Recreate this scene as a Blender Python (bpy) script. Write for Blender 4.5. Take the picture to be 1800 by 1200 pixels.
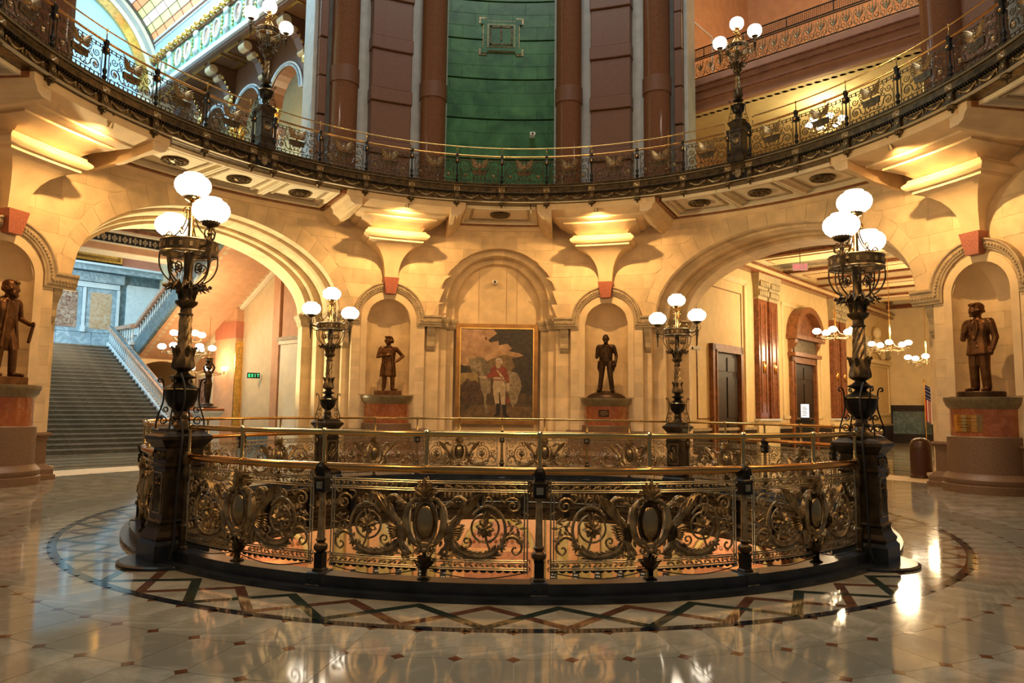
import bpy, math, random
from mathutils import Matrix, Vector
random.seed(7)
D2R = math.pi/180
sin, cos, pi, sqrt = math.sin, math.cos, math.pi, math.sqrt
for o in list(bpy.data.objects): bpy.data.objects.remove(o, do_unlink=True)
scene = bpy.context.scene
COL = scene.collection

# ------------------------------------------------------------------ camera
FPX, PITCH, YAW, ROLL = 1258.3, 0.0947, 0.0437, 0.0118
CAM = Vector((-0.5244, -11.463, 1.6))
fw = Vector((sin(YAW)*cos(PITCH), cos(YAW)*cos(PITCH), sin(PITCH)))
rt = Vector((cos(YAW), -sin(YAW), 0)); up = rt.cross(fw)
r2 = rt*cos(ROLL)+up*sin(ROLL); u2 = -rt*sin(ROLL)+up*cos(ROLL)
cd = bpy.data.cameras.new('camera'); cam = bpy.data.objects.new('camera', cd); COL.objects.link(cam)
cd.sensor_width = 36; cd.lens = FPX/1800*36; cd.clip_end = 200; cd.clip_start = 0.05
m = Matrix.Identity(4)
for i in range(3):
    m[i][0] = r2[i]; m[i][1] = u2[i]; m[i][2] = -fw[i]; m[i][3] = CAM[i]
cam.matrix_world = m
scene.camera = cam

# ------------------------------------------------------------------ world, lights, exposure
scene.view_settings.view_transform = 'Standard'; scene.view_settings.look = 'None'
scene.view_settings.gamma = 1; scene.view_settings.use_curve_mapping = False
scene.view_settings.exposure = 0.12
w = bpy.data.worlds.new('world'); scene.world = w; w.use_nodes = True
w.node_tree.nodes['Background'].inputs[0].default_value = (0.62, 0.72, 0.85, 1)
w.node_tree.nodes['Background'].inputs[1].default_value = 0.10

def light(name, kind, loc, energy, color, target=None, size=0.3, sizey=None, spot=60, blend=0.6):
    l = bpy.data.lights.new(name, kind); o = bpy.data.objects.new(name, l); COL.objects.link(o)
    o.location = loc; l.energy = energy; l.color = color
    if kind == 'AREA':
        l.shape = 'RECTANGLE' if sizey else 'DISK'; l.size = size
        if sizey: l.size_y = sizey
    else: l.shadow_soft_size = size
    if kind == 'SPOT': l.spot_size = spot*D2R; l.spot_blend = blend
    if target is not None:
        d = Vector(target)-Vector(loc); o.rotation_euler = d.to_track_quat('-Z', 'Y').to_euler()
    return o
WARM = (1.0, 0.58, 0.22); WARM2 = (1.0, 0.74, 0.42); COOL = (0.55, 0.80, 1.0)
# daylight falling from the windows of the dome far above the rotunda
light('dome_daylight', 'AREA', (0, 0, 27), 1900, (0.92, 0.96, 0.96), (0, 0, 0), 12)
def HW(phi, v, u, z): return (v*cos(phi*D2R)+u*sin(phi*D2R), -v*sin(phi*D2R)+u*cos(phi*D2R), z)
# skylight of the stair hall, and the bulbs of the hall chandeliers; the deepest corridor point has none
light('stair_skylight', 'AREA', HW(-45, 0, 23, 22.3), 2900, (0.42, 0.76, 1.0), HW(-45, 0.3, 24, 4), 8)
light('landing_cool_fill', 'AREA', HW(-45, -5.2, 25.5, 8.5), 900, (0.42, 0.76, 1.0), HW(-45, 2.5, 30, 6.2), 3)  # added cool fill for the landing wall; no window stands there
for phi, v, u, z, e in ((-45, 2.9, 19.0, 4.6, 420), (-45, 5.0, 21.8, 3.5, 120), (45, -1.0, 18.3, 5.1, 420), (45, .6, 20.0, 4.7, 340), (45, 2.2, 22.0, 4.3, 300), (45, 0, 27.5, 4.6, 420)):
    light('hall_bulbs', 'POINT', HW(phi, v, u, z), e, WARM2, None, .35)
light('arch_fill_spot', 'SPOT', HW(-45, -1.2, 16.2, 0.5), 4200, (1.0, 0.80, 0.44), HW(-45, 0.6, 12.6, 5.6), .15, spot=96, blend=.4)  # added spot without a fixture, brightens the inside of the left arch
light('arcade_bulbs', 'POINT', HW(-45, 7.8, 19, 13.0), 260, WARM2, None, .3)
light('gallery_bulbs', 'POINT', HW(45, 0, 14.9, 11.05), 150, (1.0, 0.84, 0.38), None, .3); light('gallery_upper_bulbs', 'POINT', HW(45, 0, 16.5, 16.5), 500, WARM, None, .4)

# ------------------------------------------------------------------ mesh helper
def P3(a, r, z): return (r*sin(a*D2R), r*cos(a*D2R), z)
class MB:
    def __init__(s): s.v = []; s.f = []
    def add(s, vs, fs):
        n = len(s.v); s.v.extend(vs); s.f.extend([tuple(i+n for i in f) for f in fs]); return s
    def box(s, x0, x1, y0, y1, z0, z1):
        return s.add([(x0,y0,z0),(x1,y0,z0),(x1,y1,z0),(x0,y1,z0),(x0,y0,z1),(x1,y0,z1),(x1,y1,z1),(x0,y1,z1)],
                     [(0,3,2,1),(4,5,6,7),(0,1,5,4),(1,2,6,5),(2,3,7,6),(3,0,4,7)])
    def cbox(s, c, sz): return s.box(c[0]-sz[0]/2,c[0]+sz[0]/2,c[1]-sz[1]/2,c[1]+sz[1]/2,c[2]-sz[2]/2,c[2]+sz[2]/2)
    def frustum(s, zs):   # list of (half_x, half_y, z) stacked boxes lofted
        vs = []; fs = []
        for hx, hy, z in zs: vs += [(-hx,-hy,z),(hx,-hy,z),(hx,hy,z),(-hx,hy,z)]
        n = len(zs)
        for i in range(n-1):
            for k in range(4): fs.append((4*i+k, 4*i+(k+1)%4, 4*i+4+(k+1)%4, 4*i+4+k))
        fs.append((3,2,1,0)); fs.append((4*n-4,4*n-3,4*n-2,4*n-1))
        return s.add(vs, fs)
    def lathe(s, prof, seg=16, c=(0,0,0), twist=None, a0=0, a1=360, caps=True, flute=0, nfl=0):
        full = abs(a1-a0) >= 359.9; m_ = seg if full else seg+1
        vs = []; fs = []
        for j, p in enumerate(prof):
            r, z = p[0], p[1]; tw = twist[j] if twist else 0
            for i in range(m_):
                a = (a0+(a1-a0)*i/seg)*D2R
                rr = r*(1+flute*cos(nfl*(a+tw))) if flute else r
                vs.append((c[0]+rr*sin(a), c[1]+rr*cos(a), c[2]+z))
        n = len(prof)
        for j in range(n-1):
            for i in range(seg):
                i2 = (i+1) % m_
                fs.append((j*m_+i, (j+1)*m_+i, (j+1)*m_+i2, j*m_+i2))
        if caps and full:
            if prof[0][0] > 1e-4: fs.append(tuple(range(m_)))
            if prof[-1][0] > 1e-4: fs.append(tuple(reversed(range((n-1)*m_, n*m_))))
        return s.add(vs, fs)
    def tube(s, pts, r, seg=6, closed=False, flat=1.0, cap=True):
        pts = [Vector(p) for p in pts]; n = len(pts)
        if n < 2: return s
        rs = r if isinstance(r, (list, tuple)) else [r]*n
        vs = []; prevn = None
        for i in range(n):
            a = pts[i-1] if (i > 0 or closed) else pts[i]; b = pts[(i+1) % n] if (i < n-1 or closed) else pts[i]
            t = (b-a)
            if t.length < 1e-9: t = Vector((0,0,1))
            t.normalize()
            if prevn is None:
                ref = Vector((0,1,0)) if abs(t.y) < 0.9 else Vector((1,0,0))
                nn = (ref-t*ref.dot(t)).normalized()
            else:
                nn = prevn-t*prevn.dot(t)
                nn = nn.normalized() if nn.length > 1e-6 else Vector((0,1,0))
            prevn = nn; bb = t.cross(nn)
            for k in range(seg):
                an = 2*pi*k/seg
                vs.append(tuple(pts[i]+nn*(rs[i]*flat*cos(an))+bb*(rs[i]*sin(an))))
        fs = []
        for i in range(n if closed else n-1):
            i2 = (i+1) % n
            for k in range(seg):
                k2 = (k+1) % seg
                fs.append((i*seg+k, i*seg+k2, i2*seg+k2, i2*seg+k))
        if not closed and cap:
            fs.append(tuple(reversed(range(seg)))); fs.append(tuple(range((n-1)*seg, n*seg)))
        return s.add(vs, fs)
    def grid(s, fn, nu, nv, closed=False):
        vs = [fn(i/nu, j/nv) for j in range(nv+1) for i in range(nu if closed else nu+1)]
        w_ = nu if closed else nu+1; fs = []
        for j in range(nv):
            for i in range(nu):
                i2 = (i+1) % w_
                fs.append((j*w_+i, j*w_+i2, (j+1)*w_+i2, (j+1)*w_+i))
        return s.add(vs, fs)
    def ball(s, c, r, seg=10, rings=6):
        rx, ry, rz = r if isinstance(r, (list, tuple)) else (r, r, r)
        vs = [(c[0], c[1], c[2]-rz)]; fs = []
        for j in range(1, rings):
            ph = -pi/2+pi*j/rings
            for i in range(seg):
                a = 2*pi*i/seg; vs.append((c[0]+rx*cos(ph)*cos(a), c[1]+ry*cos(ph)*sin(a), c[2]+rz*sin(ph)))
        vs.append((c[0], c[1], c[2]+rz)); t = len(vs)-1
        for i in range(seg): fs.append((0, 1+(i+1) % seg, 1+i)); fs.append((t, t-seg+i, t-seg+(i+1) % seg))
        for j in range(rings-2):
            for i in range(seg):
                b = 1+j*seg; fs.append((b+i, b+(i+1) % seg, b+seg+(i+1) % seg, b+seg+i))
        return s.add(vs, fs)
    def prism(s, poly, y0, y1):      # poly in (x,z), extruded along y
        n = len(poly)
        vs = [(x, y0, z) for x, z in poly]+[(x, y1, z) for x, z in poly]
        fs = [tuple(range(n)), tuple(reversed(range(n, 2*n)))]
        for i in range(n): j = (i+1) % n; fs.append((i, i+n, j+n, j))
        return s.add(vs, fs)
    def leaf(s, p, ang, L, W, th=0.012, lift=0.0, curl=0.0, n=5):   # pointed ridge leaf in the xz plane, facing -y
        vs = []; fs = []
        for i in range(n+1):
            t = i/n; a = ang+curl*t; 
            if i == 0: q = [p[0], p[1], p[2]]
            else: q = [q[0]+L/n*cos(a), q[1]-lift/n, q[2]+L/n*sin(a)]
            w_ = W*sin(pi*min(1, 0.12+0.88*t))**0.8 if i < n else 0.001
            nx, nz = -sin(a), cos(a)
            vs += [(q[0]+nx*w_/2, q[1], q[2]+nz*w_/2), (q[0], q[1]-th, q[2]), (q[0]-nx*w_/2, q[1], q[2]-nz*w_/2), (q[0], q[1]+th*.6, q[2])]
        for i in range(n):
            for k in range(4): fs.append((4*i+k, 4*i+(k+1) % 4, 4*i+4+(k+1) % 4, 4*i+4+k))
        return s.add(vs, fs)
    def mirror(s):
        n = len(s.v); vs = [(-x, y, z) for x, y, z in s.v]; fs = [tuple(reversed(f)) for f in s.f]
        return s.add(vs, fs)
    def xf(s, fn): s.v = [fn(*p) for p in s.v]; return s
    def mat(s, M): s.v = [tuple(M @ Vector(p)) for p in s.v]; return s
    def mesh(s, name, mat, smooth=False):
        me = bpy.data.meshes.new(name); me.from_pydata([tuple(p) for p in s.v], [], s.f)
        if mat is not None: me.materials.append(mat)
        if smooth:
            me.polygons.foreach_set('use_smooth', [True]*len(me.polygons))
            if smooth != 'all':
                try: me.set_sharp_from_angle(angle=38*D2R)
                except Exception: pass
        me.update(); return me
    def build(s, name, mat, parent=None, smooth=False, loc=None, rz=None):
        return link(name, s.mesh(name, mat, smooth), parent, loc, rz)
def link(name, me, parent=None, loc=None, rz=None):
    o = bpy.data.objects.new(name, me); COL.objects.link(o)
    if parent is not None: o.parent = parent
    if loc is not None: o.location = loc
    if rz is not None: o.rotation_euler = (0, 0, rz)
    return o
def tag(o, label=None, cat=None, group=None, kind=None):
    if label: o['label'] = label
    if cat: o['category'] = cat
    if group: o['group'] = group
    if kind: o['kind'] = kind
    return o
def thing(name, label, cat, loc=(0,0,0), rz=0, group=None, scale=None):
    o = link(name, None, None, loc, rz); o.empty_display_size = 0.1
    if scale: o.scale = (scale,)*3
    return tag(o, label, cat, group)
def struct(o): o['kind'] = 'structure'; return o
def stuff(o): o['kind'] = 'stuff'; return o
def copy_tree(o, parent=None):
    c = o.copy(); COL.objects.link(c); c.parent = parent
    for ch in KIDS.get(o.name, list(o.children)): copy_tree(ch, c)
    return c
KIDS = {}
def curve(pts, n=6, closed=False):   # Catmull-Rom through 3d points
    pts = [Vector(p) if len(p) == 3 else Vector((p[0], 0, p[1])) for p in pts]; out = []
    m_ = len(pts)
    for i in range(m_ if closed else m_-1):
        p0 = pts[(i-1) % m_] if (closed or i > 0) else pts[0]; p1 = pts[i]; p2 = pts[(i+1) % m_]
        p3 = pts[(i+2) % m_] if (closed or i+2 < m_) else pts[-1]
        for k in range(n):
            t = k/n
            out.append(0.5*((2*p1)+(p2-p0)*t+(2*p0-5*p1+4*p2-p3)*t*t+(3*p1-p0-3*p2+p3)*t**3))
    if not closed: out.append(pts[-1])
    return out
def spiral(cx, cz, r0, a0, turns, r1=0.01, n=22, y=0.0):
    out = []
    for i in range(n+1):
        t = i/n; a = a0+turns*2*pi*t; r = r0+(r1-r0)*t**0.9
        out.append(Vector((cx+r*cos(a), y, cz+r*sin(a))))
    return out
def taper(n, a, b): return [a+(b-a)*i/(n-1) for i in range(n)]

# ------------------------------------------------------------------ materials
def newmat(name):
    mt = bpy.data.materials.new(name); mt.use_nodes = True
    nt = mt.node_tree; return mt, nt, nt.nodes['Principled BSDF']
def mat(name, col, rough=0.5, metal=0.0, var=0.0, vscale=3.0, col2=None, bump=0.0, bscale=40, rnd=0.0, spec=0.5, coat=0.0, detail=4, contrast=(0.35, 0.65)):
    mt, nt, b = newmat(name); N = nt.nodes; L = nt.links
    b.inputs['Roughness'].default_value = rough; b.inputs['Metallic'].default_value = metal
    b.inputs['Specular IOR Level'].default_value = spec
    if coat: b.inputs['Coat Weight'].default_value = coat; b.inputs['Coat Roughness'].default_value = 0.06
    c = (*col, 1); out = None
    tc = N.new('ShaderNodeTexCoord')
    if var or col2:
        ns = N.new('ShaderNodeTexNoise'); ns.inputs['Scale'].default_value = vscale; ns.inputs['Detail'].default_value = detail
        L.new(tc.outputs['Object'], ns.inputs['Vector'])
        rp = N.new('ShaderNodeValToRGB'); L.new(ns.outputs['Fac'], rp.inputs['Fac'])
        rp.color_ramp.elements[0].position = contrast[0]; rp.color_ramp.elements[1].position = contrast[1]
        if col2: rp.color_ramp.elements[0].color = c; rp.color_ramp.elements[1].color = (*col2, 1)
        else:
            rp.color_ramp.elements[0].color = tuple(max(0, x*(1-var)) for x in col)+(1,)
            rp.color_ramp.elements[1].color = tuple(min(1, x*(1+var)) for x in col)+(1,)
        out = rp.outputs['Color']
    if rnd:
        oi = N.new('ShaderNodeObjectInfo'); mr = N.new('ShaderNodeMapRange')
        mr.inputs['To Min'].default_value = 1-rnd; mr.inputs['To Max'].default_value = 1+rnd*0.6
        L.new(oi.outputs['Random'], mr.inputs['Value'])
        hs = N.new('ShaderNodeHueSaturation'); L.new(mr.outputs['Result'], hs.inputs['Value'])
        if out: L.new(out, hs.inputs['Color'])
        else: hs.inputs['Color'].default_value = c
        out = hs.outputs['Color']
    if out: L.new(out, b.inputs['Base Color'])
    else: b.inputs['Base Color'].default_value = c
    if bump:
        n2 = N.new('ShaderNodeTexNoise'); n2.inputs['Scale'].default_value = bscale; n2.inputs['Detail'].default_value = 3
        L.new(tc.outputs['Object'], n2.inputs['Vector'])
        bp = N.new('ShaderNodeBump'); bp.inputs['Strength'].default_value = bump; bp.inputs['Distance'].default_value = 0.02
        L.new(n2.outputs['Fac'], bp.inputs['Height']); L.new(bp.outputs['Normal'], b.inputs['Normal'])
    return mt
def emis(name, col, st, base=(0.9, 0.9, 0.88)):
    mt, nt, b = newmat(name)
    b.inputs['Base Color'].default_value = (*base, 1); b.inputs['Emission Color'].default_value = (*col, 1)
    b.inputs['Emission Strength'].default_value = st; b.inputs['Roughness'].default_value = 0.25
    return mt
def marble(name, c1, c2, scale=2.0, rough=0.12, rnd=0.0, dist=6.0, pos=(0.45, 0.62)):
    mt, nt, b = newmat(name); N = nt.nodes; L = nt.links
    tc = N.new('ShaderNodeTexCoord'); ns = N.new('ShaderNodeTexNoise')
    ns.inputs['Scale'].default_value = scale; ns.inputs['Detail'].default_value = 8; ns.inputs['Roughness'].default_value = 0.62
    ns.inputs['Distortion'].default_value = dist*0.25
    L.new(tc.outputs['Object'], ns.inputs['Vector'])
    rp = N.new('ShaderNodeValToRGB'); L.new(ns.outputs['Fac'], rp.inputs['Fac'])
    rp.color_ramp.elements[0].color = (*c1, 1); rp.color_ramp.elements[0].position = pos[0]
    rp.color_ramp.elements[1].color = (*c2, 1); rp.color_ramp.elements[1].position = pos[1]
    out = rp.outputs['Color']
    if rnd:
        oi = N.new('ShaderNodeObjectInfo'); mr = N.new('ShaderNodeMapRange')
        mr.inputs['To Min'].default_value = 1-rnd; mr.inputs['To Max'].default_value = 1+rnd*0.5
        L.new(oi.outputs['Random'], mr.inputs['Value'])
        hs = N.new('ShaderNodeHueSaturation'); L.new(mr.outputs['Result'], hs.inputs['Value']); L.new(out, hs.inputs['Color']); out = hs.outputs['Color']
    L.new(out, b.inputs['Base Color']); b.inputs['Roughness'].default_value = rough
    return mt
M = {}
M['stone'] = mat('limestone', (0.70, 0.53, 0.31), 0.75, var=0.12, vscale=2.5, rnd=0.13, bump=0.05, bscale=60)
M['stone_plain'] = mat('limestone_plain', (0.70, 0.53, 0.31), 0.75, var=0.10, vscale=2.0, bump=0.04, bscale=60)
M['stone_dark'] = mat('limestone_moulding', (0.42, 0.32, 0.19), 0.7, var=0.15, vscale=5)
M['joint'] = mat('stone_joint', (0.60, 0.46, 0.28), 0.9, var=0.08)
M['keystone'] = mat('red_granite', (0.36, 0.11, 0.06), 0.45, var=0.2, vscale=30)
M['redmarble'] = marble('red_marble', (0.30, 0.09, 0.03), (0.42, 0.15, 0.06), 4, 0.13)
M['pinkgranite'] = mat('brown_granite_base', (0.17, 0.092, 0.045), 0.5, var=0.25, vscale=60, detail=2)
M['pedcap'] = mat('olive_marble_cap', (0.17, 0.12, 0.055), 0.35, var=0.2, vscale=12)
M['bronze'] = mat('dark_bronze', (0.050, 0.034, 0.016), 0.36, 0.7, col2=(0.15, 0.098, 0.042), vscale=9, spec=0.5)
M['bronze_lit'] = mat('bronze_painted_lit', (0.20, 0.135, 0.060), 0.36, 0.72, col2=(0.46, 0.33, 0.17), vscale=14)  # paler copy of the bronze, frontal light painted into its colour
M['bronze_black'] = mat('black_bronze', (0.012, 0.010, 0.008), 0.38, 0.6, col2=(0.03, 0.024, 0.015), vscale=6)
M['boss'] = mat('polished_bronze_boss', (0.24, 0.17, 0.08), 0.24, 0.85, col2=(0.40, 0.29, 0.15), vscale=5)
M['bronze_ped'] = mat('brown_bronze', (0.026, 0.018, 0.010), 0.36, 0.6, col2=(0.075, 0.050, 0.024), vscale=6)
M['bronze_edge'] = mat('rubbed_bronze_bar', (0.42, 0.36, 0.24), 0.3, 0.9, var=0.2, vscale=8)
M['statue'] = mat('statue_bronze', (0.085, 0.035, 0.010), 0.40, 0.75, col2=(0.16, 0.070, 0.022), vscale=6)
M['statue_dk'] = mat('statue_bronze_dark', (0.035, 0.018, 0.007), 0.42, 0.7, col2=(0.07, 0.034, 0.012), vscale=6)
M['brass'] = mat('polished_brass', (0.80, 0.50, 0.17), 0.16, 1.0, var=0.12, vscale=5)
M['copper'] = mat('red_brass_rail', (0.70, 0.36, 0.11), 0.17, 1.0, var=0.15, vscale=4)
M['kerb'] = mat('black_iron_kerb', (0.030, 0.036, 0.042), 0.26, 0.4, var=0.3, vscale=4)
M['gold'] = mat('gilding', (0.75, 0.48, 0.14), 0.3, 1.0, var=0.2, vscale=10)
M['globe'] = emis('frosted_globe', (1.0, 0.86, 0.66), 9.0)
M['globe_s'] = emis('frosted_globe_small', (1.0, 0.86, 0.62), 7.0)
M['floor'] = marble('cream_marble', (0.26, 0.225, 0.15), (0.41, 0.36, 0.25), 1.3, 0.075, rnd=0.10)
M['floor_d'] = mat('brown_marble_inset', (0.13, 0.045, 0.02), 0.10, var=0.25, vscale=12)
M['fl_green'] = mat('dark_green_inlay', (0.022, 0.030, 0.018), 0.09, var=0.3, vscale=8)
M['fl_brown'] = mat('brown_inlay', (0.10, 0.042, 0.020), 0.09, var=0.3, vscale=8)
M['fl_black'] = mat('black_marble_ring', (0.014, 0.016, 0.018), 0.08, var=0.3, vscale=5)
M['granite'] = mat('brown_granite', (0.15, 0.066, 0.030), 0.42, var=0.28, vscale=55, detail=2)
M['granite_pol'] = mat('polished_brown_granite', (0.155, 0.064, 0.026), 0.14, var=0.25, vscale=50, detail=2)
M['grey'] = mat('grey_limestone', (0.40, 0.40, 0.36), 0.6, var=0.1, vscale=3)
M['green'] = marble('marble_painted_green_light', (0.024, 0.095, 0.030), (0.075, 0.21, 0.065), 1.6, 0.35, rnd=0.16, dist=2.5, pos=(0.35, 0.72))  # green glow on the marble is put into the base colour
M['black'] = mat('black_paint', (0.01, 0.01, 0.01), 0.5)
M['plaster'] = mat('cream_plaster', (0.80, 0.70, 0.50), 0.8, var=0.05)
M['white'] = mat('white_paint', (0.80, 0.78, 0.72), 0.6)
M['yellow'] = mat('yellow_plaster', (0.74, 0.55, 0.27), 0.7, var=0.05)
M['yellow2'] = mat('pale_yellow_panel', (0.78, 0.62, 0.35), 0.7, var=0.05)
M['redbrown'] = mat('red_brown_marble', (0.20, 0.065, 0.028), 0.2, var=0.35, vscale=9)
M['orange'] = mat('terracotta_plaster', (0.58, 0.31, 0.16), 0.75, var=0.08)
M['red_wall'] = mat('brick_red_plaster', (0.50, 0.17, 0.09), 0.7, var=0.06)
M['tan'] = mat('tan_plaster', (0.60, 0.45, 0.26), 0.75, var=0.06)
M['olive'] = mat('olive_panel', (0.40, 0.32, 0.18), 0.7, var=0.08)
M['wood'] = mat('dark_wood', (0.020, 0.009, 0.005), 0.4, var=0.4, vscale=6)
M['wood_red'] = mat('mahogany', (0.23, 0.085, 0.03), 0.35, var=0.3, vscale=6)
M['wmarble'] = marble('white_marble', (0.62, 0.68, 0.70), (0.78, 0.80, 0.80), 3, 0.2, pos=(0.35, 0.7))
M['bluemarble'] = marble('blue_grey_marble', (0.28, 0.36, 0.40), (0.46, 0.54, 0.58), 3, 0.2)
M['darkmarble'] = marble('dark_blue_marble', (0.10, 0.15, 0.17), (0.18, 0.25, 0.27), 3, 0.2)
M['tread'] = mat('worn_tread', (0.16, 0.16, 0.14), 0.35, var=0.2, vscale=5)
M['jasper'] = marble('jasper_panel', (0.20, 0.07, 0.045), (0.62, 0.44, 0.30), 5, 0.2, pos=(0.38, 0.7))
M['jasper2'] = marble('amber_panel', (0.52, 0.27, 0.11), (0.66, 0.52, 0.38), 5, 0.2, pos=(0.35, 0.7))
M['step'] = mat('grey_green_step', (0.075, 0.075, 0.06), 0.3, var=0.2, vscale=5)
M['exit_g'] = emis('green_exit', (0.05, 1.0, 0.25), 2.5, (0.02, 0.2, 0.05))
M['exit_r'] = emis('red_exit', (1.0, 0.10, 0.10), 1.6, (0.5, 0.05, 0.05))
M['exit_p'] = emis('pale_exit_face', (1.0, 0.45, 0.40), 0.35, (0.75, 0.6, 0.5))
# ================================================================== ROTUNDA SHELL
RW, RR, RB = 10.75, 5.22, 8.452          # wall, well railing, balcony railing radii
GL, GU = 3.49, 3.155                     # gaps the lamps take in the two railings (degrees)
ZS, ZTOP = 4.45, 7.45                    # impost level, soffit level
VIS = 84                                 # wall angles the photo shows
def fold(a): return abs(((a+45) % 90)-45)
def hopen(a):                            # lower edge of the upper wall face
    f = fold(a)
    if f < 9.86:
        s_ = f*D2R*RW; return 4.8+sqrt(max(0, 1.85**2-s_*s_))
    if f > 26: return ZS+2.35*sqrt(max(0, 1-((45-f)/19)**2))
    if 14.48 < f < 21.52:
        s_ = (f-18)*D2R*RW; return 4.24+sqrt(max(0, 0.66**2-s_*s_))
    return None
BRK = sorted(set([q*90+s*f for q in (-2,-1,0,1,2) for s in (-1,1) for f in (0,9.86,12.1,14.48,21.52,23.9,24.4,26,45)]))
def angs(a0, a1, step=0.6):
    pts = [a0]+[b for b in BRK if a0+1e-6 < b < a1-1e-6]+[a1]; out = []
    for i in range(len(pts)-1):
        n = max(1, int(math.ceil((pts[i+1]-pts[i])/step)))
        out += [pts[i]+(pts[i+1]-pts[i])*k/n for k in range(n)]
    return out+[a1]
def zlow(a, mid):                        # bottom of upper face at angle a within the cell around mid
    f = fold(mid)
    if f < 9.86 or f > 26 or 14.48 < f < 21.52:
        e = 1e-4; return hopen(a+(e if mid > a else -e))
    if 9.86 <= f < 12.1 or 23.9 < f <= 26: return ZS
    return 0.0
# ---- wall body
wb = MB(); AA = angs(-150, 150)
for i in range(len(AA)-1):
    a, b = AA[i], AA[i+1]; mid = (a+b)/2; f = fold(mid); r = RW+0.006
    z0, z1 = zlow(a, mid), zlow(b, mid)
    wb.add([P3(a,r,z0),P3(b,r,z1),P3(b,r,ZTOP+.4),P3(a,r,ZTOP+.4)], [(0,1,2,3)])
    if 14.48 < f < 21.52: wb.add([P3(a,r,0),P3(b,r,0),P3(b,r,2.0),P3(a,r,2.0)], [(0,1,2,3)])
    # top and back, so the shell has thickness
    wb.add([P3(a,r,ZTOP+.4),P3(b,r,ZTOP+.4),P3(b,RW+1.6,ZTOP+.4),P3(a,RW+1.6,ZTOP+.4)], [(0,1,2,3)])
wall = struct(wb.build('wall_rotunda', M['joint']))
tag(wall, 'round cream limestone wall of the rotunda with arches and statue niches')
# ---- ashlar blocks, each proud of the joints
def zlow2(a, mid):       # coursed stones stop at the ring of long voussoirs over the large arches
    f = fold(mid)
    if f > 24.4: return max(zlow(a, mid), ZS+2.95*sqrt(max(0, 1-((45-fold(a))/20.6)**2)))
    return zlow(a, mid)
def block(a0, a1, z0, z1, parent, mt, th=0.012, gap=0.0025):
    if z1-z0 < 0.04: return
    ga = gap/RW/D2R; A = angs(a0+ga, a1-ga, 1.2); mb = MB(); bot = []; top = []
    ok = False
    for i, a in enumerate(A):
        mid = (A[i]+A[min(i+1, len(A)-1)])/2 if i < len(A)-1 else (A[i-1]+A[i])/2
        zl = max(z0, zlow2(a, mid)); zl = min(zl+gap, z1-gap)
        bot.append(zl); 
        if z1-gap-zl > 0.03: ok = True
    if not ok: return
    n = len(A); r = RW+0.006
    vs = [P3(A[i], r-th, bot[i]) for i in range(n)]+[P3(A[i], r-th, z1-gap) for i in range(n)]+[P3(A[i], r, bot[i]) for i in range(n)]+[P3(A[i], r, z1-gap) for i in range(n)]
    fs = []
    for i in range(n-1):
        if max(z1-gap-bot[i], z1-gap-bot[i+1]) < 0.005: continue
        fs += [(i, i+1, n+i+1, n+i), (n+i, n+i+1, 3*n+i+1, 3*n+i), (2*n+i, 2*n+i+1, i+1, i)]
    fs += [(0, n, 3*n, 2*n), (n-1, 3*n-1, 4*n-1, 2*n-1)]
    mb.add(vs, fs); mb.build('stone_block', mt, parent)
NC = 11; CH = ZS/NC
for pc in (-72, -18, 18, 72):
    for (f0, f1) in ((12.1, 14.48), (21.52, 23.9)):
        for k in range(2, NC):
            sg = 1 if pc > 0 else -1; base = 0 if abs(pc) == 18 else 90
            if base == 0: aa, bb = sg*f0, sg*f1
            else: aa, bb = sg*(90-f0), sg*(90-f1)
            block(min(aa, bb), max(aa, bb), k*CH, (k+1)*CH, wall, M['stone'])
UC = 7; UH = (ZTOP-ZS)/UC
for k in range(UC):
    off = (k % 2)*3.0; a = -90+off
    edges = []
    while a < 90: edges.append(a); a += 6.0
    cuts = sorted(set(edges))
    for i in range(len(cuts)-1):
        if cuts[i+1] < -VIS or cuts[i] > VIS: continue
        block(cuts[i], cuts[i+1], ZS+k*UH, ZS+(k+1)*UH, wall, M['stone'])
# ---- archivolt orders as voussoirs
def sweep_piece(path, prof, name, mt, parent):
    """path: list of (centre angle function values) ; prof: list of (o, d). path(o)->list of (a,z)"""
    mb = MB(); np_ = len(prof); cols = [path(o) for o, d in prof]; m_ = len(cols[0])
    for j, (o, d) in enumerate(prof):
        for (a, z) in cols[j]: mb.v.append(P3(a, RW+d, z))
    for j in range(np_-1):
        for i in range(m_-1): mb.f.append((j*m_+i, j*m_+i+1, (j+1)*m_+i+1, (j+1)*m_+i))
    return mb.build(name, mt, parent)
BIGPROF = [(-0.001, -0.006), (0.0, 0.40), (0.16, 0.42), (0.20, 0.50), (0.22, 0.55), (0.22, 1.10), (0.40, 1.10), (0.44, 1.18), (0.44, 1.30), (0.60, 1.34), (0.60, 2.30)]
CENPROF = [(-0.001, -0.006), (0.0, 0.30), (0.26, 0.30), (0.30, 0.37), (0.30, 0.72), (0.53, 0.72), (0.57, 0.78), (0.57, 1.05)]
BIGJAMB = [(23.9, 0.25), (25.0, 0.25), (25.0, 0.60), (26.5, 0.60), (26.5, 1.25), (27.6, 1.25), (27.6, 1.85), (29.0, 1.85), (29.0, 2.30)]
CENJAMB = [(12.1, 0.25), (9.6, 0.25), (9.6, 0.45), (8.3, 0.45), (8.3, 0.80), (6.95, 0.80), (6.95, 1.05)]
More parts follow.
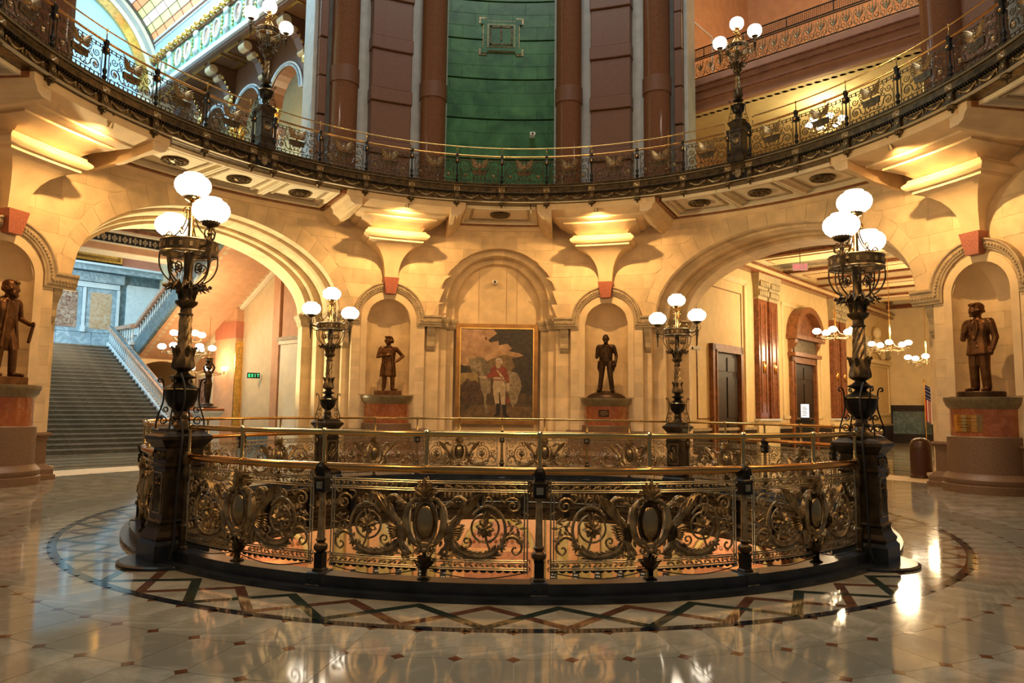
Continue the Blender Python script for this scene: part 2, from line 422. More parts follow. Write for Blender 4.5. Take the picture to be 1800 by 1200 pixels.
def arch_orders(phi, half_m, rise, zc, prof, nv, vf, jamb, stilt):
    arch = link('large_arch' if half_m > 2.5 else 'painting_arch', None, wall)
    def ring(t, o, e=0): return (phi-(half_m-o+e)*cos(t)/RW/D2R, zc+(rise-o*vf+e)*sin(t))
    for k in range(nv):
        t0, t1 = pi*k/nv+0.0012, pi*(k+1)/nv-0.0012; sub = 4
        sweep_piece(lambda o: [ring(t0+(t1-t0)*i/sub, o) for i in range(sub+1)], prof, 'voussoir', M['stone'], arch)
    sweep_piece(lambda o: [ring(pi*i/60, o, .006) for i in range(61)], [(o, d+.006) for o, d in prof], 'arch_backing', M['joint'], arch)
    if stilt:
        for s in (-1, 1): sweep_piece(lambda o: [(phi+s*(half_m-o)/RW/D2R, ZS), (phi+s*(half_m-o)/RW/D2R, zc)], prof, 'stilt_stone', M['stone'], arch)
    nj = 9
    for s in (-1, 1):           # coursed jamb stones
        for k in range(nj):
            z0, z1 = k*4.45/nj+.002, (k+1)*4.45/nj-.002
            def ang(f): return (phi-s*(45-f)) if half_m > 2.5 else s*f
            mb = MB(); n = len(jamb)
            for z in (z0, z1): mb.v.extend([P3(ang(f), RW+d, z) for f, d in jamb])
            for i in range(n-1): mb.f.append((i, i+1, n+i+1, n+i))
            mb.build('jamb_stone', M['stone'], arch)
        mb = MB(); n = len(jamb); bs = [(f-(.03 if half_m > 2.5 else -.03), d+.006) for f, d in jamb]
        for z in (0, ZS): mb.v.extend([P3(ang(f), RW+d, z) for f, d in bs])
        for i in range(n-1): mb.f.append((i, i+1, n+i+1, n+i))
        mb.build('jamb_backing', M['joint'], arch)
        # ledge closing the set-back below the springing
        mb = MB(); n = len(jamb); ll = [P3(ang(f), RW+d, ZS-.01) for f, d in jamb]+[P3(ang(jamb[-1][0]-(3 if half_m > 2.5 else -3)), RW+jamb[-1][1], ZS-.01), P3(ang(jamb[0][0]), RW+jamb[-1][1], ZS-.01)]
        mb.add(ll, [tuple(range(len(ll)))]); mb.build('springer_bed', M['stone_plain'], arch)
    return arch
for phi in (-45, 45):
    g = link('long_voussoirs', None, wall); nv = 21
    for k in range(nv):
        t0, t1 = pi*k/nv+.0015, pi*(k+1)/nv-.0015; mb = MB(); n = 4; vs = []
        for r_ in (RW-.006, RW+.006):
            for aa, bb in ((19.02, 2.352), (20.6, 2.95)):
                vs += [P3(phi-aa*cos(t0+(t1-t0)*i/n), r_, ZS+bb*sin(t0+(t1-t0)*i/n)) for i in range(n+1)]
        m_ = n+1; fs = [(i, i+1, m_+i+1, m_+i) for i in range(n)]+[(m_+i, m_+i+1, 3*m_+i+1, 3*m_+i) for i in range(n)]+[(i, 2*m_+i, 2*m_+i+1, i+1) for i in range(n)]
        fs += [(0, m_, 3*m_, 2*m_), (n, 2*m_+n, 3*m_+n, m_+n)]
        mb.add(vs, fs); mb.build('voussoir', M['stone'], g)
for phi in (-45, 45): arch_orders(phi, 19*D2R*RW, 2.35, ZS, BIGPROF, 25, .40, BIGJAMB, False)
arch_orders(0, 1.85, 1.85, 4.8, CENPROF, 15, .62, CENJAMB, True)
# recessed strips beside the piers
rec = MB()
for q in (-90, 0, 90):
    for s in (-1, 1):
        for (f0, f1, d) in ((9.86, 12.1, 0.25), (23.9, 26.0, 0.25)):
            if not (q != 0 and f0 < 15):
                e = f1 if f0 < 15 else f0
                rec.add([P3(q+s*e,RW,0),P3(q+s*e,RW+d,0),P3(q+s*e,RW+d,ZS),P3(q+s*e,RW,ZS)], [(0,1,2,3)])
                rec.add([P3(q+s*f0,RW,ZS),P3(q+s*f1,RW,ZS),P3(q+s*f1,RW+d,ZS),P3(q+s*f0,RW+d,ZS)], [(0,1,2,3)]); continue
            A = [q+s*(f0+(f1-f0)*i/4) for i in range(5)]
            for i in range(4): rec.add([P3(A[i],RW+d,0),P3(A[i+1],RW+d,0),P3(A[i+1],RW+d,ZS),P3(A[i],RW+d,ZS)], [(0,1,2,3)])
            e = f1 if f0 < 15 else f0
            rec.add([P3(q+s*e,RW,0),P3(q+s*e,RW+d,0),P3(q+s*e,RW+d,ZS),P3(q+s*e,RW,ZS)], [(0,1,2,3)])
            rec.add([P3(A[0],RW,ZS),P3(A[-1],RW,ZS),P3(A[-1],RW+d,ZS),P3(A[0],RW+d,ZS)], [(0,1,2,3)])
rec.build('pier_recess', M['stone_plain'], wall)
# back of the painting bay
bay = MB()
bay.box(-2.2, 2.2, 11.74, 11.85, 0, 7.2)
o = bay.build('bay_back_wall', M['stone_plain'], wall)
for x0, x1 in ((-1.45,-0.62),(-0.60,0.28),(0.30,0.62),(0.64,1.45)):
    MB().box(x0, x1, 11.715, 11.75, 1.2, 6.6).build('wall_panel', M['stone'], wall)
# ---- niches: curved linings in courses, half dome
def niche(pc):
    nr = 0.66; zb, zs_ = 2.0, 4.24; nk = 6
    g = link('statue_niche', None, wall)
    def pt(th, z, rad=nr):            # th 0..pi around the half circle
        x = -rad*cos(th); d = rad*sin(th)*1.05
        return P3(pc+x/RW/D2R, RW+d, z)
    for k in range(nk):
        z0 = zb+(zs_-zb)*k/nk+0.002; z1 = zb+(zs_-zb)*(k+1)/nk-0.002
        cut = [0, .28, .72, 1] if k % 2 else [0, .5, 1]
        for c in range(len(cut)-1):
            mb = MB(); n = 7; t0 = cut[c]*pi+0.003; t1 = cut[c+1]*pi-0.003
            T = [t0+(t1-t0)*i/n for i in range(n+1)]
            vs = [pt(t, z0) for t in T]+[pt(t, z1) for t in T]; fs = [(i, i+1, n+2+i, n+1+i) for i in range(n)]
            mb.add(vs, fs); mb.build('niche_stone', M['stone'], g, smooth='all')
    mb = MB(); mb.grid(lambda u, v: pt(u*pi, zb+(zs_-zb)*v, nr+0.008), 16, 1); mb.build('niche_backing', M['joint'], g)
    mb = MB()
    def dome(u, v):
        th = u*pi; e = v*pi/2; rr = nr*cos(e)
        x = -rr*cos(th); d = rr*sin(th)*1.05
        return P3(pc+x/RW/D2R, RW+d, zs_+nr*sin(e))
    mb.grid(dome, 20, 8); mb.build('niche_dome', M['stone_plain'], g, smooth='all')
    mb = MB(); mb.grid(lambda u, v: pt(u*pi, zb, nr*v), 16, 1); mb.build('niche_floor', M['stone_plain'], g)
    # plain raised band round the opening
    mb = MB(); band = []
    def bandpath(rad, d):
        out = [P3(pc-rad/RW/D2R, RW+d, 2.0)]
        for i in range(21):
            t = pi*i/20; out.append(P3(pc-rad*cos(t)/RW/D2R, RW+d, 4.24+rad*sin(t)))
        return out+[P3(pc+rad/RW/D2R, RW+d, 2.0)]
    rows = [bandpath(.66, .02), bandpath(.66, -.03), bandpath(.84, -.03), bandpath(.84, .0)]
    n = len(rows[0])
    for r_ in rows: mb.v.extend(r_)
    for j in range(3):
        for i in range(n-1): mb.f.append((j*n+i, j*n+i+1, (j+1)*n+i+1, (j+1)*n+i))
    mb.build('niche_surround', M['stone_plain'], g)
    return g
for pc in (-72, -18, 18, 72): niche(pc)
# ---- label moulding round niche, running out as impost cornice, with egg-and-dart
def label_mould(pc):
    g = link('label_moulding', None, wall)
    R1 = 0.86; zc = 4.47
    e0 = 18-9.86+0.5; e1 = 26.3-18           # extents towards painting arch and big arch (degrees)
    if pc in (-18, 72): left, right = e1 if pc == -18 else e1, e0
    sgn = 1 if pc > 0 else -1
    near = 9.4; far = 26.4
    if abs(pc) == 18: A_l, A_r = (-far, -near) if pc < 0 else (near, far)
    else: A_l, A_r = (90-far, 90-near) if pc > 0 else (-(90-near), -(90-far))
    prof = [(0, 0.03), (0, -0.06), (0.035, -0.075), (0.05, -0.10), (0.17, -0.13), (0.20, -0.17), (0.235, -0.17), (0.235, 0.03)]
    def path(o):
        pts = [(A_l, ZS-0.34+o*1.45)]
        xl = pc-(R1+o)/RW/D2R
        pts += [(A_l+(xl-A_l)*t, ZS-0.34+o*1.45) for t in (0.5, 1.0)]
        n = 26
        for i in range(1, n):
            t = pi*i/n; pts.append((pc-(R1+o)*cos(t)/RW/D2R, 4.30+(R1+o)*sin(t)))
        xr = pc+(R1+o)/RW/D2R
        pts += [(xr+(A_r-xr)*t, ZS-0.34+o*1.45) for t in (0, 0.5, 1.0)]
        return pts
    mb = MB(); cols = [path(o) for o, d in prof]; m_ = len(cols[0])
    for j, (o, d) in enumerate(prof):
        for (a, z) in cols[j]: mb.v.append(P3(a, RW+d, z))
    for j in range(len(prof)-1):
        for i in range(m_-1): mb.f.append((j*m_+i, j*m_+i+1, (j+1)*m_+i+1, (j+1)*m_+i))
    mb.f.append(tuple(j*m_ for j in range(len(prof)))); mb.f.append(tuple(j*m_+m_-1 for j in reversed(range(len(prof)))))
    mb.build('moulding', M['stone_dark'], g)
    eg = MB(); n = 40
    for i in range(n+1):
        t = pi*i/n; rr = R1+0.11
        p = P3(pc-rr*cos(t)/RW/D2R, RW-0.125, 4.30+rr*sin(t)); eg.ball(p, (0.028, 0.028, 0.028), 6, 4)
    for A0, A1 in ((A_l, pc-(R1+.12)/RW/D2R), (pc+(R1+.12)/RW/D2R, A_r)):
        k = int(abs(A1-A0)*D2R*RW/0.07)
        for i in range(k): eg.ball(P3(A0+(A1-A0)*(i+.5)/k, RW-0.125, ZS-0.34+0.16), (0.028, 0.028, 0.04), 6, 4)
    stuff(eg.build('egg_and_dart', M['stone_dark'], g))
    # impost returns round the recessed jambs
    # keystone
    kb = MB(); ks = [(0.15, 4.30+R1-0.12), (0.235, 4.30+R1+0.36)]
    w0, z0 = ks[0]; w1, z1 = ks[1]
    def kp(x, d, z): return P3(pc+x/RW/D2R, RW+d, z)
    kb.add([kp(-w0,-.22,z0),kp(w0,-.22,z0),kp(w1,-.30,z1),kp(-w1,-.30,z1),kp(-w0,.1,z0),kp(w0,.1,z0),kp(w1,.1,z1),kp(-w1,.1,z1)],
           [(0,1,2,3),(1,5,6,2),(4,0,3,7),(4,5,1,0),(3,2,6,7)])
    kb.build('keystone', M['keystone'], g)
for pc in (-72, -18, 18, 72): label_mould(pc)
# ---- impost bands on the jambs of the arches and little consoles below the impost
def jamb_impost(q, s, fpath, z0, z1, pr, name='impost'):
    mb = MB()
    rows = []
    for dz, p in ((z0, 0), (z0+.06, pr*.35), ((z0+z1)/2, pr*.5), (z1-.12, pr*.8), (z1-.05, pr), (z1, pr), (z1, 0)):
        row = []
        for i, (f, d, nx, nd) in enumerate(fpath): row.append(P3(q+s*(f+nx*p/RW/D2R), RW+d+nd*p, dz))
        rows.append(row)
    n = len(fpath)
    for r_ in rows: mb.v.extend(r_)
    for j in range(len(rows)-1):
        for i in range(n-1): mb.f.append((j*n+i, j*n+i+1, (j+1)*n+i+1, (j+1)*n+i))
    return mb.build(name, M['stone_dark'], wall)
def jpath(j, sg): return [(f, d, (sg if i % 2 else sg) if 0 < i else 0, -1 if i < len(j)-1 else 0) for i, (f, d) in enumerate(j)]
for q, s in ((0,1),(0,-1),(90,-1),(-90,1)):
    fp = jpath(BIGJAMB, 1)
    jamb_impost(q, s, fp, ZS-.36, ZS+.004, .12); jamb_impost(q, s, fp, 0.0, 0.24, .12, 'jamb_base')
for s in (1, -1):
    fp = jpath(CENJAMB, -1)
    jamb_impost(0, s, fp, ZS-.36, ZS+.004, .12); jamb_impost(0, s, fp, 0.0, 0.24, .12, 'jamb_base')
def console(a, r, ztop, h=0.75, w_=0.26, p=0.26, mt=None, parent=None, name='console'):
    pr = [(0, 0), (p, 0), (p*1.02, -.08*h), (p*.85, -.2*h), (p*.55, -.38*h), (p*.38, -.6*h), (p*.42, -.75*h), (p*.25, -.9*h), (0, -h)]
    mb = MB(); vs = []
    for sx in (-w_/2, w_/2):
        for d, z in pr: vs.append(P3(a+sx/r/D2R, r-d, ztop+z))
    n = len(pr); fs = [tuple(range(n)), tuple(reversed(range(n, 2*n)))]
    for i in range(n): j = (i+1) % n; fs.append((i, i+n, j+n, j))
    mb.add(vs, fs)
    mb.tube([P3(a-w_*.55/r/D2R, r-p*.8, ztop-.1*h), P3(a+w_*.55/r/D2R, r-p*.8, ztop-.1*h)], .06*h, 8)
    mb.tube([P3(a-w_*.5/r/D2R, r-p*.3, ztop-.78*h), P3(a+w_*.5/r/D2R, r-p*.3, ztop-.78*h)], .045*h, 8)
    return mb.build(name, mt or M['stone_dark'], parent or wall)
for q, s in ((0,1),(0,-1),(90,-1),(-90,1)):
    console(q+s*24.5, RW+.25, ZS-.34, .75, .2)
    console(q+s*11.0, RW+.25, ZS-.34)
# ---- pier plinths
def pier_plinth(pc):
    mb = MB(); A0, A1 = pc-6.0, pc+6.0
    prof = [(0.0, 1.0), (0.10, 1.0), (0.12, .95), (0.06, .88), (0.05, .80), (0.05, .34), (0.10, .30), (0.16, .22), (0.16, .12), (0.19, .10), (0.19, 0)]
    n = 16; vs = []; fs = []
    for d, z in prof:
        for i in range(n+1): vs.append(P3(A0-d/RW/D2R+(A1-A0+2*d/RW/D2R)*i/n, RW-d, z))
    for j in range(len(prof)-1):
        for i in range(n): fs.append((j*(n+1)+i, j*(n+1)+i+1, (j+1)*(n+1)+i+1, (j+1)*(n+1)+i))
    mb.add(vs, fs)
    for e in (0, n):
        a_ = A0 if e == 0 else A1
        for j in range(len(prof)-1):
            d0, z0 = prof[j]; d1, z1 = prof[j+1]; sg = -1 if e == 0 else 1
            mb.add([P3(a_+sg*d0/RW/D2R, RW-d0, z0), P3(a_+sg*d0/RW/D2R, RW+.3, z0), P3(a_+sg*d1/RW/D2R, RW+.3, z1), P3(a_+sg*d1/RW/D2R, RW-d1, z1)], [(0,1,2,3)])
    mb.build('pier_plinth', M['pinkgranite'], wall)
for pc in (-72, -18, 18, 72): pier_plinth(pc)
# ---- great corbels carrying the balcony
def corbel(pc):
    g = link('corbel', None, wall)
    def loft(secs, name, smooth=False):
        mb = MB(); vs = []; fs = []; n = 9
        for w_, p, z in secs:
            for i in range(n):     # front edge left to right, polar
                x = -w_+2*w_*i/(n-1); vs.append(P3(pc+x/RW/D2R*(RW/(RW-p)), RW-p, z))
            for i in range(n):
                x = w_-2*w_*i/(n-1); vs.append(P3(pc+x/RW/D2R, RW+.05, z))
        m_ = 2*n
        for j in range(len(secs)-1):
            for i in range(m_): fs.append((j*m_+i, j*m_+(i+1) % m_, (j+1)*m_+(i+1) % m_, (j+1)*m_+i))
        fs.append(tuple(reversed(range(m_)))); fs.append(tuple(range((len(secs)-1)*m_, len(secs)*m_)))
        mb.add(vs, fs); return mb.build(name, M['stone_plain'], g, smooth)
    loft([(.20,.20,5.40),(.20,.22,5.55),(.215,.25,5.75),(.25,.31,5.95),(.32,.40,6.12),(.42,.52,6.27),(.55,.66,6.38),(.72,.82,6.47),(.80,.90,6.50),(.80,.90,6.56)], 'corbel_foot', True)
    # roll moulding shelf
    rs = [(.82,.92,6.56),(.86,.96,6.57)]+[(.88+.07*sin(pi*k/8), .98+.07*sin(pi*k/8), 6.59+.17*k/8) for k in range(9)]+[(.86,.97,6.78),(.86,.97,6.81),(.80,.90,6.82)]
    loft(rs, 'corbel_roll', True)
    loft([(.74,.84,6.82),(.78,.95,6.88),(.86,1.10,6.95),(.98,1.32,7.01),(1.06,1.45,7.05),(1.06,1.45,7.10)], 'corbel_neck', True)
    loft([(1.16,1.55,7.10),(1.24,1.72,7.14),(1.24,1.74,7.18),(1.40,2.16,7.24),(1.44,2.26,7.27),(1.44,2.26,7.45)], 'corbel_head', True)
    # side beams running back to the wall beside the soffit panels
    for s in (-1, 1):
        mb = MB(); prof = [(0,7.45),(0,7.28),(.06,7.22),(.10,7.12),(.22,7.05),(.30,6.98),(.30,6.94),(.42,6.94),(.42,7.45)]
        # cross section across tangential x, swept along radius
        n = len(prof); vs = []
        for rr in (RW+.02, RW-1.2, RW-2.24):
            for x, z in prof:
                zz = z if rr < RW-1 else z
                vs.append(P3(pc+s*(11.2-(x)/rr/D2R*(1.0)), rr, max(zz, 7.06+.0) if rr < RW-1.9 else zz))
        fs = []
        for j in range(2):
            for i in range(n-1): fs.append((j*n+i, j*n+i+1, (j+1)*n+i+1, (j+1)*n+i))
        fs.append(tuple(range(n))); fs.append(tuple(range(2*n, 3*n)))
        mb.add(vs, fs); mb.build('side_beam', M['stone_plain'], g)
    # sloping stone between neck and side beams
    return g
for pc in (-72, -18, 18, 72): corbel(pc)
# ---- soffit with panels and medallions
sf = MB(); n = 200
for i in range(n):
    a, b = -130+260*i/n, -130+260*(i+1)/n
    sf.add([P3(a,RB-.12,ZTOP),P3(b,RB-.12,ZTOP),P3(b,RW+.02,ZTOP),P3(a,RW+.02,ZTOP)], [(0,1,2,3)])
    sf.add([P3(a,RB-.12,7.9),P3(b,RB-.12,7.9),P3(b,RW+1.6,7.9),P3(a,RW+1.6,7.9)], [(0,1,2,3)])
soffit = tag(struct(sf.build('ceiling_soffit', M['plaster'])), 'cream soffit of the ring balcony with moulded panels and round bronze medallions')
def ringseg(a0, a1, r0, r1, z0, z1, n=8):
    mb = MB(); vs = []; fs = []
    for i in range(n+1):
        a = a0+(a1-a0)*i/n; vs += [P3(a,r0,z0),P3(a,r1,z0),P3(a,r1,z1),P3(a,r0,z1)]
    for i in range(n):
        for k in range(4): fs.append((4*i+k, 4*i+(k+1) % 4, 4*i+4+(k+1) % 4, 4*i+4+k))
    fs += [(0,3,2,1), (4*n,4*n+1,4*n+2,4*n+3)]
    mb.add(vs, fs); return mb
def soffit_panel(a0, a1, r0=8.74, r1=10.5):
    g = link('soffit_panel', None, soffit)
    rim = MB(); rim2 = MB()
    def frame(mb, i0, i1, z0, z1):
        e = lambda d: d/9.6/D2R
        for (p0, p1, q0, q1) in ((a0+e(i0), a1-e(i0), r0+i0, r0+i1), (a0+e(i0), a1-e(i0), r1-i1, r1-i0), (a0+e(i0), a0+e(i1), r0+i1, r1-i1), (a1-e(i1), a1-e(i0), r0+i1, r1-i1)):
            t = ringseg(p0, p1, q0, q1, z0, z1, 6); mb.add(t.v, t.f)
    frame(rim, 0, .07, ZTOP-.10, ZTOP); frame(rim2, .22, .29, ZTOP-.04, ZTOP)
    rim.build('panel_frame', M['plaster'], g); rim2.build('panel_moulding', M['stone_dark'], g)
    am = (a0+a1)/2; c = P3(am, 9.66, ZTOP)
    md = MB(); md.lathe([(.30,0),(.31,-.03),(.29,-.06),(.25,-.055),(.24,-.035),(.20,-.03),(.12,-.045),(.08,-.07),(.0,-.085)], 24, c)
    for k in range(8):
        t = k*pi/4; md.ball((c[0]+.16*cos(t), c[1]+.16*sin(t), c[2]-.045), (.05,.05,.025), 6, 4)
    md.build('medallion', M['bronze'], g, smooth=True)
for q in (-90, 0, 90): soffit_panel(q-6.6, q+6.6)
for A0, A1 in ((-6.6, 6.6), (38.0-8.2, 60.2), (-60.2, -29.8), (83.4, 96.6), (-96.6, -83.4)):      # dark brown strips standing in for the shadow round the panel groups
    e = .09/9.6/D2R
    for a0, a1, q0, q1 in ((A0-e, A0, 8.60, 10.62), (A1, A1+e, 8.60, 10.62), (A0-e, A1+e, 10.54, 10.64)): ringseg(a0, a1, q0, q1, ZTOP-.13, ZTOP, 12).build('painted_edge_shadow', M['wood_red'], soffit)
for q in (-45, 45):
    for k in (-1, 0, 1): soffit_panel(q+k*10.0-4.95, q+k*10.0+4.95)
# thin cornice where wall meets soffit
tr = MB()
for A0, A1 in ((-62,-28),(-8,8),(28,62)):
    n = 24
    pr = [(0,7.18),(.05,7.20),(.05,7.26),(.14,7.36),(.16,7.45)]
    vs = [P3(A0+(A1-A0)*i/n, RW-d, z) for d, z in pr for i in range(n+1)]
    tr.add(vs, [(j*(n+1)+i, j*(n+1)+i+1, (j+1)*(n+1)+i+1, (j+1)*(n+1)+i) for j in range(len(pr)-1) for i in range(n)])
tr.build('cove_moulding', M['stone_plain'], wall, smooth=True)

# ================================================================== FLOOR
fl = MB(); n = 120
for i in range(n):
    a, b = 360*i/n, 360*(i+1)/n
    fl.add([P3(a,5.02,-.004),P3(b,5.02,-.004),P3(b,12.6,-.004),P3(a,12.6,-.004)], [(0,1,2,3)])
floor = tag(struct(fl.build('floor', M['joint'])), 'polished cream marble rotunda floor in concentric tile rings')
STEP = 360/112; PH0 = 180-0.8; RT0, DR = 6.15, 0.555
def inview(p):
    d = Vector(p)-CAM; z = d.dot(fw)
    if z < 0.3: return 0
    x = d.dot(r2)/z*FPX; y = -d.dot(u2)/z*FPX
    if abs(x) > 980 or y > 660: return 0
    return 1/z**3
tiles = []
for j in range(9):
    for i in range(112):
        a0 = PH0+(i-56)*STEP; ra, rb = RT0+j*DR, RT0+(j+1)*DR
        c = P3(a0+STEP/2, (ra+rb)/2, 0)
        if abs(c[0]) > 14: continue
        tiles.append((inview(c), j, i, a0, ra, rb))
tiles.sort(key=lambda t: -t[0])
restm = MB(); tmesh = {}
def tile_mb(a0, ra, rb, z=0.0, g=0.0022):
    mb = MB(); e0 = g/ra/D2R; n = 2
    vs = []; A = [a0+e0+(STEP-2*e0)*k/n for k in range(n+1)]
    for zz in (z, -.003):
        vs += [P3(a, ra+g, zz) for a in A]+[P3(a, rb-g, zz) for a in A]
    m_ = n+1; fs = [(i, i+1, m_+i+1, m_+i) for i in range(n)]
    fs += [(i, 2*m_+i, 2*m_+i+1, i+1) for i in range(n)]+[(m_+i, m_+i+1, 3*m_+i+1, 3*m_+i) for i in range(n)]
    fs += [(0, m_, 3*m_, 2*m_), (n, 2*m_+n, 3*m_+n, m_+n)]
    return mb.add(vs, fs)
for k, (s_, j, i, a0, ra, rb) in enumerate(tiles):
    if k < 300 and s_ > 0:
        if j not in tmesh: tmesh[j] = tile_mb(0, ra, rb).mesh('floor_tile', M['floor'])
        link('floor_tile', tmesh[j], floor, None, -a0*D2R)
    else:
        t = tile_mb(a0, ra, rb); restm.add(t.v, t.f)
stuff(restm.build('floor_tiles_far', M['floor'], floor))
dia = []
for j in range(0, 10):
    for i in range(112):
        a0 = PH0+(i-56)*STEP; p = P3(a0, RT0+j*DR, 0); dia.append((inview(p), a0, RT0+j*DR))
dia.sort(key=lambda t: -t[0]); rest = MB()
dm = MB().add([(-.05,0,.0012),(0,-.05,.0012),(.05,0,.0012),(0,.05,.0012),(-.05,0,-.002),(0,-.05,-.002),(.05,0,-.002),(0,.05,-.002)], [(0,1,2,3),(0,4,5,1),(1,5,6,2),(2,6,7,3),(3,7,4,0)])
dme = dm.mesh('floor_inset', M['floor_d'])
for k, (s_, a0, r) in enumerate(dia):
    if k < 160 and s_ > 0: link('floor_inset', dme, floor, P3(a0, r, 0), -a0*D2R)
    else:
        c, s2 = cos(a0*D2R), sin(a0*D2R)
        rest.add([(r*s2+x*c+y*s2, r*c-x*s2+y*c, z) for x, y, z in dm.v], dm.f)
stuff(rest.build('floor_insets_far', M['floor_d'], floor))
# inlaid band round the well: field, two crossing zigzags, black ring
ringseg(0, 360, 5.05, 6.06, -.003, .0, 120).build('inlay_field', M['floor'], floor)
ringseg(0, 360, 6.055, 6.15, -.003, .0012, 160).build('black_ring', M['fl_black'], floor)
for col_, ph in (('fl_green', 0.0), ('fl_brown', 6.0)):
    for k in range(30):
        a = 180+12*k+ph-1.5
        for s in (1, -1):
            a1 = a+6*s; w_ = .044
            p, q = Vector(P3(a, 5.50, 0)), Vector(P3(a1, 6.05, 0)); t = (q-p).normalized(); nn = Vector((-t.y, t.x, 0))*w_
            p -= t*.03
            zt = .0010 if col_ == 'fl_green' else .0006
            if s < 0: zt += .0002
            mb = MB(); b4 = [p+nn, p-nn, q-nn, q+nn]
            mb.add([(x.x, x.y, zt) for x in b4]+[(x.x, x.y, -.002) for x in b4], [(0,1,2,3),(0,4,5,1),(1,5,6,2),(2,6,7,3),(3,7,4,0)])
            mb.build('inlay_bar', M[col_], floor)
# ================================================================== WELL RAILING
def bend(r): return lambda x, y, z: ((r+y)*sin(x/r), (r+y)*cos(x/r)-r, z)
PWL = (90-GL)/4; PWU = (90-GU)/10
def rod(mb, p, q, r, seg=5): return mb.tube([p, q], r, seg)
def hbar(mb, x0, x1, z, r=0.008, n=14): return mb.tube([(x0+(x1-x0)*i/n, 0, z) for i in range(n+1)], r, 5)
def panel_meshes():
    B = bend(RR); H = 0.885; out = {}
    fr = MB()
    for z in (.235, .252, .300, .317, .890, .907, .958, .975): hbar(fr, -H, H, z, .0065)
    for s in (-1, 1):
        for x in (H, H-.026): rod(fr, (s*x, 0, .205), (s*x, 0, 1.0), .0065)
        for z in (.245, .308, .898, .967): fr.tube([(s*(H+.006)+.018*cos(t*pi/4), 0, z+.018*sin(t*pi/4)) for t in range(8)], .005, 4, closed=True)
    out['panel_frame'] = (fr, M['bronze_edge'])
    for nm, z0, fl_ in (('upper_border_scroll', .932, 1), ('lower_border_scroll', .276, -1)):
        mb = MB(); k = 15
        for s in (-1, 1):
            for i in range(k//2+1):
                x = s*(.13+.745*(i+.5)/8)
                if abs(x) > .86: continue
                sp = spiral(x, z0-.004, .021, (0 if s > 0 else pi), s*1.1, .004, 9); mb.tube(sp, taper(10, .0055, .004), 4)
                mb.tube(curve([(x+s*.021, 0, z0-.004), (x+s*.036, 0, z0+.014), (x+s*.062, 0, z0+.020)], 3), .0045, 4)
                mb.leaf((x+s*.03, 0, z0+.006), (-.7 if s > 0 else pi+.7), .045, .018, .008); mb.ball((x, 0, z0-.004), .008, 5, 4)
        out[nm] = (mb, M['bronze_lit'])
    mb = MB()
    for i in range(26):
        x = -.85+1.7*i/25
        if abs(x) < .05: continue
        mb.prism([(x-.034, .232), (x+.034, .232), (x+.022, .218), (x, .210), (x-.022, .218)], -.003, .003)
    out['scalloped_fringe'] = (mb, M['bronze_black'])
    # oval boss and its cartouche
    mb = MB()
    def boss(u, v):
        e = v*pi/2; a = 2*pi*u; r = cos(e)
        return (.083*r*cos(a), -.055*sin(e), .628+.155*r*sin(a))
    def boss2(u, v):
        x, y, z = boss(u, v); return (x, -y, z)
    mb.grid(boss, 20, 6, True); n0 = len(mb.v); mb.grid(lambda u, v: boss2(-u, v), 20, 6, True)
    out['oval_boss'] = (mb, M['boss'])
    mb = MB()
    mb.tube([(.098*cos(t*2*pi/24), 0, .628+.172*sin(t*2*pi/24)) for t in range(24)], .018, 6, closed=True)
    mb2 = MB()
    c = curve([(.05, 0, .82), (.11, -.02, .815), (.125, -.03, .77), (.10, -.03, .76)], 4); mb2.tube(c, taper(len(c), .012, .018), 6)
    c = curve([(.115, 0, .80), (.155, -.005, .74), (.168, -.01, .64), (.150, 0, .54), (.105, 0, .46), (.06, 0, .42)], 5); mb2.tube(c, [.016+.020*sin(pi*i/(len(c)-1)) for i in range(len(c))], 6)
    c = curve([(.10, 0, .44), (.05, -.02, .425), (.035, -.03, .385), (.06, -.03, .36), (.078, -.03, .385), (.06, -.03, .40)], 4); mb2.tube(c, taper(len(c), .016, .008), 6)
    c = curve([(.075, 0, .50), (.045, -.01, .45), (.03, 0, .41)], 4); mb2.tube(c, .018, 6)
    mb2.mirror(); mb.add(mb2.v, mb2.f)
    mb.ball((0, -.02, .435), (.05, .03, .035)); mb.ball((0, -.025, .39), (.03, .025, .03))
    out['cartouche'] = (mb, M['bronze_lit'])
    mb = MB()
    for k in range(7):
        a = pi/2+(k-3)*.45; mb.leaf((.02*(k-3)*.4, -.02, .845), a, .165-.015*abs(k-3), .06, .026, .03, 0)
    for k in range(5):
        a = pi/2+(k-2)*.5; mb.leaf((0, -.045, .845), a, .10, .05, .024, .02)
    mb.ball((0, -.03, .855), (.05, .035, .035)); mb.ball((-.05, -.02, .83), .026); mb.ball((.05, -.02, .83), .026)
    out['leaf_crown'] = (mb, M['bronze_lit'])
    mb = MB()
    for k in range(5): mb.leaf((0, -.012, .235), pi/2+(k-2)*.45, .12, .045, .02, .015)
    mb.frustum([(.012, .02, .235), (.025, .03, .26), (.04, .03, .30), (.03, .025, .33), (.012, .015, .36)])
    mb.frustum([(.05, .04, .140), (.05, .04, .155), (.03, .028, .162), (.022, .02, .175), (.022, .02, .215), (.032, .028, .232), (.032, .028, .24)])
    out['panel_foot'] = (mb, M['bronze'])
    # winged beast, long curled neck
    g = MB()
    c = curve([(-.225, -.02, .788), (-.262, -.02, .835), (-.315, -.02, .838), (-.350, -.015, .79), (-.335, -.01, .73), (-.290, 0, .675), (-.245, 0, .625), (-.215, 0, .560)], 5)
    g.tube(c, [.012+.018*(i/(len(c)-1)) for i in range(len(c))], 9)
    for i in range(6, len(c)-2, 3): g.leaf((c[i].x, -.02, c[i].z), -1.1, .05, .022, .012, .004)
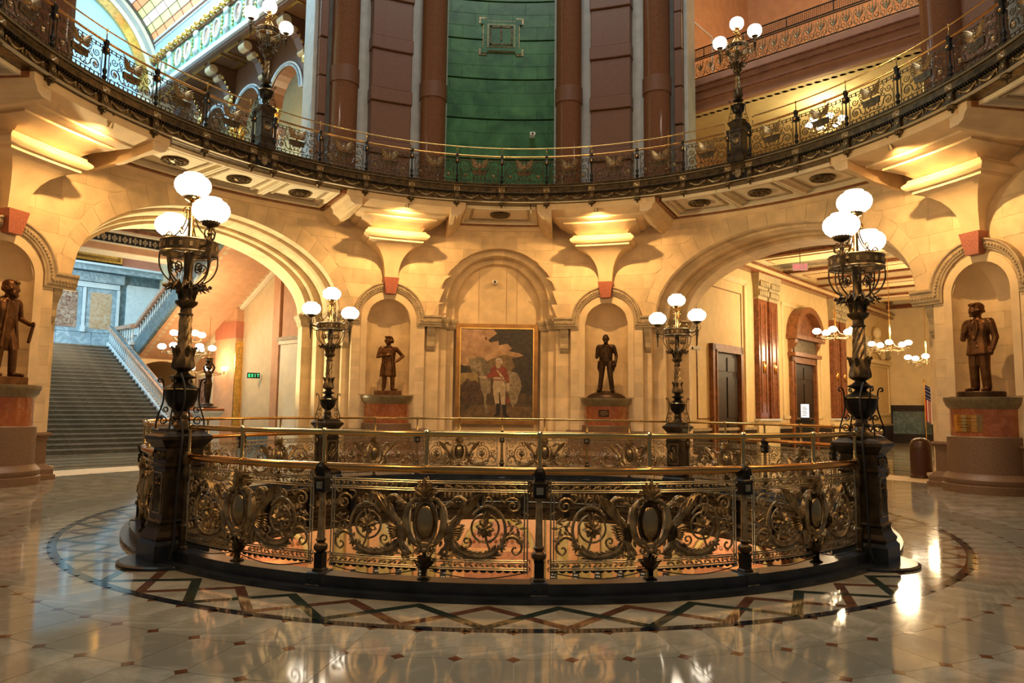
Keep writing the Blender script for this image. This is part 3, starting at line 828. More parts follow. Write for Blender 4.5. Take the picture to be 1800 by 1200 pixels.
    g.ball((-.232, -.02, .792), (.034, .018, .02)); g.leaf((-.225, -.02, .793), -.35, .06, .026, .014); g.leaf((-.245, -.02, .80), 1.9, .035, .016, .01); g.leaf((-.225, -.02, .783), -.75, .045, .015, .01)
    g.ball((-.222, 0, .555), (.05, .035, .075)); g.ball((-.205, 0, .49), (.04, .03, .06))
    for k in range(9):
        a = 2.62-.10*k; L = .37-.020*k; g.leaf((-.235-.004*k, -.006*(k % 3), .61-.006*k), a-.10, L, .050, .016, .012, -.30+.06*k)
    for k in range(6):
        a = 2.75+.16*k; g.leaf((-.25, -.02, .575-.014*k), a, .105-.010*k, .034, .014, .012, .2)
    c = curve([(-.205, -.005, .47), (-.185, -.01, .42), (-.150, -.01, .385), (-.165, -.012, .345), (-.140, -.012, .325)], 4); g.tube(c, taper(len(c), .026, .010), 6)
    c = curve([(-.22, -.005, .48), (-.205, -.01, .41), (-.19, -.01, .36), (-.20, -.01, .325)], 4); g.tube(c, taper(len(c), .022, .009), 6)
    out['winged_beast'] = (g, M['bronze_lit'])
    # tail, great scroll, rosette
    t = MB()
    c = curve([(-.225, 0, .49), (-.265, 0, .42), (-.36, 0, .365), (-.48, 0, .345), (-.58, 0, .372), (-.655, 0, .44), (-.695, 0, .545), (-.680, 0, .655), (-.625, 0, .735), (-.54, 0, .772), (-.465, 0, .745), (-.415, 0, .69)], 5)
    n = len(c); t.tube(c, [.019-.009*i/(n-1) for i in range(n)], 8)
    for i in range(2, 22, 2):
        p = c[i]; q = c[i+1]; a = math.atan2(q.z-p.z, q.x-p.x)
        t.leaf((p.x, -.005, p.z), a+.6, .095, .042, .014); t.leaf((p.x, -.005, p.z), a-.6, .085, .040, .014)
    sp = spiral(-.365, .47, .055, -.6, -1.3, .008, 14); t.tube(sp, taper(15, .011, .007), 5)
    c = curve([(-.56, 0, .755), (-.585, 0, .80), (-.555, 0, .845), (-.525, 0, .83), (-.545, 0, .815)], 4); t.tube(c, taper(len(c), .010, .006), 5)
    t.leaf((-.50, 0, .76), 1.7, .10, .03, .01); t.leaf((-.47, 0, .74), 1.2, .10, .03, .01)
    # corner volute with sprigs
    sp = spiral(-.760, .775, .078, .3, 1.6, .008, 22); t.tube(sp, taper(23, .011, .007), 5)
    c = curve([(-.685, 0, .80), (-.65, 0, .84), (-.665, 0, .87), (-.71, 0, .872)], 4); t.tube(c, .007, 5)
    for x, z, a in ((-.82, .855, 2.4), (-.80, .86, 1.2), (-.85, .72, 3.6), (-.80, .665, 3.9), (-.75, .66, 3.4), (-.79, .62, 2.6), (-.72, .64, 4.2), (-.83, .585, 3.0), (-.80, .575, 4.4), (-.76, .60, 5.2)):
        t.leaf((x, 0, z), a, .055, .026, .010); t.ball((x, -.004, z), .011, 5, 4)
    t.tube(curve([(-.70, 0, .60), (-.76, 0, .61), (-.82, 0, .585)], 4), .006, 4)
    # bottom volute under a leaf
    c = curve([(-.655, 0, .43), (-.70, 0, .50), (-.765, 0, .52), (-.825, 0, .475), (-.835, 0, .41), (-.79, 0, .368), (-.755, 0, .395), (-.775, 0, .43), (-.79, 0, .415)], 5)
    t.tube(c, taper(len(c), .016, .007), 5)
    for i in range(2, 16, 2):
        p = c[i]; q = c[i+1]; a = math.atan2(q.z-p.z, q.x-p.x); t.leaf((p.x, -.004, p.z), a-.8, .055, .028, .010); t.leaf((p.x, -.004, p.z), a+.7, .04, .022, .010)
    t.ball((-.655, -.004, .435), (.03, .022, .026)); 
    for a in (2.2, 2.9, 3.7, 4.4): t.leaf((-.655, -.004, .435), a, .06, .028, .012)
    # sprigs by the foot
    for x, z, a in ((-.12, .36, 2.6), (-.16, .345, 3.3), (-.22, .35, 3.0), (-.27, .345, 3.5), (-.25, .37, 2.3), (-.13, .42, 2.0), (-.10, .46, 1.9)): t.leaf((x, 0, z), a, .055, .026, .01)
    t.tube(curve([(-.07, 0, .37), (-.16, 0, .345), (-.28, 0, .352)], 4), .006, 4)
    out['scrollwork'] = (t, M['bronze_lit'])
    r = MB()
    sp = [Vector((-.522+.118*cos(a), 0, .585+.118*sin(a))) for a in [1.9+2*pi*i/22*.92 for i in range(23)]]; r.tube(sp, .0095, 5)
    for k in range(8): r.leaf((-.522, -.02, .585), k*pi/4+.2, .085, .05, .02, -.004)
    for k in range(5): r.leaf((-.522, -.03, .585), k*1.256, .045, .03, .014, .01)
    r.ball((-.522, -.03, .585), .02, 8, 5); r.tube(curve([(-.522, 0, .56), (-.535, 0, .48), (-.565, 0, .40)], 4), taper(9, .012, .009), 5)
    r.tube(curve([(-.522, 0, .62), (-.51, 0, .68), (-.525, 0, .72)], 4), .008, 5); r.leaf((-.54, 0, .64), 1.8, .08, .02, .008)
    out['rosette'] = (r, M['bronze_lit'])
    for k in ('leaf_crown', 'panel_foot', 'rosette', 'cartouche', 'winged_beast'):      # relief on both faces
        mb, mt = out[k]; n0 = len(mb.f); mb.add([(x, -y, z) for x, y, z in mb.v], [tuple(reversed(f)) for f in mb.f])
    return out
def build_panel_proto(name, pm, R_, label, cat, both=()):
    t = thing(name, label, cat)
    for k, (mb, mt) in pm.items():
        ob = MB().add(mb.v, mb.f).xf(bend(R_)).build(k, mt, t, smooth=True)
        if k in both:
            mm = MB().add([(-x, y, z) for x, y, z in mb.v], [tuple(reversed(f)) for f in mb.f]); mm.xf(bend(R_)).build(k, mt, t, smooth=True)
    return t
STUFFY = ('upper_border_scroll', 'lower_border_scroll', 'scalloped_fringe')
def panel_proto(name, pm, R_, parent, both=()):
    t = link(name, None, parent)
    for k, (mb, mt) in pm.items():
        ob = MB().add(mb.v, mb.f).xf(bend(R_)).build(k, mt, t, smooth=True)
        if k in STUFFY: stuff(ob)
        if k in both:
            mm = MB().add([(-x, y, z) for x, y, z in mb.v], [tuple(reversed(f)) for f in mb.f]); mm.xf(bend(R_)).build(k, mt, t, smooth=True)
    KIDS[t.name] = list(t.children)
    return t
def on_ring(o, off, R_):
    o.location = (R_*sin(off*D2R), R_*cos(off*D2R)-R_, 0); o.rotation_euler = (0, 0, -off*D2R)
def brass_rail(nm, t, R_, z, r, mt, hf, bal=(), h=0, n=48):
    mb = MB(); pts = [(R_*sin((-hf+2*hf*i/n)*D2R), R_*cos((-hf+2*hf*i/n)*D2R)-R_, z) for i in range(n+1)]
    ro = mb.tube(pts, r, 10).build(nm, mt, t, smooth=True)
    if bal:
        mb = MB(); k_ = r/.030
        mb.lathe([(.034,-h),(.038,-h+.02),(.028,-h+.03),(.021,-h+.045),(.021,-.04),(.028,-.035),(.028,-.015),(.036,-.01),(.036,.02),(.02,.035),(.0,.04)], 10)
        me = mb.xf(lambda x, y, z_: (x*k_, y*k_, z_+z)).mesh('baluster', M['brass'], True)
        for b_ in bal: link('baluster', me, ro, (R_*sin(b_*D2R), R_*cos(b_*D2R)-R_, 0))
    return ro
ORD = ['first', 'second', 'third', 'fourth', 'fifth', 'sixth', 'seventh', 'eighth', 'ninth', 'tenth']
def post_proto(parent):
    t = link('post', None, parent)
    mb = MB(); mb.frustum([(.075,.11,0.02),(.075,.11,.05),(.07,.105,.055),(.07,.105,.15),(.066,.09,.157)]); mb.ball((-.035,.108,.10), .011, 6, 4); mb.ball((.035,.108,.10), .011, 6, 4)
    mb.build('post_shoe', M['kerb'], t)
    mb = MB(); mb.frustum([(.05,.05,.15),(.05,.05,.165),(.04,.04,.18),(.04,.04,.30),(.046,.046,.315)]); mb.build('lower_block', M['bronze_black'], t)
    mb = MB(); mb.lathe([(.03,.31),(.055,.335),(.062,.365),(.055,.385),(.035,.40),(.038,.41),(.047,.42),(.047,.43),(.036,.44)], 14)
    for k in range(8):
        a = k*pi/4; mb.ball((.05*cos(a), .05*sin(a), .36), (.016,.016,.028), 6, 4)
    mb.build('foliate_foot', M['bronze'], t, smooth=True)
    mb = MB(); mb.lathe([(.036,.435),(.031,.60),(.028,.80),(.028,.83),(.038,.84),(.038,.85)], 12); mb.build('shaft', M['bronze_lit'], t, smooth=True)
    mb = MB(); mb.frustum([(.045,.045,.845),(.055,.055,.855),(.055,.055,.955),(.06,.06,.962),(.06,.06,.972),(.045,.045,.985),(.04,.04,1.02)]); mb.build('block', M['bronze_black'], t)
    mb = MB()
    for s in (-1, 1):
        mb.box(-.03,.03,s*.055,s*.058,.878,.938)
    mb.box(-.02,.02,-.064,.064,.888,.928); mb.build('plaque', M['bronze_edge'], t)
    mb = MB()
    for s in (-1, 1):
        sp = spiral(s*.03, 1.06, .03, pi/2, s*-1.2, .006, 12); mb.tube(sp, taper(13, .016, .01), 6); 
    mb.frustum([(.045,.05,1.015),(.05,.055,1.04),(.042,.055,1.075),(.03,.04,1.10),(.02,.03,1.115)]); mb.ball((0,.045,1.06), (.03,.025,.03)); mb.ball((0,-.045,1.06), (.03,.025,.03))
    mb.build('rail_bracket', M['bronze_black'], t, smooth=True)
    KIDS[t.name] = list(t.children)
    return t
WP = panel_meshes(); pproto = tproto = None
SIDE = {180: 'near stretch of ornate bronze and brass railing round the well, facing the camera', 0: 'far stretch of bronze railing across the well, in front of the painting',
        270: 'left stretch of bronze railing curving back from the near left lamp', 90: 'right stretch of bronze railing curving back from the near right lamp'}
for q in (180, 0, 270, 90):
    t = thing('well_railing', SIDE[q], 'railing', P3(q, RR, 0), -q*D2R, 'railing stretches round the floor well')
    for k in range(4):
        if pproto is None: pn = pproto = panel_proto('railing_panel', WP, RR, t, ('winged_beast', 'scrollwork', 'rosette'))
        else: pn = copy_tree(pproto, t)
        on_ring(pn, (k-1.5)*PWL, RR)
    for k in (-1, 0, 1):
        if tproto is None: po = tproto = post_proto(t)
        else: po = copy_tree(tproto, t)
        on_ring(po, k*PWL, RR)
    brass_rail('lower_rail', t, RR, 1.075, .036, M['copper'], 2*PWL-1.2)
    brass_rail('top_rail', t, RR, 1.38, .026, M['brass'], 2*PWL-.9, [k*PWL/2 for k in range(-3, 4)]+[-2*PWL+.9, 2*PWL-.9], .305)
    if q == 180:
        for k in range(4):
            a0 = (k-1.5)*PWL-PWL/2+1.2; a1 = a0+PWL-2.4; am = (a0+a1)/2
            for (p, q_) in ((a0, am-.6), (am+.6, a1)):
                n = 8; mb = MB(); mb.tube([((RR+.03)*sin((p+(q_-p)*i/n)*D2R), (RR+.03)*cos((p+(q_-p)*i/n)*D2R)-RR, .225-.055*sin(pi*i/n)) for i in range(n+1)], .005, 5)
                mb.build('cable', M['black'], t)
# ---- kerb under the railing
kb = ringseg(0, 360, 5.13, 5.32, .045, .145, 120); k2 = ringseg(0, 360, 5.05, 5.42, .0015, .045, 120)
kerb = tag(struct(kb.build('trim_kerb', M['kerb'])), 'round black iron kerb under the well railing'); k2.build('kerb_step', M['kerb'], kerb)
# ================================================================== LAMP STANDARDS
GPROF = [(.060,-.125),(.085,-.122),(.115,-.11),(.160,-.075),(.184,-.03),(.188,.01),(.178,.05),(.150,.085),(.115,.105),(.105,.112),(.100,.128),(.07,.133),(.0,.134)]
def lamp_top(t, dz, sc_globe=1.0, round_=False):
    """candelabrum; z measured from pedestal top 1.35 + dz"""
    def Z(mb): return mb.xf(lambda x, y, z: (x, y, z+dz))
    mb = MB(); mb.lathe([(.20,1.345),(.20,1.36),(.16,1.375),(.12,1.39),(.085,1.42),(.07,1.46),(.085,1.47),(.085,1.485),(.065,1.50),(.060,1.54),(.08,1.55)], 18); Z(mb).build('lamp_foot', M['bronze'], t, smooth=True)
    mb = MB(); mb.lathe([(.05,1.545),(.08,1.56),(.125,1.60),(.155,1.66),(.165,1.73),(.168,1.755),(.178,1.76),(.178,1.785),(.168,1.79),(.13,1.81),(.085,1.835),(.06,1.86),(.075,1.875),(.13,1.895),(.135,1.905),(.09,1.925),(.06,1.95),(.055,1.97)], 22); u_ = Z(mb).build('urn', M['bronze_black'], t, smooth=True)
    mb = MB(); mb.tube([(.179*cos(2*pi*i/24), .179*sin(2*pi*i/24), 1.772) for i in range(24)], .008, 5, closed=True); Z(mb).build('gilt_band', M['brass'], u_)
    mb = MB(); mb.lathe([(.06,1.965),(.085,1.98),(.112,2.0),(.115,2.03),(.105,2.08),(.085,2.16),(.07,2.20)], 24, flute=.07, nfl=10)
    for k in range(6):
        a = k*pi/3; mb.tube([(.085*cos(a), .085*sin(a), 2.12), (.10*cos(a), .10*sin(a), 2.20), (.125*cos(a), .125*sin(a), 2.22), (.13*cos(a), .13*sin(a), 2.20)], [.02,.022,.018,.008], 5)
    Z(mb).build('leaf_base', M['bronze'], t, smooth=True)
    pr = []; tw = []
    for i in range(25): pr.append((.066-.010*i/24, 2.15+.42*i/24)); tw.append(3.0*i/24)
    mb = MB(); mb.lathe(pr, 42, twist=tw, flute=.17, nfl=7); Z(mb).build('twisted_shaft', M['bronze_lit'], t, smooth=True)
    mb = MB(); mb.lathe([(.055,2.555),(.075,2.565),(.075,2.58),(.06,2.59),(.058,2.64),(.07,2.65),(.105,2.68),(.115,2.70),(.115,2.715),(.08,2.725),(.07,2.77),(.085,2.83),(.08,2.87),(.055,2.92),(.045,3.0),(.05,3.2),(.06,3.24),(.045,3.26),(.04,3.40)], 18)
    for k in range(8):
        a = k*pi/4; mb.tube([(.07*cos(a), .07*sin(a), 2.72), (.085*cos(a), .085*sin(a), 2.80), (.115*cos(a), .115*sin(a), 2.83), (.11*cos(a), .11*sin(a), 2.80)], [.018,.02,.014,.006], 5)
    Z(mb).build('capital', M['bronze'], t, smooth=True)
    # crown ring: two hoops and pierced band
    mb = MB(); rc = .285
    for z in (3.225, 3.355): mb.tube([(rc*cos(2*pi*i/36), rc*sin(2*pi*i/36), z) for i in range(36)], .012, 6, closed=True)
    rg = Z(mb).build('crown_ring', M['bronze_lit'], t, smooth=True)
    mb = MB(); mb.lathe([(rc+.004,3.235),(rc+.004,3.345)], 36, caps=False); mb.lathe([(rc-.012,3.345),(rc-.012,3.235)], 36, caps=False); Z(mb).build('crown_band', M['bronze'], rg)
    mb = MB()
    for k in range(18):
        a = k*pi/9; mb.cbox((0,0,0), (.012, .03, .05)); 
        for i in range(8):
            x, y, z = mb.v[-8+i]; mb.v[-8+i] = ((rc+.008+x)*cos(a)-y*sin(a), (rc+.008+x)*sin(a)+y*cos(a), 3.29+z)
    Z(mb).build('crown_studs', M['bronze_lit'], rg)
    for k in range(8):
        a = k*pi/4+pi/8; mb = MB()
        def rp(pts, r): return [(p[0]*cos(a), p[0]*sin(a), p[1]) for p in pts]
        c = curve([(x*cos(a), x*sin(a), z) for x, z in ((.06,2.88),(.13,2.90),(.23,2.98),(.285,3.10),(.285,3.23))], 4); mb.tube(c, .009, 5)
        s_ = [(.13+.055*cos(th)*(1-.55*i/14), 3.08+.055*sin(th)*(1-.55*i/14)) for i, th in [(i, -1.2+i*.55) for i in range(15)]]
        mb.tube([(x*cos(a), x*sin(a), z) for x, z in s_], .008, 5)
        for j in range(4):
            b = a+(j-1.5)*.16; mb.tube([(.10*cos(b), .10*sin(b), 2.84), (.17*cos(b), .17*sin(b), 2.86+.02*j), (.22*cos(b), .22*sin(b), 2.83+.03*(j % 2))], [.009,.016,.005], 6)
        mb.ball((.225*cos(a), .225*sin(a), 2.88), (.022,.022,.022), 6, 4)
        Z(mb).build('cage_rib', M['bronze'], t, smooth=True)
    # spokes
    mb = MB()
    for k in range(4):
        a = k*pi/2; mb.tube([(0,0,3.24), (rc*cos(a), rc*sin(a), 3.24)], .008, 5)
    Z(mb).build('ring_spokes', M['bronze'], rg)
    # central stem with scrolls
    mb = MB(); mb.lathe([(.05,3.33),(.035,3.38),(.03,3.5),(.022,3.72),(.03,3.75),(.03,3.76),(.02,3.78),(.02,3.80),(.045,3.815),(.075,3.83),(.085,3.845),(.085,3.87),(.07,3.88)], 14); st = Z(mb).build('stem', M['brass'], t, smooth=True)
    mb = MB()
    for k in range(4):
        a = k*pi/2+pi/4
        c = curve([(x*cos(a), x*sin(a), z) for x, z in ((.03,3.78),(.045,3.70),(.05,3.62),(.09,3.52),(.17,3.43),(.235,3.40),(.255,3.44),(.225,3.475),(.195,3.45),(.215,3.43))], 4); mb.tube(c, .008, 5)
        s_ = [(.06+.035*cos(th)*(1-.5*i/11), 3.715+.035*sin(th)*(1-.5*i/11)) for i, th in [(i, 2.5-i*.55) for i in range(12)]]; mb.tube([(x*cos(a), x*sin(a), z) for x, z in s_], .007, 4)
    Z(mb).build('stem_scrolls', M['brass'], t, smooth=True)
    # side arms
    for s in (-1, 1):
        mb = MB(); x = .475
        mb.tube(curve([(s*rc,0,3.29),(s*.36,0,3.27),(s*.43,0,3.285),(s*x,0,3.30)], 4), .016, 6)
        mb.lathe([(.0,2.99),(.008,3.0),(.012,3.08),(.022,3.18),(.034,3.22),(.028,3.25),(.036,3.28),(.036,3.32),(.022,3.34),(.022,3.37),(.03,3.38),(.02,3.40),(.018,3.44),(.05,3.455),(.08,3.47),(.088,3.485),(.088,3.51),(.07,3.515)], 14, (s*x,0,0))
        for k in range(4):
            a = k*pi/2+.4; mb.tube([(s*x+r_*cos(a), r_*sin(a), z) for r_, z in ((.03,3.30),(.065,3.34),(.075,3.39),(.055,3.43),(.03,3.43))], .006, 4)
        mb.tube([(s*rc, 0, 3.20), (s*.36, 0, 3.18), (s*.42, 0, 3.22), (s*x, 0, 3.24)], .008, 5)
        am = Z(mb).build('arm', M['bronze'], t, smooth=True)
        gl = MB(); gl.lathe(GPROF, 28)
        if round_: gl = MB(); gl.lathe([(.06,-.15),(.09,-.148),(.14,-.12),(.172,-.06),(.178,0),(.168,.055),(.135,.105),(.08,.14),(0,.15)], 24)
        gl.xf(lambda X, Y, Z_: (X+s*x, Y, Z_+3.625+dz)).build('globe', M['globe'], t, smooth='all')
        cw = MB()
        for k in range(16):
            a = k*pi/8; cw.ball((s*x+.092*cos(a), .092*sin(a), 3.505+dz), .010, 5, 4)
        cw.build('globe_gallery', M['bronze_lit'], am)
    gl = MB(); gl.lathe(GPROF if not round_ else [(.06,-.15),(.09,-.148),(.14,-.12),(.172,-.06),(.178,0),(.168,.055),(.135,.105),(.08,.14),(0,.15)], 28)
    gl.xf(lambda X, Y, Z_: (X, Y, Z_+3.99+dz)).build('globe', M['globe'], t, smooth='all')
    cw = MB()
    for k in range(16):
        a = k*pi/8; cw.ball((.09*cos(a), .09*sin(a), 3.87+dz), .010, 5, 4)
    cw.build('globe_gallery', M['bronze_lit'], st)
    # scroll braces round the urn
    for k in range(4):
        a = k*pi/2+pi/4; mb = MB()
        c = curve([(x*cos(a), x*sin(a), z) for x, z in ((.25,1.36),(.245,1.45),(.21,1.56),(.185,1.66),(.19,1.80),(.205,1.87),(.24,1.885),(.25,1.855),(.225,1.845))], 4); mb.tube(c, .0085, 5)
        for cz, cx, rr, sg in ((1.44,.18,.05,1), (1.56,.16,.035,-1)):
            s_ = [(cx+rr*cos(th)*(1-.6*i/13), cz+rr*sin(th)*(1-.6*i/13)) for i, th in [(i, sg*(i*.6)) for i in range(14)]]; mb.tube([(x*cos(a), x*sin(a), z) for x, z in s_], .007, 4)
        Z(mb).build('scroll_brace', M['bronze_black'], t, smooth=True)
def low_pedestal(t):
    mb = MB(); mb.frustum([(.225,.28,.03),(.225,.28,.20),(.215,.27,.215),(.20,.25,.24)]); mb.build('plinth', M['kerb'], t)
    mb = MB(); mb.frustum([(.20,.25,.24),(.21,.26,.26),(.21,.26,.28),(.18,.225,.33),(.165,.205,.40),(.18,.22,.41),(.18,.22,.425),(.155,.195,.44),(.15,.185,.96),(.17,.205,.975),(.17,.205,.995),(.155,.19,1.01),(.155,.19,1.16),(.175,.21,1.18),(.20,.235,1.22),(.225,.26,1.25),(.225,.26,1.285),(.19,.22,1.31),(.17,.20,1.335),(.17,.20,1.35)]); d = mb.build('pedestal', M['bronze_ped'], t)
    for s in (-1, 1):
        mb = MB(); y = s*.192
        def fr(x0, x1, z0, z1, w_, th):
            mb.box(x0,x1,min(y,y+s*th),max(y,y+s*th),z0,z0+w_); mb.box(x0,x1,min(y,y+s*th),max(y,y+s*th),z1-w_,z1)
            mb.box(x0,x0+w_,min(y,y+s*th),max(y,y+s*th),z0,z1); mb.box(x1-w_,x1,min(y,y+s*th),max(y,y+s*th),z0,z1)
        fr(-.11,.11,.50,.92,.012,.008)
        mb.build('panel_moulding', M['bronze_lit'], d)
        mb = MB()
        for k in range(5): mb.leaf((0, y, .56), pi/2+(k-2)*.35, .26-.03*abs(k-2), .06, .02*s if s < 0 else .02)
        for k in range(6): mb.leaf((0, y, .80), k*pi/3, .07, .04, .02)
        mb.ball((0, y+s*.01, .80), .022); 
        for k in range(4): mb.leaf((-.12+.08*k, s*.205, .345), pi/2, .07, .07, .03)
        for k in (-1, 1): mb.tube(spiral(k*.10, 1.085, .045, pi/2, -k*1.3, .008, 12, s*.20), .011, 5)
        mb.ball((0, s*.195, 1.085), (.05,.03,.05)); stuff(mb.build('relief', M['bronze'], d, smooth=True))
    for s in (-1, 1):        # slim colonnette on either flank
        mb = MB(); x = s*.232
        for yy in (.0,):
            mb.lathe([(.045,.15),(.045,.17),(.034,.18),(.034,.30),(.05,.36),(.05,.385),(.03,.40),(.034,.43),(.024,.80),(.03,.82),(.044,.84),(.044,.94),(.034,.96),(.034,1.0),(.05,1.03),(.055,1.08),(.035,1.13)], 12, (x, yy, 0))
        mb.build('colonnette', M['bronze'], t, smooth=True)
    mb = MB(); mb.lathe([(.52,.0015),(.52,.022),(.49,.034),(.40,.036),(.30,.036)], 40); mb.build('base_disc', M['kerb'], t)
LN = {-135: 'near left', 135: 'near right', -45: 'far left', 45: 'far right'}
lp = thing('lamp_standard', 'x', 'lamp'); low_pedestal(lp); lamp_top(lp, 0.0)
KIDS[lp.name] = list(lp.children)
for ch in lp.children: KIDS[ch.name] = list(ch.children)
first = True
for a in (-135, 135, -45, 45):
    o = lp if first else copy_tree(lp); first = False
    o.location = P3(a, RR, 0); o.rotation_euler = (0, 0, -a*D2R)
    tag(o, 'tall bronze candelabrum lamp with three white globes at the %s of the floor well' % LN[a], 'lamp', 'globe lamps on the well railing')
    if abs(a) == 135:
        sx = 1 if a > 0 else -1
        MB().tube(curve([(sx*.10,.06,1.94),(sx*.185,.05,1.80),(sx*.19,.05,1.62),(sx*.15,.06,1.48),(sx*.24,.07,1.33),(sx*.27,.09,1.1),(sx*.26,.10,.7),(sx*.29,.12,.25),(sx*.30,.16,.07)], 5), .012, 6).build('power_cord', M['black'], o, smooth=True)
# ================================================================== RING BALCONY
def upper_panel():
    H = 0.555; out = {}
    fr = MB()
    for z in (8.005, 8.075, 8.625, 8.685): hbar(fr, -H, H, z, .009, 8)
    for s in (-1, 1): rod(fr, (s*H, 0, 7.98), (s*H, 0, 8.70), .010)
    for i in range(10):
        x = -H+2*H*(i+.5)/10
        fr.box(x-.010, x+.010, -.008, .008, 8.005, 8.075); fr.box(x-.010, x+.010, -.008, .008, 8.625, 8.685)
    out['panel_frame'] = (fr, M['bronze'])
    e = MB()
    e.ball((0, -.03, 8.50), (.045, .04, .075)); e.ball((0, -.045, 8.585), (.024, .026, .028)); e.leaf((0, -.06, 8.585), -1.2, .045, .02, .015)
    w_ = MB()
    for k in range(7): w_.leaf((.02, -.025, 8.50-.008*k), .95-.16*k, .33-.026*k, .055, .018, .015, -.35+.05*k)
    w_.mirror(); e.add(w_.v, w_.f)
    for k in range(3): e.leaf((0, -.02, 8.45), -pi/2+(k-1)*.35, .10, .04, .015)
    out['eagle'] = (e, M['bronze_lit'])
    p = MB(); p.prism([(-.20, 8.25), (-.20, 8.39), (.20, 8.39), (.20, 8.25), (.12, 8.25), (.06, 8.225), (-.06, 8.225), (-.12, 8.25)], -.03, .012)
    for s in (-1, 1): p.tube(spiral(s*.20, 8.36, .035, -pi/2, s*1.2, .006, 10), .009, 4)
    for i in range(6): p.ball((-.11+.044*i, -.034, 8.315), (.014, .008, .028), 5, 4)
    out['scroll_plaque'] = (p, M['bronze'])
    t = MB()
    t.tube(spiral(-.40, 8.22, .125, -.4, 1.55, .02, 24), taper(25, .013, .008), 5)
    t.tube(spiral(-.42, 8.47, .085, .3, -1.5, .012, 20), taper(21, .011, .007), 5)
    t.tube(spiral(-.25, 8.50, .055, 2.0, 1.3, .01, 14), taper(15, .009, .006), 5)
    t.tube(curve([(-.285, 0, 8.20), (-.22, 0, 8.13), (-.10, 0, 8.12), (0, 0, 8.15)], 5), .011, 5)
    t.tube(curve([(-.34, 0, 8.33), (-.26, 0, 8.36), (-.22, 0, 8.42), (-.28, 0, 8.46)], 5), .009, 5)
    t.tube(curve([(-.52, 0, 8.12), (-.53, 0, 8.3), (-.50, 0, 8.42)], 5), .008, 4)
    for x, z, a in ((-.33, 8.35, 1.0), (-.24, 8.38, 2.2), (-.5, 8.36, 2.0), (-.52, 8.55, 2.2), (-.33, 8.56, .8), (-.2, 8.13, .7), (-.12, 8.12, 2.0), (-.06, 8.14, 1.2), (-.30, 8.12, 4.4), (-.46, 8.10, 4.0), (-.17, 8.18, 1.4), (-.08, 8.19, 1.8), (-.20, 8.45, .3), (-.38, 8.59, 1.6)): t.leaf((x, 0, z), a, .07, .032, .010)
    out['scrollwork'] = (t, M['bronze'])
    r = MB()
    for k in range(6): r.leaf((-.40, -.01, 8.22), k*pi/3, .06, .036, .016)
    r.ball((-.40, -.02, 8.22), .016, 6, 4); out['rosette'] = (r, M['bronze_lit'])
    return {k: (MB().add([(x, y, z-7.9) for x, y, z in mb.v], mb.f), mt) for k, (mb, mt) in out.items()}
def side(a): return 'left' if a < 0 else 'right'
UPA = sorted([q+(k-4.5)*PWU for q in (-90, 0, 90) for k in range(10) if abs(q+(k-4.5)*PWU) <= 103])
def up_post(parent):
    t = link('post', None, parent)
    z = lambda h: h-7.9
    mb = MB(); mb.frustum([(.07,.055,z(7.43)),(.07,.055,z(7.72))]); mb.lathe([(.052,.0),(.056,.012),(.035,.02),(.0,.03)], 14, (0,0,0)) if False else None
    mb.build('bracket_block', M['bronze'], t)
    mb = MB(); mb.tube([(.045*cos(2*pi*i/16), -.07, z(7.60)+.045*sin(2*pi*i/16)) for i in range(16)], .010, 5, closed=True); mb.ball((0,-.06,z(7.60)), (.025,.02,.025)); mb.build('disc', M['bronze_lit'], t, smooth=True)
    mb = MB(); mb.frustum([(.085,.07,z(7.72)),(.085,.075,z(7.86)),(.095,.085,z(7.87)),(.095,.085,z(7.90))])
    for a in (pi/4, 3*pi/4, 5*pi/4, 7*pi/4): mb.leaf((0,-.075,z(7.79)), a, .085, .04, .015)
    mb.build('cap_block', M['bronze_lit'], t)
    mb = MB(); mb.lathe([(.0,z(7.285)),(.02,z(7.30)),(.028,z(7.32)),(.015,z(7.335)),(.05,z(7.36)),(.08,z(7.39)),(.085,z(7.42)),(.07,z(7.435))], 12)
    for k in range(8):
        a = k*pi/4; mb.ball((.07*cos(a), .07*sin(a), z(7.385)), .022, 6, 4)
    mb.build('pendant', M['bronze'], t, smooth=True)
    mb = MB(); mb.lathe([(.05,z(7.90)),(.05,z(7.94)),(.03,z(7.95)),(.032,z(8.03)),(.05,z(8.05)),(.05,z(8.08)),(.03,z(8.10)),(.025,z(8.13)),(.045,z(8.17)),(.045,z(8.21)),(.022,z(8.25)),(.018,z(8.52)),(.03,z(8.54))], 12); mb.build('shaft', M['bronze_black'], t, smooth=True)
    mb = MB(); mb.cbox((0,0,z(8.61)), (.10,.09,.12)); mb.frustum([(.045,.045,z(8.67)),(.03,.03,z(8.70)),(.035,.04,z(8.74)),(.04,.045,z(8.79)),(.03,.035,z(8.83))]); mb.build('head_block', M['bronze_black'], t)
    mb = MB(); mb.ball((0,-.05,z(8.61)), (.036,.03,.036)); mb.build('stud', M['copper'], t, smooth=True)
    KIDS[t.name] = list(t.children)
    return t
UP = upper_panel(); uproto = qproto = None
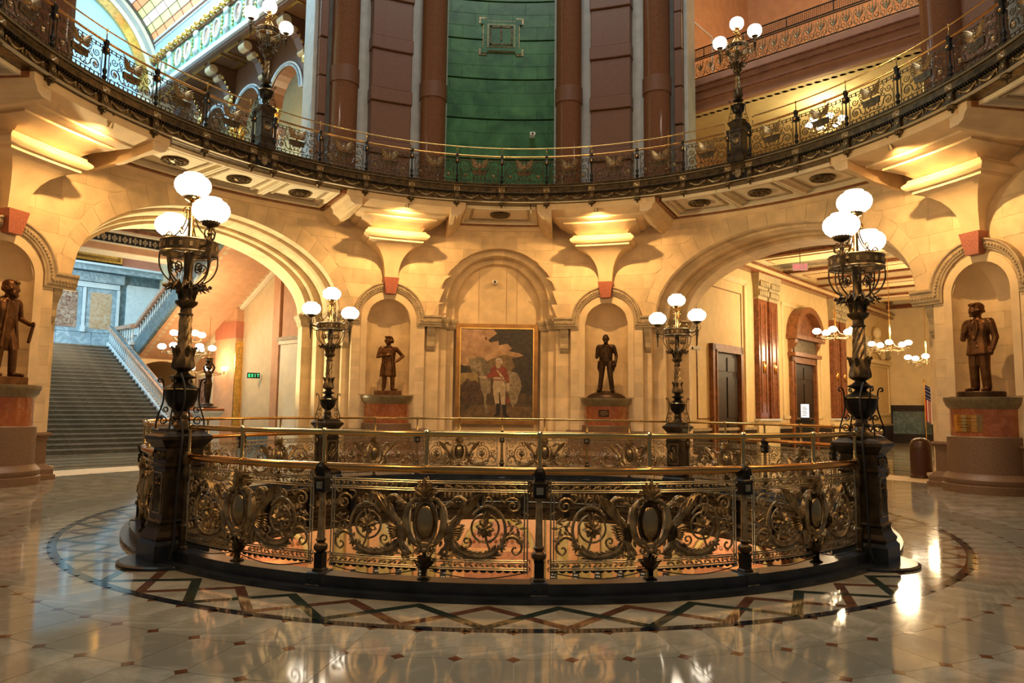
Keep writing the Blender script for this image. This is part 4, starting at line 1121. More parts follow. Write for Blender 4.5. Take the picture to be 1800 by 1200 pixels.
for q, nm in ((0, 'middle'), (-90, 'left'), (90, 'right')):
    t = thing('balcony_railing', '%s stretch of the upper balcony railing with bronze eagle panels and thin brass rails' % nm, 'railing', P3(q, RB, 7.9), -q*D2R, 'railing stretches of the upper balcony')
    for k in range(10):
        if abs(q+(k-4.5)*PWU) > 103: continue
        if uproto is None: pn = uproto = panel_proto('balcony_panel', UP, RB, t, ('scrollwork', 'rosette'))
        else: pn = copy_tree(uproto, t)
        on_ring(pn, (k-4.5)*PWU, RB)
    for k in range(-5, 6):
        if abs(q+k*PWU) > 104: continue
        if qproto is None: po = qproto = up_post(t)
        else: po = copy_tree(qproto, t)
        on_ring(po, k*PWU-(.35 if k == 5 else 0)+(.35 if k == -5 else 0), RB)
    brass_rail('lower_rail', t, RB, 8.79-7.9, .026, M['copper'], 5*PWU-1.0)
    brass_rail('top_rail', t, RB, 9.037-7.9, .017, M['brass'], 5*PWU-1.0, [k*PWU for k in range(-4, 5)]+[-5*PWU+1.0, 5*PWU-1.0], .247)
# ---- fascia
fa = MB(); A = [-104+208*i/160 for i in range(161)]
def ring_prof(mb, prof, A):
    n = len(A); k0 = len(mb.v)
    for r, z in prof: mb.v.extend([P3(a, r, z) for a in A])
    for j in range(len(prof)-1):
        for i in range(n-1): mb.f.append((k0+j*n+i, k0+j*n+i+1, k0+(j+1)*n+i+1, k0+(j+1)*n+i))
    return mb
ring_prof(fa, [(RB+.06,7.99),(RB-.05,7.985),(RB-.05,7.96),(RB-.02,7.95),(RB-.02,7.90),(RB-.10,7.885),(RB-.10,7.865),(RB-.06,7.86),(RB-.06,7.73),(RB-.10,7.72),(RB-.10,7.71),(RB-.02,7.70),(RB+.0,7.66),(RB+.0,7.50),(RB-.03,7.49),(RB-.03,7.465),(RB-.01,7.455),(RB-.01,7.43),(RB+.3,7.43)], A)
fascia = tag(struct(fa.build('trim_fascia', M['bronze'])), 'dark bronze fascia of the ring balcony with dentils and festoons')
de = MB(); NB = 26
def bay_dent():
    mb = MB(); w_ = PWU*D2R*RB
    for i in range(16):
        x = -w_/2+.12+(w_-.24)*i/15; mb.box(x-.016, x+.016, -.075, .02, 7.665, 7.71)
    return mb.xf(bend(RB))
def bay_beads():
    mb = MB(); w_ = PWU*D2R*RB
    for i in range(30):
        x = -w_/2+.10+(w_-.20)*i/29; mb.ball((x, -.034, 7.478), (.013, .012, .012), 5, 4)
    return mb.xf(bend(RB))
def bay_fest():
    mb = MB()
    for s in (-1, 1):
        c0 = s*.245; c = [(c0-.20+.40*i/12, -.02, 7.64-.085*sin(pi*i/12)) for i in range(13)]
        mb.tube(c, [.010+.017*sin(pi*i/12) for i in range(13)], 6)
        for i in range(1, 12):
            x, y, z = c[i]; mb.ball((x, y-.014, z), (.020, .016, .020), 5, 4)
        for e in (-.20, .20):
            mb.ball((c0+e, -.02, 7.645), (.022, .016, .022), 6, 4); mb.leaf((c0+e, -.015, 7.635), -pi/2, .07, .025, .01)
    return mb.xf(bend(RB))
def bay_strip():
    mb = MB(); w_ = PWU*D2R*RB/2-.10; n = 8
    for z in (7.735, 7.855): mb.tube([(-w_+2*w_*i/n, -.062, z) for i in range(n+1)], .005, 4)
    for x in (-w_, w_): mb.tube([(x, -.062, 7.735), (x, -.062, 7.855)], .005, 4)
    return mb.xf(bend(RB))
DM = [('dentils', bay_dent().mesh('dentils', M['bronze_black']), 1), ('bead_course', bay_beads().mesh('bead_course', M['bronze_lit']), 1), ('festoons', bay_fest().mesh('festoons', M['bronze_lit'], True), 0), ('edge_fillet', bay_strip().mesh('edge_fillet', M['bronze_edge']), 0)]
for a in UPA:
    for nm, me, st_ in DM:
        o = link(nm, me, fascia, P3(a, RB, 0), -a*D2R)
        if st_: stuff(o)
# ---- balcony lamps
def up_pedestal(t, dz):
    z = lambda h: h-7.9
    mb = MB(); mb.frustum([(.20,.20,z(7.90)),(.20,.20,z(8.02)),(.17,.17,z(8.05)),(.17,.17,z(8.18)),(.19,.19,z(8.20)),(.19,.19,z(8.22)),(.155,.155,z(8.25)),(.155,.155,z(8.70)),(.175,.175,z(8.72)),(.165,.165,z(8.74)),(.165,.165,z(8.84)),(.19,.19,z(8.88)),(.21,.21,z(8.93)),(.21,.21,z(8.96)),(.16,.16,z(9.0))]); d = mb.build('pedestal', M['bronze_ped'], t)
    for s in (-1,):
        mb = MB(); y = -.157
        for w_, h0, h1 in ((.115, 8.29, 8.66), (.085, 8.33, 8.62)):
            for (x0, x1, z0, z1) in ((-w_,w_,h0,h0+.01),(-w_,w_,h1-.01,h1),(-w_,-w_+.01,h0,h1),(w_-.01,w_,h0,h1)): mb.box(x0,x1,y-.008,y,z(z0),z(z1))
        mb.build('panel_moulding', M['bronze_edge'], d)
        mb = MB()
        for k in range(5): mb.leaf((0, y, z(8.38)), pi/2+(k-2)*.35, .18, .05, .02)
        stuff(mb.build('relief', M['bronze_lit'], d, smooth=True))
    mb = MB(); mb.frustum([(.22,.06,z(7.44)),(.22,.06,z(7.86))]); 
    bk = mb.build('bracket_front', M['bronze_black'], t)
    mb = MB(); mb.prism([(0,z(7.50)),(.07,z(7.56)),(.08,z(7.70)),(.06,z(7.74)),(-.06,z(7.74)),(-.08,z(7.70)),(-.07,z(7.56))], -.10, -.05)
    for s in (-1, 1):
        mb.tube(spiral(s*.12, z(7.66), .05, pi/2, -s*1.3, .008, 12, -.07), .012, 5); mb.leaf((s*.08, -.07, z(7.56)), pi/2+s*.6, .12, .04, .015)
    mb.build('shield', M['bronze_lit'], bk, smooth=True)
ul = thing('balcony_lamp', 'x', 'lamp'); up_pedestal(ul, 0); lamp_top(ul, -1.35+1.10, 1.0, True)
for ch in ul.children:
    KIDS[ch.name] = list(ch.children)
KIDS[ul.name] = list(ul.children)
for i, a in enumerate((-45, 45)):
    o = ul if i == 0 else copy_tree(ul)
    o.location = P3(a, RB, 7.9); o.rotation_euler = (0, 0, -a*D2R)
    tag(o, 'bronze three-globe lamp standing on the upper balcony railing at the %s' % side(a), 'lamp', 'globe lamps on the upper balcony')
# ---- spotlights clipped under the balcony, lighting the stone
def spotlight(px_a, tgt_a, label, energy):
    t = thing('spotlight', label, 'spotlight', P3(px_a, RB+.06, 7.40), -px_a*D2R, 'small spotlights under the balcony')
    mb = MB(); mb.tube([(0,0,.03),(0,0,-.06),(.01,.01,-.10)], .014, 6); mb.cbox((0,0,.02), (.05,.05,.03)); mb.build('stem', M['black'], t)
    mb = MB(); mb.lathe([(.03,.02),(.035,0),(.055,-.09),(.06,-.12)], 14, (0,0,0), caps=False); mb.lathe([(.0,.025),(.03,.02)], 14, caps=False)
    mb.mat(Matrix.Translation((.012,.015,-.12)) @ Matrix.Rotation(25*D2R, 4, 'X')); mb.build('lamp_can', M['bronze_edge'], t, smooth=True)
    mb = MB(); mb.lathe([(.0,-.11),(.053,-.11)], 14, caps=False); mb.mat(Matrix.Translation((.012,.015,-.12)) @ Matrix.Rotation(25*D2R, 4, 'X')); mb.build('bulb', M['globe_s'], t)
    p = P3(px_a, RB+.10, 7.12)
    light('spot_beam', 'SPOT', p, energy, WARM, P3(tgt_a, RW+.2, 4.2), .05, spot=150, blend=.9)
SPOTE = 520
for a, n_ in ((-18, 'left of centre'), (18, 'right of centre'), (-70.5, 'far left'), (70.5, 'far right'), (5.6, 'beside the middle soffit panel')):
    spotlight(a, a if abs(a) > 10 else 0, 'small clip-on spotlight under the balcony edge, %s' % n_, SPOTE if abs(a) > 10 else 40)
for a in (112, -112, 150, -150, 180):      # beams of the same fixtures on the half of the ring behind the camera
    light('spot_beam', 'SPOT', P3(a, RB+.10, 7.12), 700, WARM, P3(a-180, RW+.2, 4.2), .05, spot=150, blend=.9)
# ================================================================== UPPER STOREY
def polar_box(mb, a0, a1, r0, r1, z0, z1, n=3):
    t = ringseg(a0, a1, r0, r1, z0, z1, n); mb.add(t.v, t.f); return mb
ub = MB(); ZU = 17.5
for q in (-90, 0, 90):
    for s in (-1, 1):
        if q == 0 or s*q < 0:
            for f0, f1, r0 in ((9.0, 13.2, 11.2), (13.2, 24.6 if q == 0 else 21.5, 10.85), (24.6, 29.6, 11.15), (29.6, 31.2, 11.0)):
                if q != 0 and f0 > 20: continue
                polar_box(ub, q+s*f0, q+s*f1, r0, 11.9, 7.9, ZU, 6)
upper = tag(struct(ub.build('wall_upper', M['grey'])), 'upper rotunda wall of grey stone and brown granite above the balcony')
gw = MB(); polar_box(gw, -10, 10, 11.75, 11.95, 7.9, ZU, 12); gw.build('bay_backing', M['black'], upper)
def gblock(a0, a1, z0, z1, r0, r1, mt, name, bev=.02):
    e = lambda d, r: d/r/D2R
    mb = MB(); n = 3; secs = [(bev, 0, z0), (0, bev, z0+bev)]
    A = lambda d, r: [a0+e(d, r)+(a1-a0-2*e(d, r))*i/n for i in range(n+1)]
    # front face inset by bevel, sides
    f = [P3(a, r0, z0+bev) for a in A(bev, r0)]+[P3(a, r0, z1-bev) for a in A(bev, r0)]
    s_ = [P3(a, r0+bev, z0) for a in A(0, r0)]+[P3(a, r0+bev, z1) for a in A(0, r0)]
    b_ = [P3(a, r1, z0) for a in A(0, r1)]+[P3(a, r1, z1) for a in A(0, r1)]
    m_ = n+1; vs = f+s_+b_; fs = [(i, i+1, m_+i+1, m_+i) for i in range(n)]
    for o in (0, 2*m_):
        x, y = o, o+2*m_
        fs += [(x+i, y+i, y+i+1, x+i+1) for i in range(n)]+[(x+m_+i, x+m_+i+1, y+m_+i+1, y+m_+i) for i in range(n)]
        fs += [(x, x+m_, y+m_, y), (x+n, y+n, y+m_+n, x+m_+n)]
    mb.add(vs, fs); return mb.build(name, mt, upper)
# marble wall of the middle bay, green light painted into its colour
zl = 8.45; row = 0
bands = [8.45-.0, 9.84, 11.21, 12.60, 13.97, 15.34, 16.7]
for bi in range(len(bands)-1):
    for k in range(3):
        h = (bands[bi+1]-bands[bi]-.05)/3; z0 = bands[bi]+.025+k*h
        offs = (row % 3)*2.1; cuts = [-9.6]+[x for x in [-9.6+offs+6.2*j-3 for j in range(6)] if -9 < x < 9]+[9.6]
        for j in range(len(cuts)-1): gblock(cuts[j], cuts[j+1], z0, z0+h-.003, 11.60, 11.75, M['green'], 'marble_block', .006)
        row += 1
gblock(-9.6, 9.6, 7.9, 8.43, 11.56, 11.75, M['green'], 'marble_block')
# emblem plaque with square corners
def plaque():
    g = link('wall_emblem', None, upper)
    x0, zc, hw = 0.0, 14.09, .72
    def outline(w_, c, o): # cross-cornered square outline
        a = w_; b = w_-c
        return [(-a-o,-a-o),(-b+o*0+.0,-a-o),(-b,-a+c*.45),(b,-a+c*.45),(b,-a-o),(a+o,-a-o),(a+o,-b),(a-c*.45,-b),(a-c*.45,b),(a+o,b),(a+o,a+o),(b,a+o),(b,a-c*.45),(-b,a-c*.45),(-b,a+o),(-a-o,a+o),(-a-o,b),(-a+c*.45,b),(-a+c*.45,-b),(-a-o,-b)]
    def P(mb, poly, d0, d1): return mb.prism([(x0+x, zc+z*.88) for x, z in poly], 11.60-d0, 11.62-d1)
    P(MB(), outline(hw, .22, .03), .05, 0).build('plaque_edge', M['bronze_lit'], g)
    P(MB(), outline(hw-.03, .22, 0), .075, 0).build('plaque_field', M['green'], g)
    P(MB(), [(-.46,-.46),(.46,-.46),(.46,.46),(-.46,.46)], .09, .0).build('plaque_inner_edge', M['bronze_lit'], g)
    P(MB(), [(-.43,-.43),(.43,-.43),(.43,.43),(-.43,.43)], .105, .0).build('plaque_inner', M['green'], g)
    mb = MB()
    for x1, x2, z1, z2 in ((-.38,.38,.30,.37),(-.38,.38,-.38,-.33),(-.38,-.33,-.38,.37),(.33,.38,-.38,.37),(-.03,.03,-.22,.34)): mb.box(x1, x2, 11.60-.125, 11.62, zc+z1*.88, zc+z2*.88)
    mb.build('raised_bars', M['bronze'], g)
plaque()
# columns, piers
def column(a, r, rad, z0, z1, label, nm='granite_column', mt='granite_pol'):
    t = thing(nm, label, 'column', P3(a, r, z0), -a*D2R, 'granite columns of the upper storey'); h = z1-z0
    mb = MB(); mb.lathe([(rad*1.35,0),(rad*1.35,.12),(rad*1.25,.2),(rad*1.3,.3),(rad*1.12,.4),(rad*1.05,.45)], 28); mb.build('base', M['granite'], t, smooth=True)
    for zz0, zz1 in ((.45, 11.25-z0), (11.75-z0, h)):
        mb = MB(); mb.lathe([(rad, zz0), (rad, zz1)], 32, caps=False); mb.build('shaft', M[mt], t, smooth='all')
    mb = MB(); mb.lathe([(rad, 11.25-z0), (rad*1.07, 11.25-z0), (rad*1.07, 11.75-z0), (rad, 11.75-z0)], 32, caps=False); mb.build('collar', M['granite'], t, smooth=True)
for a, nm in ((-26.6, 'left outer'), (-11.7, 'left inner'), (11.7, 'right inner'), (26.6, 'right outer')):
    column(a, 10.62, .41, 7.9, ZU, 'polished brown granite column of the upper storey, %s one' % nm)
for a, nm in ((-69.7, 'far left'), (69.7, 'far right')):
    column(a, 10.62, .50, 7.9, ZU, 'dark granite column of the upper storey at the %s edge of the picture' % nm)
for q, s in ((0,-1),(0,1),(-90,1),(90,-1)):
    z = 7.9
    for (h, r0, f0, f1) in [(.55,10.42,15.3,22.5),(.85,10.50,15.5,22.3),(.42,10.44,15.35,22.45)]+[(1.24,10.50,15.5,22.3),(.42,10.44,15.35,22.45)]*5:
        if q != 0: f0, f1 = f0-2, f1-3
        a0, a1 = sorted((q+s*f0, q+s*f1)); gblock(a0, a1, z, z+h-.012, r0, 10.86, M['granite'], 'granite_block'); z += h
for q, s in ((0,-1),(0,1)):     # quoins beyond the outer columns
    z = 7.9
    for k in range(8):
        a0, a1 = sorted((q+s*29.3, q+s*30.6)); gblock(a0, a1, z, z+1.15, 10.72+.03*(k % 2), 11.1, M['granite'], 'granite_block'); z += 1.2
# ================================================================== STATUES
def cap(mb, p, q, r1, r2, seg=10, n=4):
    p, q = Vector(p), Vector(q); d = (q-p); L = d.length; d = d.normalized() if L > 1e-6 else Vector((0,0,1))
    pts = []; rs = []
    for i in range(n+1): t = i/n; pts.append(p-d*r1*cos(t*pi/2)); rs.append(max(.002, r1*sin(t*pi/2)))
    for i in range(n+1): t = i/n; pts.append(q+d*r2*sin(t*pi/2)); rs.append(max(.002, r2*cos(t*pi/2)))
    return mb.tube(pts, rs, seg)
def loft_e(mb, secs, seg=18):   # (cx,cy,z,rx,ry)
    vs = []; fs = []
    for cx, cy, z, rx, ry in secs:
        for i in range(seg):
            a = 2*pi*i/seg; vs.append((cx+rx*cos(a), cy+ry*sin(a), z))
    n = len(secs)
    for j in range(n-1):
        for i in range(seg): fs.append((j*seg+i, j*seg+(i+1) % seg, (j+1)*seg+(i+1) % seg, (j+1)*seg+i))
    fs += [tuple(reversed(range(seg))), tuple(range((n-1)*seg, n*seg))]
    return mb.add(vs, fs)
def head(mb, c, yaw, tilt=0, hair=0, beard=0, big=1.22):
    h = MB()
    h.ball((0,0,0), (.078,.098,.115), 14, 10); h.ball((0,-.018,-.055), (.058,.072,.065), 12, 8)      # skull, jaw
    h.ball((0,-.088,-.095), (.028,.022,.020), 8, 6); cap(h, (0,-.088,.012), (0,-.102,-.026), .010, .014, 8, 2)   # chin, nose
    for s in (-1, 1):
        h.ball((s*.078,.008,-.012), (.012,.022,.032), 8, 6); h.ball((s*.032,-.080,.022), (.022,.012,.008), 8, 5)   # ears, brow
        h.ball((s*.03,-.086,.002), (.013,.010,.008), 8, 5); h.ball((s*.035,-.075,-.03), (.024,.022,.022), 8, 6)     # eye, cheek
    cap(h, (-.022,-.092,-.060), (.022,-.092,-.060), .008, .008, 6, 2)
    if hair:
        h.ball((0,.03,.045), (.090,.095,.092), 12, 8)
        for k in range(9):
            a = -.3+k*pi*1.2/8+.0; h.ball((.085*cos(a), .02+.07*sin(a), -.01-.02*(k % 2)), (.030,.035,.045*hair), 8, 6)
        h.ball((.03,-.055,.095), (.05,.04,.03), 8, 6); h.ball((-.03,-.05,.098), (.045,.04,.03), 8, 6)
    if beard:
        h.ball((0,-.075,-.11), (.045,.035,.045), 8, 6)
        for s in (-1, 1): h.ball((s*.055,-.045,-.075), (.025,.035,.045), 8, 6)
    Mx = Matrix.Translation(c) @ Matrix.Rotation(yaw, 4, 'Z') @ Matrix.Rotation(tilt, 4, 'X') @ Matrix.Scale(big, 4); h.mat(Mx); mb.add(h.v, h.f)
def hand(mb, w_, d, side, curl=.6):    # wrist, direction, thumb side
    w_, d = Vector(w_), Vector(d).normalized(); s_ = Vector(side).normalized(); nrm = d.cross(s_)
    cap(mb, w_, w_+d*.075, .030, .036, 8, 2)
    for k in range(4):
        b = w_+d*.075+s_*(.030-.020*k); L = (.075, .085, .08, .062)[k]
        m1 = b+d*L*.5+nrm*.015*curl; cap(mb, b, m1, .0105, .010, 6, 2); cap(mb, m1, m1+d*L*.4*(1-curl*.6)+nrm*.035*curl, .010, .008, 6, 2)
    t0 = w_+d*.03+s_*.034; t1 = t0+d*.035+s_*.022; cap(mb, t0, t1, .013, .011, 6, 2); cap(mb, t1, t1+d*.032+nrm*.01, .011, .009, 6, 2)
def arm(mb, sh, el, wr, r=(.062,.050,.040,.036)):
    cap(mb, sh, el, r[0], r[1]); cap(mb, el, wr, r[1]*.98, r[2])
def leg(mb, hip, kn, an, toe, r=(.098,.070,.058)):
    cap(mb, hip, kn, r[0], r[1]); cap(mb, kn, an, r[1]*.98, r[2])
    a = Vector(an); t = Vector(toe); cap(mb, (a.x, a.y+.03, .04), (t.x, t.y, .032), .046, .036); 
def finish_statue(t, mb, name, mt, sc, vox=.013, z0=0, wide=1.0):
    o = mb.build(name, mt, t, smooth='all', loc=(0,0,z0)); o.scale = (sc*wide, sc*wide, sc)
    m_ = o.modifiers.new('remesh', 'REMESH'); m_.mode = 'VOXEL'; m_.voxel_size = vox; m_.use_smooth_shade = True
    s_ = o.modifiers.new('smooth', 'SMOOTH'); s_.factor = .5; s_.iterations = 2
    return o
def statue(kind, a, r, label, sc, zf):
    t = thing('bronze_statue', label, 'statue', P3(a, r, 1.975), -a*D2R, 'bronze statues in the niches'); mb = MB()
    base = MB()
    if kind == 'frock':
        leg(mb, (-.09,0,.90), (-.10,-.03,.49), (-.11,0,.10), (-.16,-.17,0)); leg(mb, (.09,0,.90), (.11,-.05,.48), (.12,-.04,.10), (.19,-.20,0))
        loft_e(mb, [(0,.02,.46,.225,.155),(0,.02,.50,.230,.160),(0,.015,.70,.215,.150),(0,.01,.95,.185,.140),(0,0,1.08,.180,.135),(0,0,1.25,.200,.145),(0,0,1.38,.205,.130),(0,.01,1.46,.12,.09),(0,.01,1.50,.07,.07)])
        cap(mb, (-.19,.02,1.40), (.19,.02,1.40), .075, .075); cap(mb, (0,.01,1.44), (0,.0,1.55), .062, .058)
        arm(mb, (-.22,.01,1.38), (-.30,-.04,1.11), (-.10,-.16,1.16)); hand(mb, (-.10,-.16,1.16), (1,-.05,.15), (0,0,1), .3)
        arm(mb, (.22,.01,1.38), (.40,.03,1.16), (.23,-.09,.985)); hand(mb, (.25,-.07,1.0), (-.6,-.5,-.3), (0,0,1), .7)
        for s in (-1, 1): cap(mb, (s*.05,-.135,1.36), (s*.12,-.165,.52), .022, .020, 8, 2); cap(mb, (s*.16,-.10,.50), (s*.15,-.13,.95), .03, .02, 8, 2)
        for k in range(7):
            x = -.2+.066*k; cap(mb, (x, -.11+abs(x)*.3, .52), (x*.8, -.12+abs(x)*.25, .86), .018, .006, 6, 2)
        cap(mb, (-.04,-.13,1.30), (.05,-.13,1.20), .02, .02); cap(mb, (-.05,-.10,1.44), (.05,-.10,1.44), .022, .022)
        head(mb, (-.01,-.02,1.665), -.75, .05, 1.0)
        base.frustum([(.36,.28,0),(.36,.28,.13),(.35,.27,.14)])
    elif kind == 'tails':
        leg(mb, (-.10,0,.92), (-.13,-.01,.50), (-.17,0,.09), (-.22,-.17,0), (.105,.078,.068)); leg(mb, (.10,0,.92), (.135,-.03,.50), (.18,.0,.09), (.25,-.16,0), (.105,.078,.068))
        loft_e(mb, [(0,.02,.82,.16,.12),(0,.01,.95,.195,.14),(0,0,1.08,.195,.14),(0,0,1.25,.205,.15),(0,0,1.38,.205,.135),(0,.01,1.47,.12,.09),(0,.01,1.51,.07,.07)])
        cap(mb, (-.20,.02,1.42), (.20,.02,1.42), .075, .075); cap(mb, (0,.01,1.45), (0,-.0,1.57), .066, .062)
        arm(mb, (-.235,.01,1.39), (-.27,.02,1.11), (-.235,-.19,1.06)); hand(mb, (-.235,-.19,1.06), (.2,-1,.05), (0,0,1), 1.0)
        arm(mb, (.235,.01,1.39), (.30,.04,1.12), (.285,-.06,.90)); hand(mb, (.285,-.06,.90), (-.1,-.3,-1), (-1,0,0), .8)
        for s in (-1, 1):
            loft_e(mb, [(s*.17,.06,.62,.05,.06),(s*.19,.05,.75,.075,.10),(s*.17,.03,.98,.07,.12)], 12); cap(mb, (s*.07,-.13,1.42), (s*.15,-.13,1.02), .022, .020, 8, 2)
        cap(mb, (0,-.115,1.44), (0,-.13,1.36), .022, .014)
        head(mb, (0,-.02,1.675), .05, .02, 0)
        base.lathe([(.0,.22),(.10,.215),(.25,.18),(.40,.12),(.50,.05),(.52,.0)], 28); base.xf(lambda x, y, z: (x*1.15, y*.8, z))
    elif kind == 'suit':
        leg(mb, (-.085,0,.92), (-.095,-.02,.50), (-.10,0,.09), (-.15,-.17,0), (.115,.088,.078)); leg(mb, (.085,0,.92), (.105,-.01,.50), (.11,.02,.09), (.15,-.15,0), (.115,.088,.078))
        loft_e(mb, [(0,.01,.75,.232,.175),(0,.01,.79,.236,.178),(0,.01,.98,.205,.158),(0,0,1.12,.195,.145),(0,0,1.28,.215,.15),(0,0,1.40,.215,.135),(0,.01,1.48,.12,.09),(0,.01,1.52,.07,.07)])
        cap(mb, (-.21,.02,1.43), (.21,.02,1.43), .08, .08); cap(mb, (0,.01,1.46), (0,0,1.58), .066, .062)
        arm(mb, (-.24,.01,1.39), (-.30,.0,1.11), (-.13,-.19,1.22), (.072,.058,.048,.04)); hand(mb, (-.13,-.19,1.22), (.7,-.15,.5), (0,0,1), .9); cap(mb, (-.07,-.22,1.29), (-.05,-.23,1.35), .015, .02)
        arm(mb, (.24,.01,1.39), (.295,.04,1.10), (.27,-.03,.86), (.072,.058,.048,.04)); hand(mb, (.27,-.03,.86), (-.05,-.2,-1), (-.3,-1,0), .6)
        for s in (-1, 1): cap(mb, (s*.05,-.12,1.48), (s*.10,-.155,1.28), .022, .026, 8, 2); cap(mb, (s*.10,-.155,1.28), (.03,-.155,1.05), .024, .014, 8, 2)
        for k in range(3):
            for s in (-1, 1): mb.ball((s*.055+.01, -.158, 1.05-.1*k+.06), (.013,.010,.013), 6, 4)
        head(mb, (-.01,-.02,1.685), -.45, .08, .6)
        base.lathe([(.46,0),(.46,.10),(.44,.12),(.0,.12)], 32); base.xf(lambda x, y, z: (x, y*.9, z))
    else:
        leg(mb, (-.09,0,.94), (-.10,-.03,.51), (-.11,0,.10), (-.16,-.17,0), (.10,.075,.064)); leg(mb, (.09,0,.94), (.11,-.08,.51), (.13,-.06,.10), (.19,-.23,0), (.10,.075,.064))
        loft_e(mb, [(0,.06,.50,.21,.11),(0,.05,.70,.20,.125),(0,.02,.95,.18,.13),(0,0,1.10,.175,.13),(0,0,1.28,.195,.14),(0,0,1.41,.20,.125),(0,.01,1.49,.12,.09),(0,.01,1.53,.07,.07)])
        cap(mb, (-.20,.02,1.44), (.20,.02,1.44), .072, .072); cap(mb, (0,.01,1.47), (0,-.02,1.58), .056, .052)
        arm(mb, (-.23,.01,1.41), (-.31,.03,1.13), (-.25,-.10,.90)); hand(mb, (-.25,-.10,.90), (.2,-.5,-1), (1,0,0), .7)
        arm(mb, (.23,.01,1.41), (.30,.04,1.13), (.32,-.16,1.02)); hand(mb, (.32,-.16,1.02), (.1,-1,-.1), (0,0,1), .9); cap(mb, (.33,-.23,1.04), (.30,-.18,.68), .03, .03)
        for s in (-1, 1):
            cap(mb, (s*.06,-.12,1.44), (s*.15,-.12,.55), .024, .030, 8, 2)
        for k in range(3): mb.ball((0,-.135,1.30-.09*k), (.012,.010,.012), 6, 4)
        head(mb, (.02,-.05,1.685), .75, .12, .8, 1)
        base.frustum([(.34,.30,0),(.34,.30,.15),(.33,.29,.16)])
    base.build('plinth', M['statue_dk'] if kind in ('tails', 'suit') else M['statue'], t, smooth=True)
    finish_statue(t, mb, 'figure', M['statue'] if kind in ('frock', 'suit') else M['statue_dk'] if kind == 'tails' else M['statue'], sc, .012, zf, {'frock': 1.22, 'tails': 1.08, 'suit': 1.12, 'open': 1.12}[kind])
    return t
statue('frock', -18, 10.62, 'bronze statue of a frock-coated man, hand on hip, left of the painting', .90, .14)
statue('tails', 18, 10.62, 'dark bronze statue of a man in a tailcoat right of the painting', .965, .19)
statue('suit', 72, 10.60, 'bronze statue of a man in a double-breasted suit at the far right', 1.03, .12)
statue('open', -72, 10.60, 'bronze statue of a bearded man in an open coat, cut by the left picture edge', 1.06, .16)
def pedestal(a, label, plaque=None):
    t = thing('statue_pedestal', label, 'pedestal', P3(a, RW-.03, 0), -a*D2R, 'half-round statue pedestals')
    def drum(pr, nm, mt):
        mb = MB(); mb.lathe(pr, 32, a0=90, a1=270); n = len(pr); 
        vs = [(r, 0, z) for r, z in pr]+[(-r, 0, z) for r, z in pr]; mb.add(vs, [tuple(range(n))+tuple(reversed(range(n, 2*n)))])
        if pr[-1][0] > .01: mb.add([(pr[-1][0]*sin((90+180*i/32)*D2R), pr[-1][0]*cos((90+180*i/32)*D2R), pr[-1][1]) for i in range(33)], [tuple(reversed(range(33)))])
        mb.build(nm, mt, t, smooth=True)
    drum([(.86,0),(.86,.16),(.83,.18),(.85,.22),(.85,.28),(.81,.33),(.78,.36),(.76,.40)], 'base', M['pinkgranite'])
    drum([(.74,.38),(.74,1.14),(.72,1.16)], 'lower_drum', M['pinkgranite'])
    drum([(.665,1.15),(.665,1.74)], 'upper_drum', M['redmarble'])
    drum([(.68,1.73),(.70,1.76),(.74,1.80),(.75,1.85),(.77,1.88),(.78,1.92),(.78,1.965),(.76,1.97)], 'cap', M['pedcap'])
    if plaque:
        a0, a1, z0, z1, mt = plaque; mb = MB()
        n = 6; vs = []; fs = []
        for r_ in (.667, .676):
            for i in range(n+1):
                an = (180+a0+(a1-a0)*i/n)*D2R; vs += [(r_*sin(an), r_*cos(an), z0), (r_*sin(an), r_*cos(an), z1)]
        k = 2*(n+1)
        for i in range(n): fs += [(k+2*i, k+2*i+2, k+2*i+3, k+2*i+1), (2*i+1, 2*i+3, k+2*i+3, k+2*i+1), (2*i, k+2*i, k+2*i+2, 2*i+2)]
        fs += [(0, 1, k+1, k), (2*n, k+2*n, k+2*n+1, 2*n+1)]
        mb.add(vs, fs); p = mb.build('plaque', M[mt], t)
        ln = MB()
        for r in range(4):
            for w_ in range(5-(r == 3)):
                aa = a0+(a1-a0)*(.14+.15*w_+.03*(r % 2)); bb = aa+(a1-a0)*.11; zz = z1-(z1-z0)*(.22+.18*r)
                pts = [((.677)*sin((180+x)*D2R), (.677)*cos((180+x)*D2R), zz) for x in (aa, (aa+bb)/2, bb)]; ln.tube(pts, .006, 4)
        stuff(ln.build('raised_lettering', M['bronze_lit'] if mt != 'brass' else M['bronze'], p))
pedestal(-18, 'half-round red marble pedestal under the frock-coated statue left of the painting')
pedestal(18, 'half-round red marble pedestal with dark plaque right of the painting', (-14, 12, 1.42, 1.62, 'statue_dk'))
pedestal(72, 'large half-round marble pedestal with polished brass plaque at the far right', (-30, 22, 1.25, 1.60, 'brass'))
pedestal(-72, 'large half-round red marble pedestal at the left picture edge')
# ================================================================== STAIR HALL (left arch) and CORRIDOR (right arch)
def hall(phi):
    return lambda name, mb, mt, parent=None, smooth=False: (mb.build(name, mt, parent, smooth) if parent is not None else mb.build(name, mt, None, smooth, None, -phi*D2R))
def LW(phi, v, u, z):
    return (v*cos(phi*D2R)+u*sin(phi*D2R), -v*sin(phi*D2R)+u*cos(phi*D2R), z)
S = hall(-45); C = hall(45)
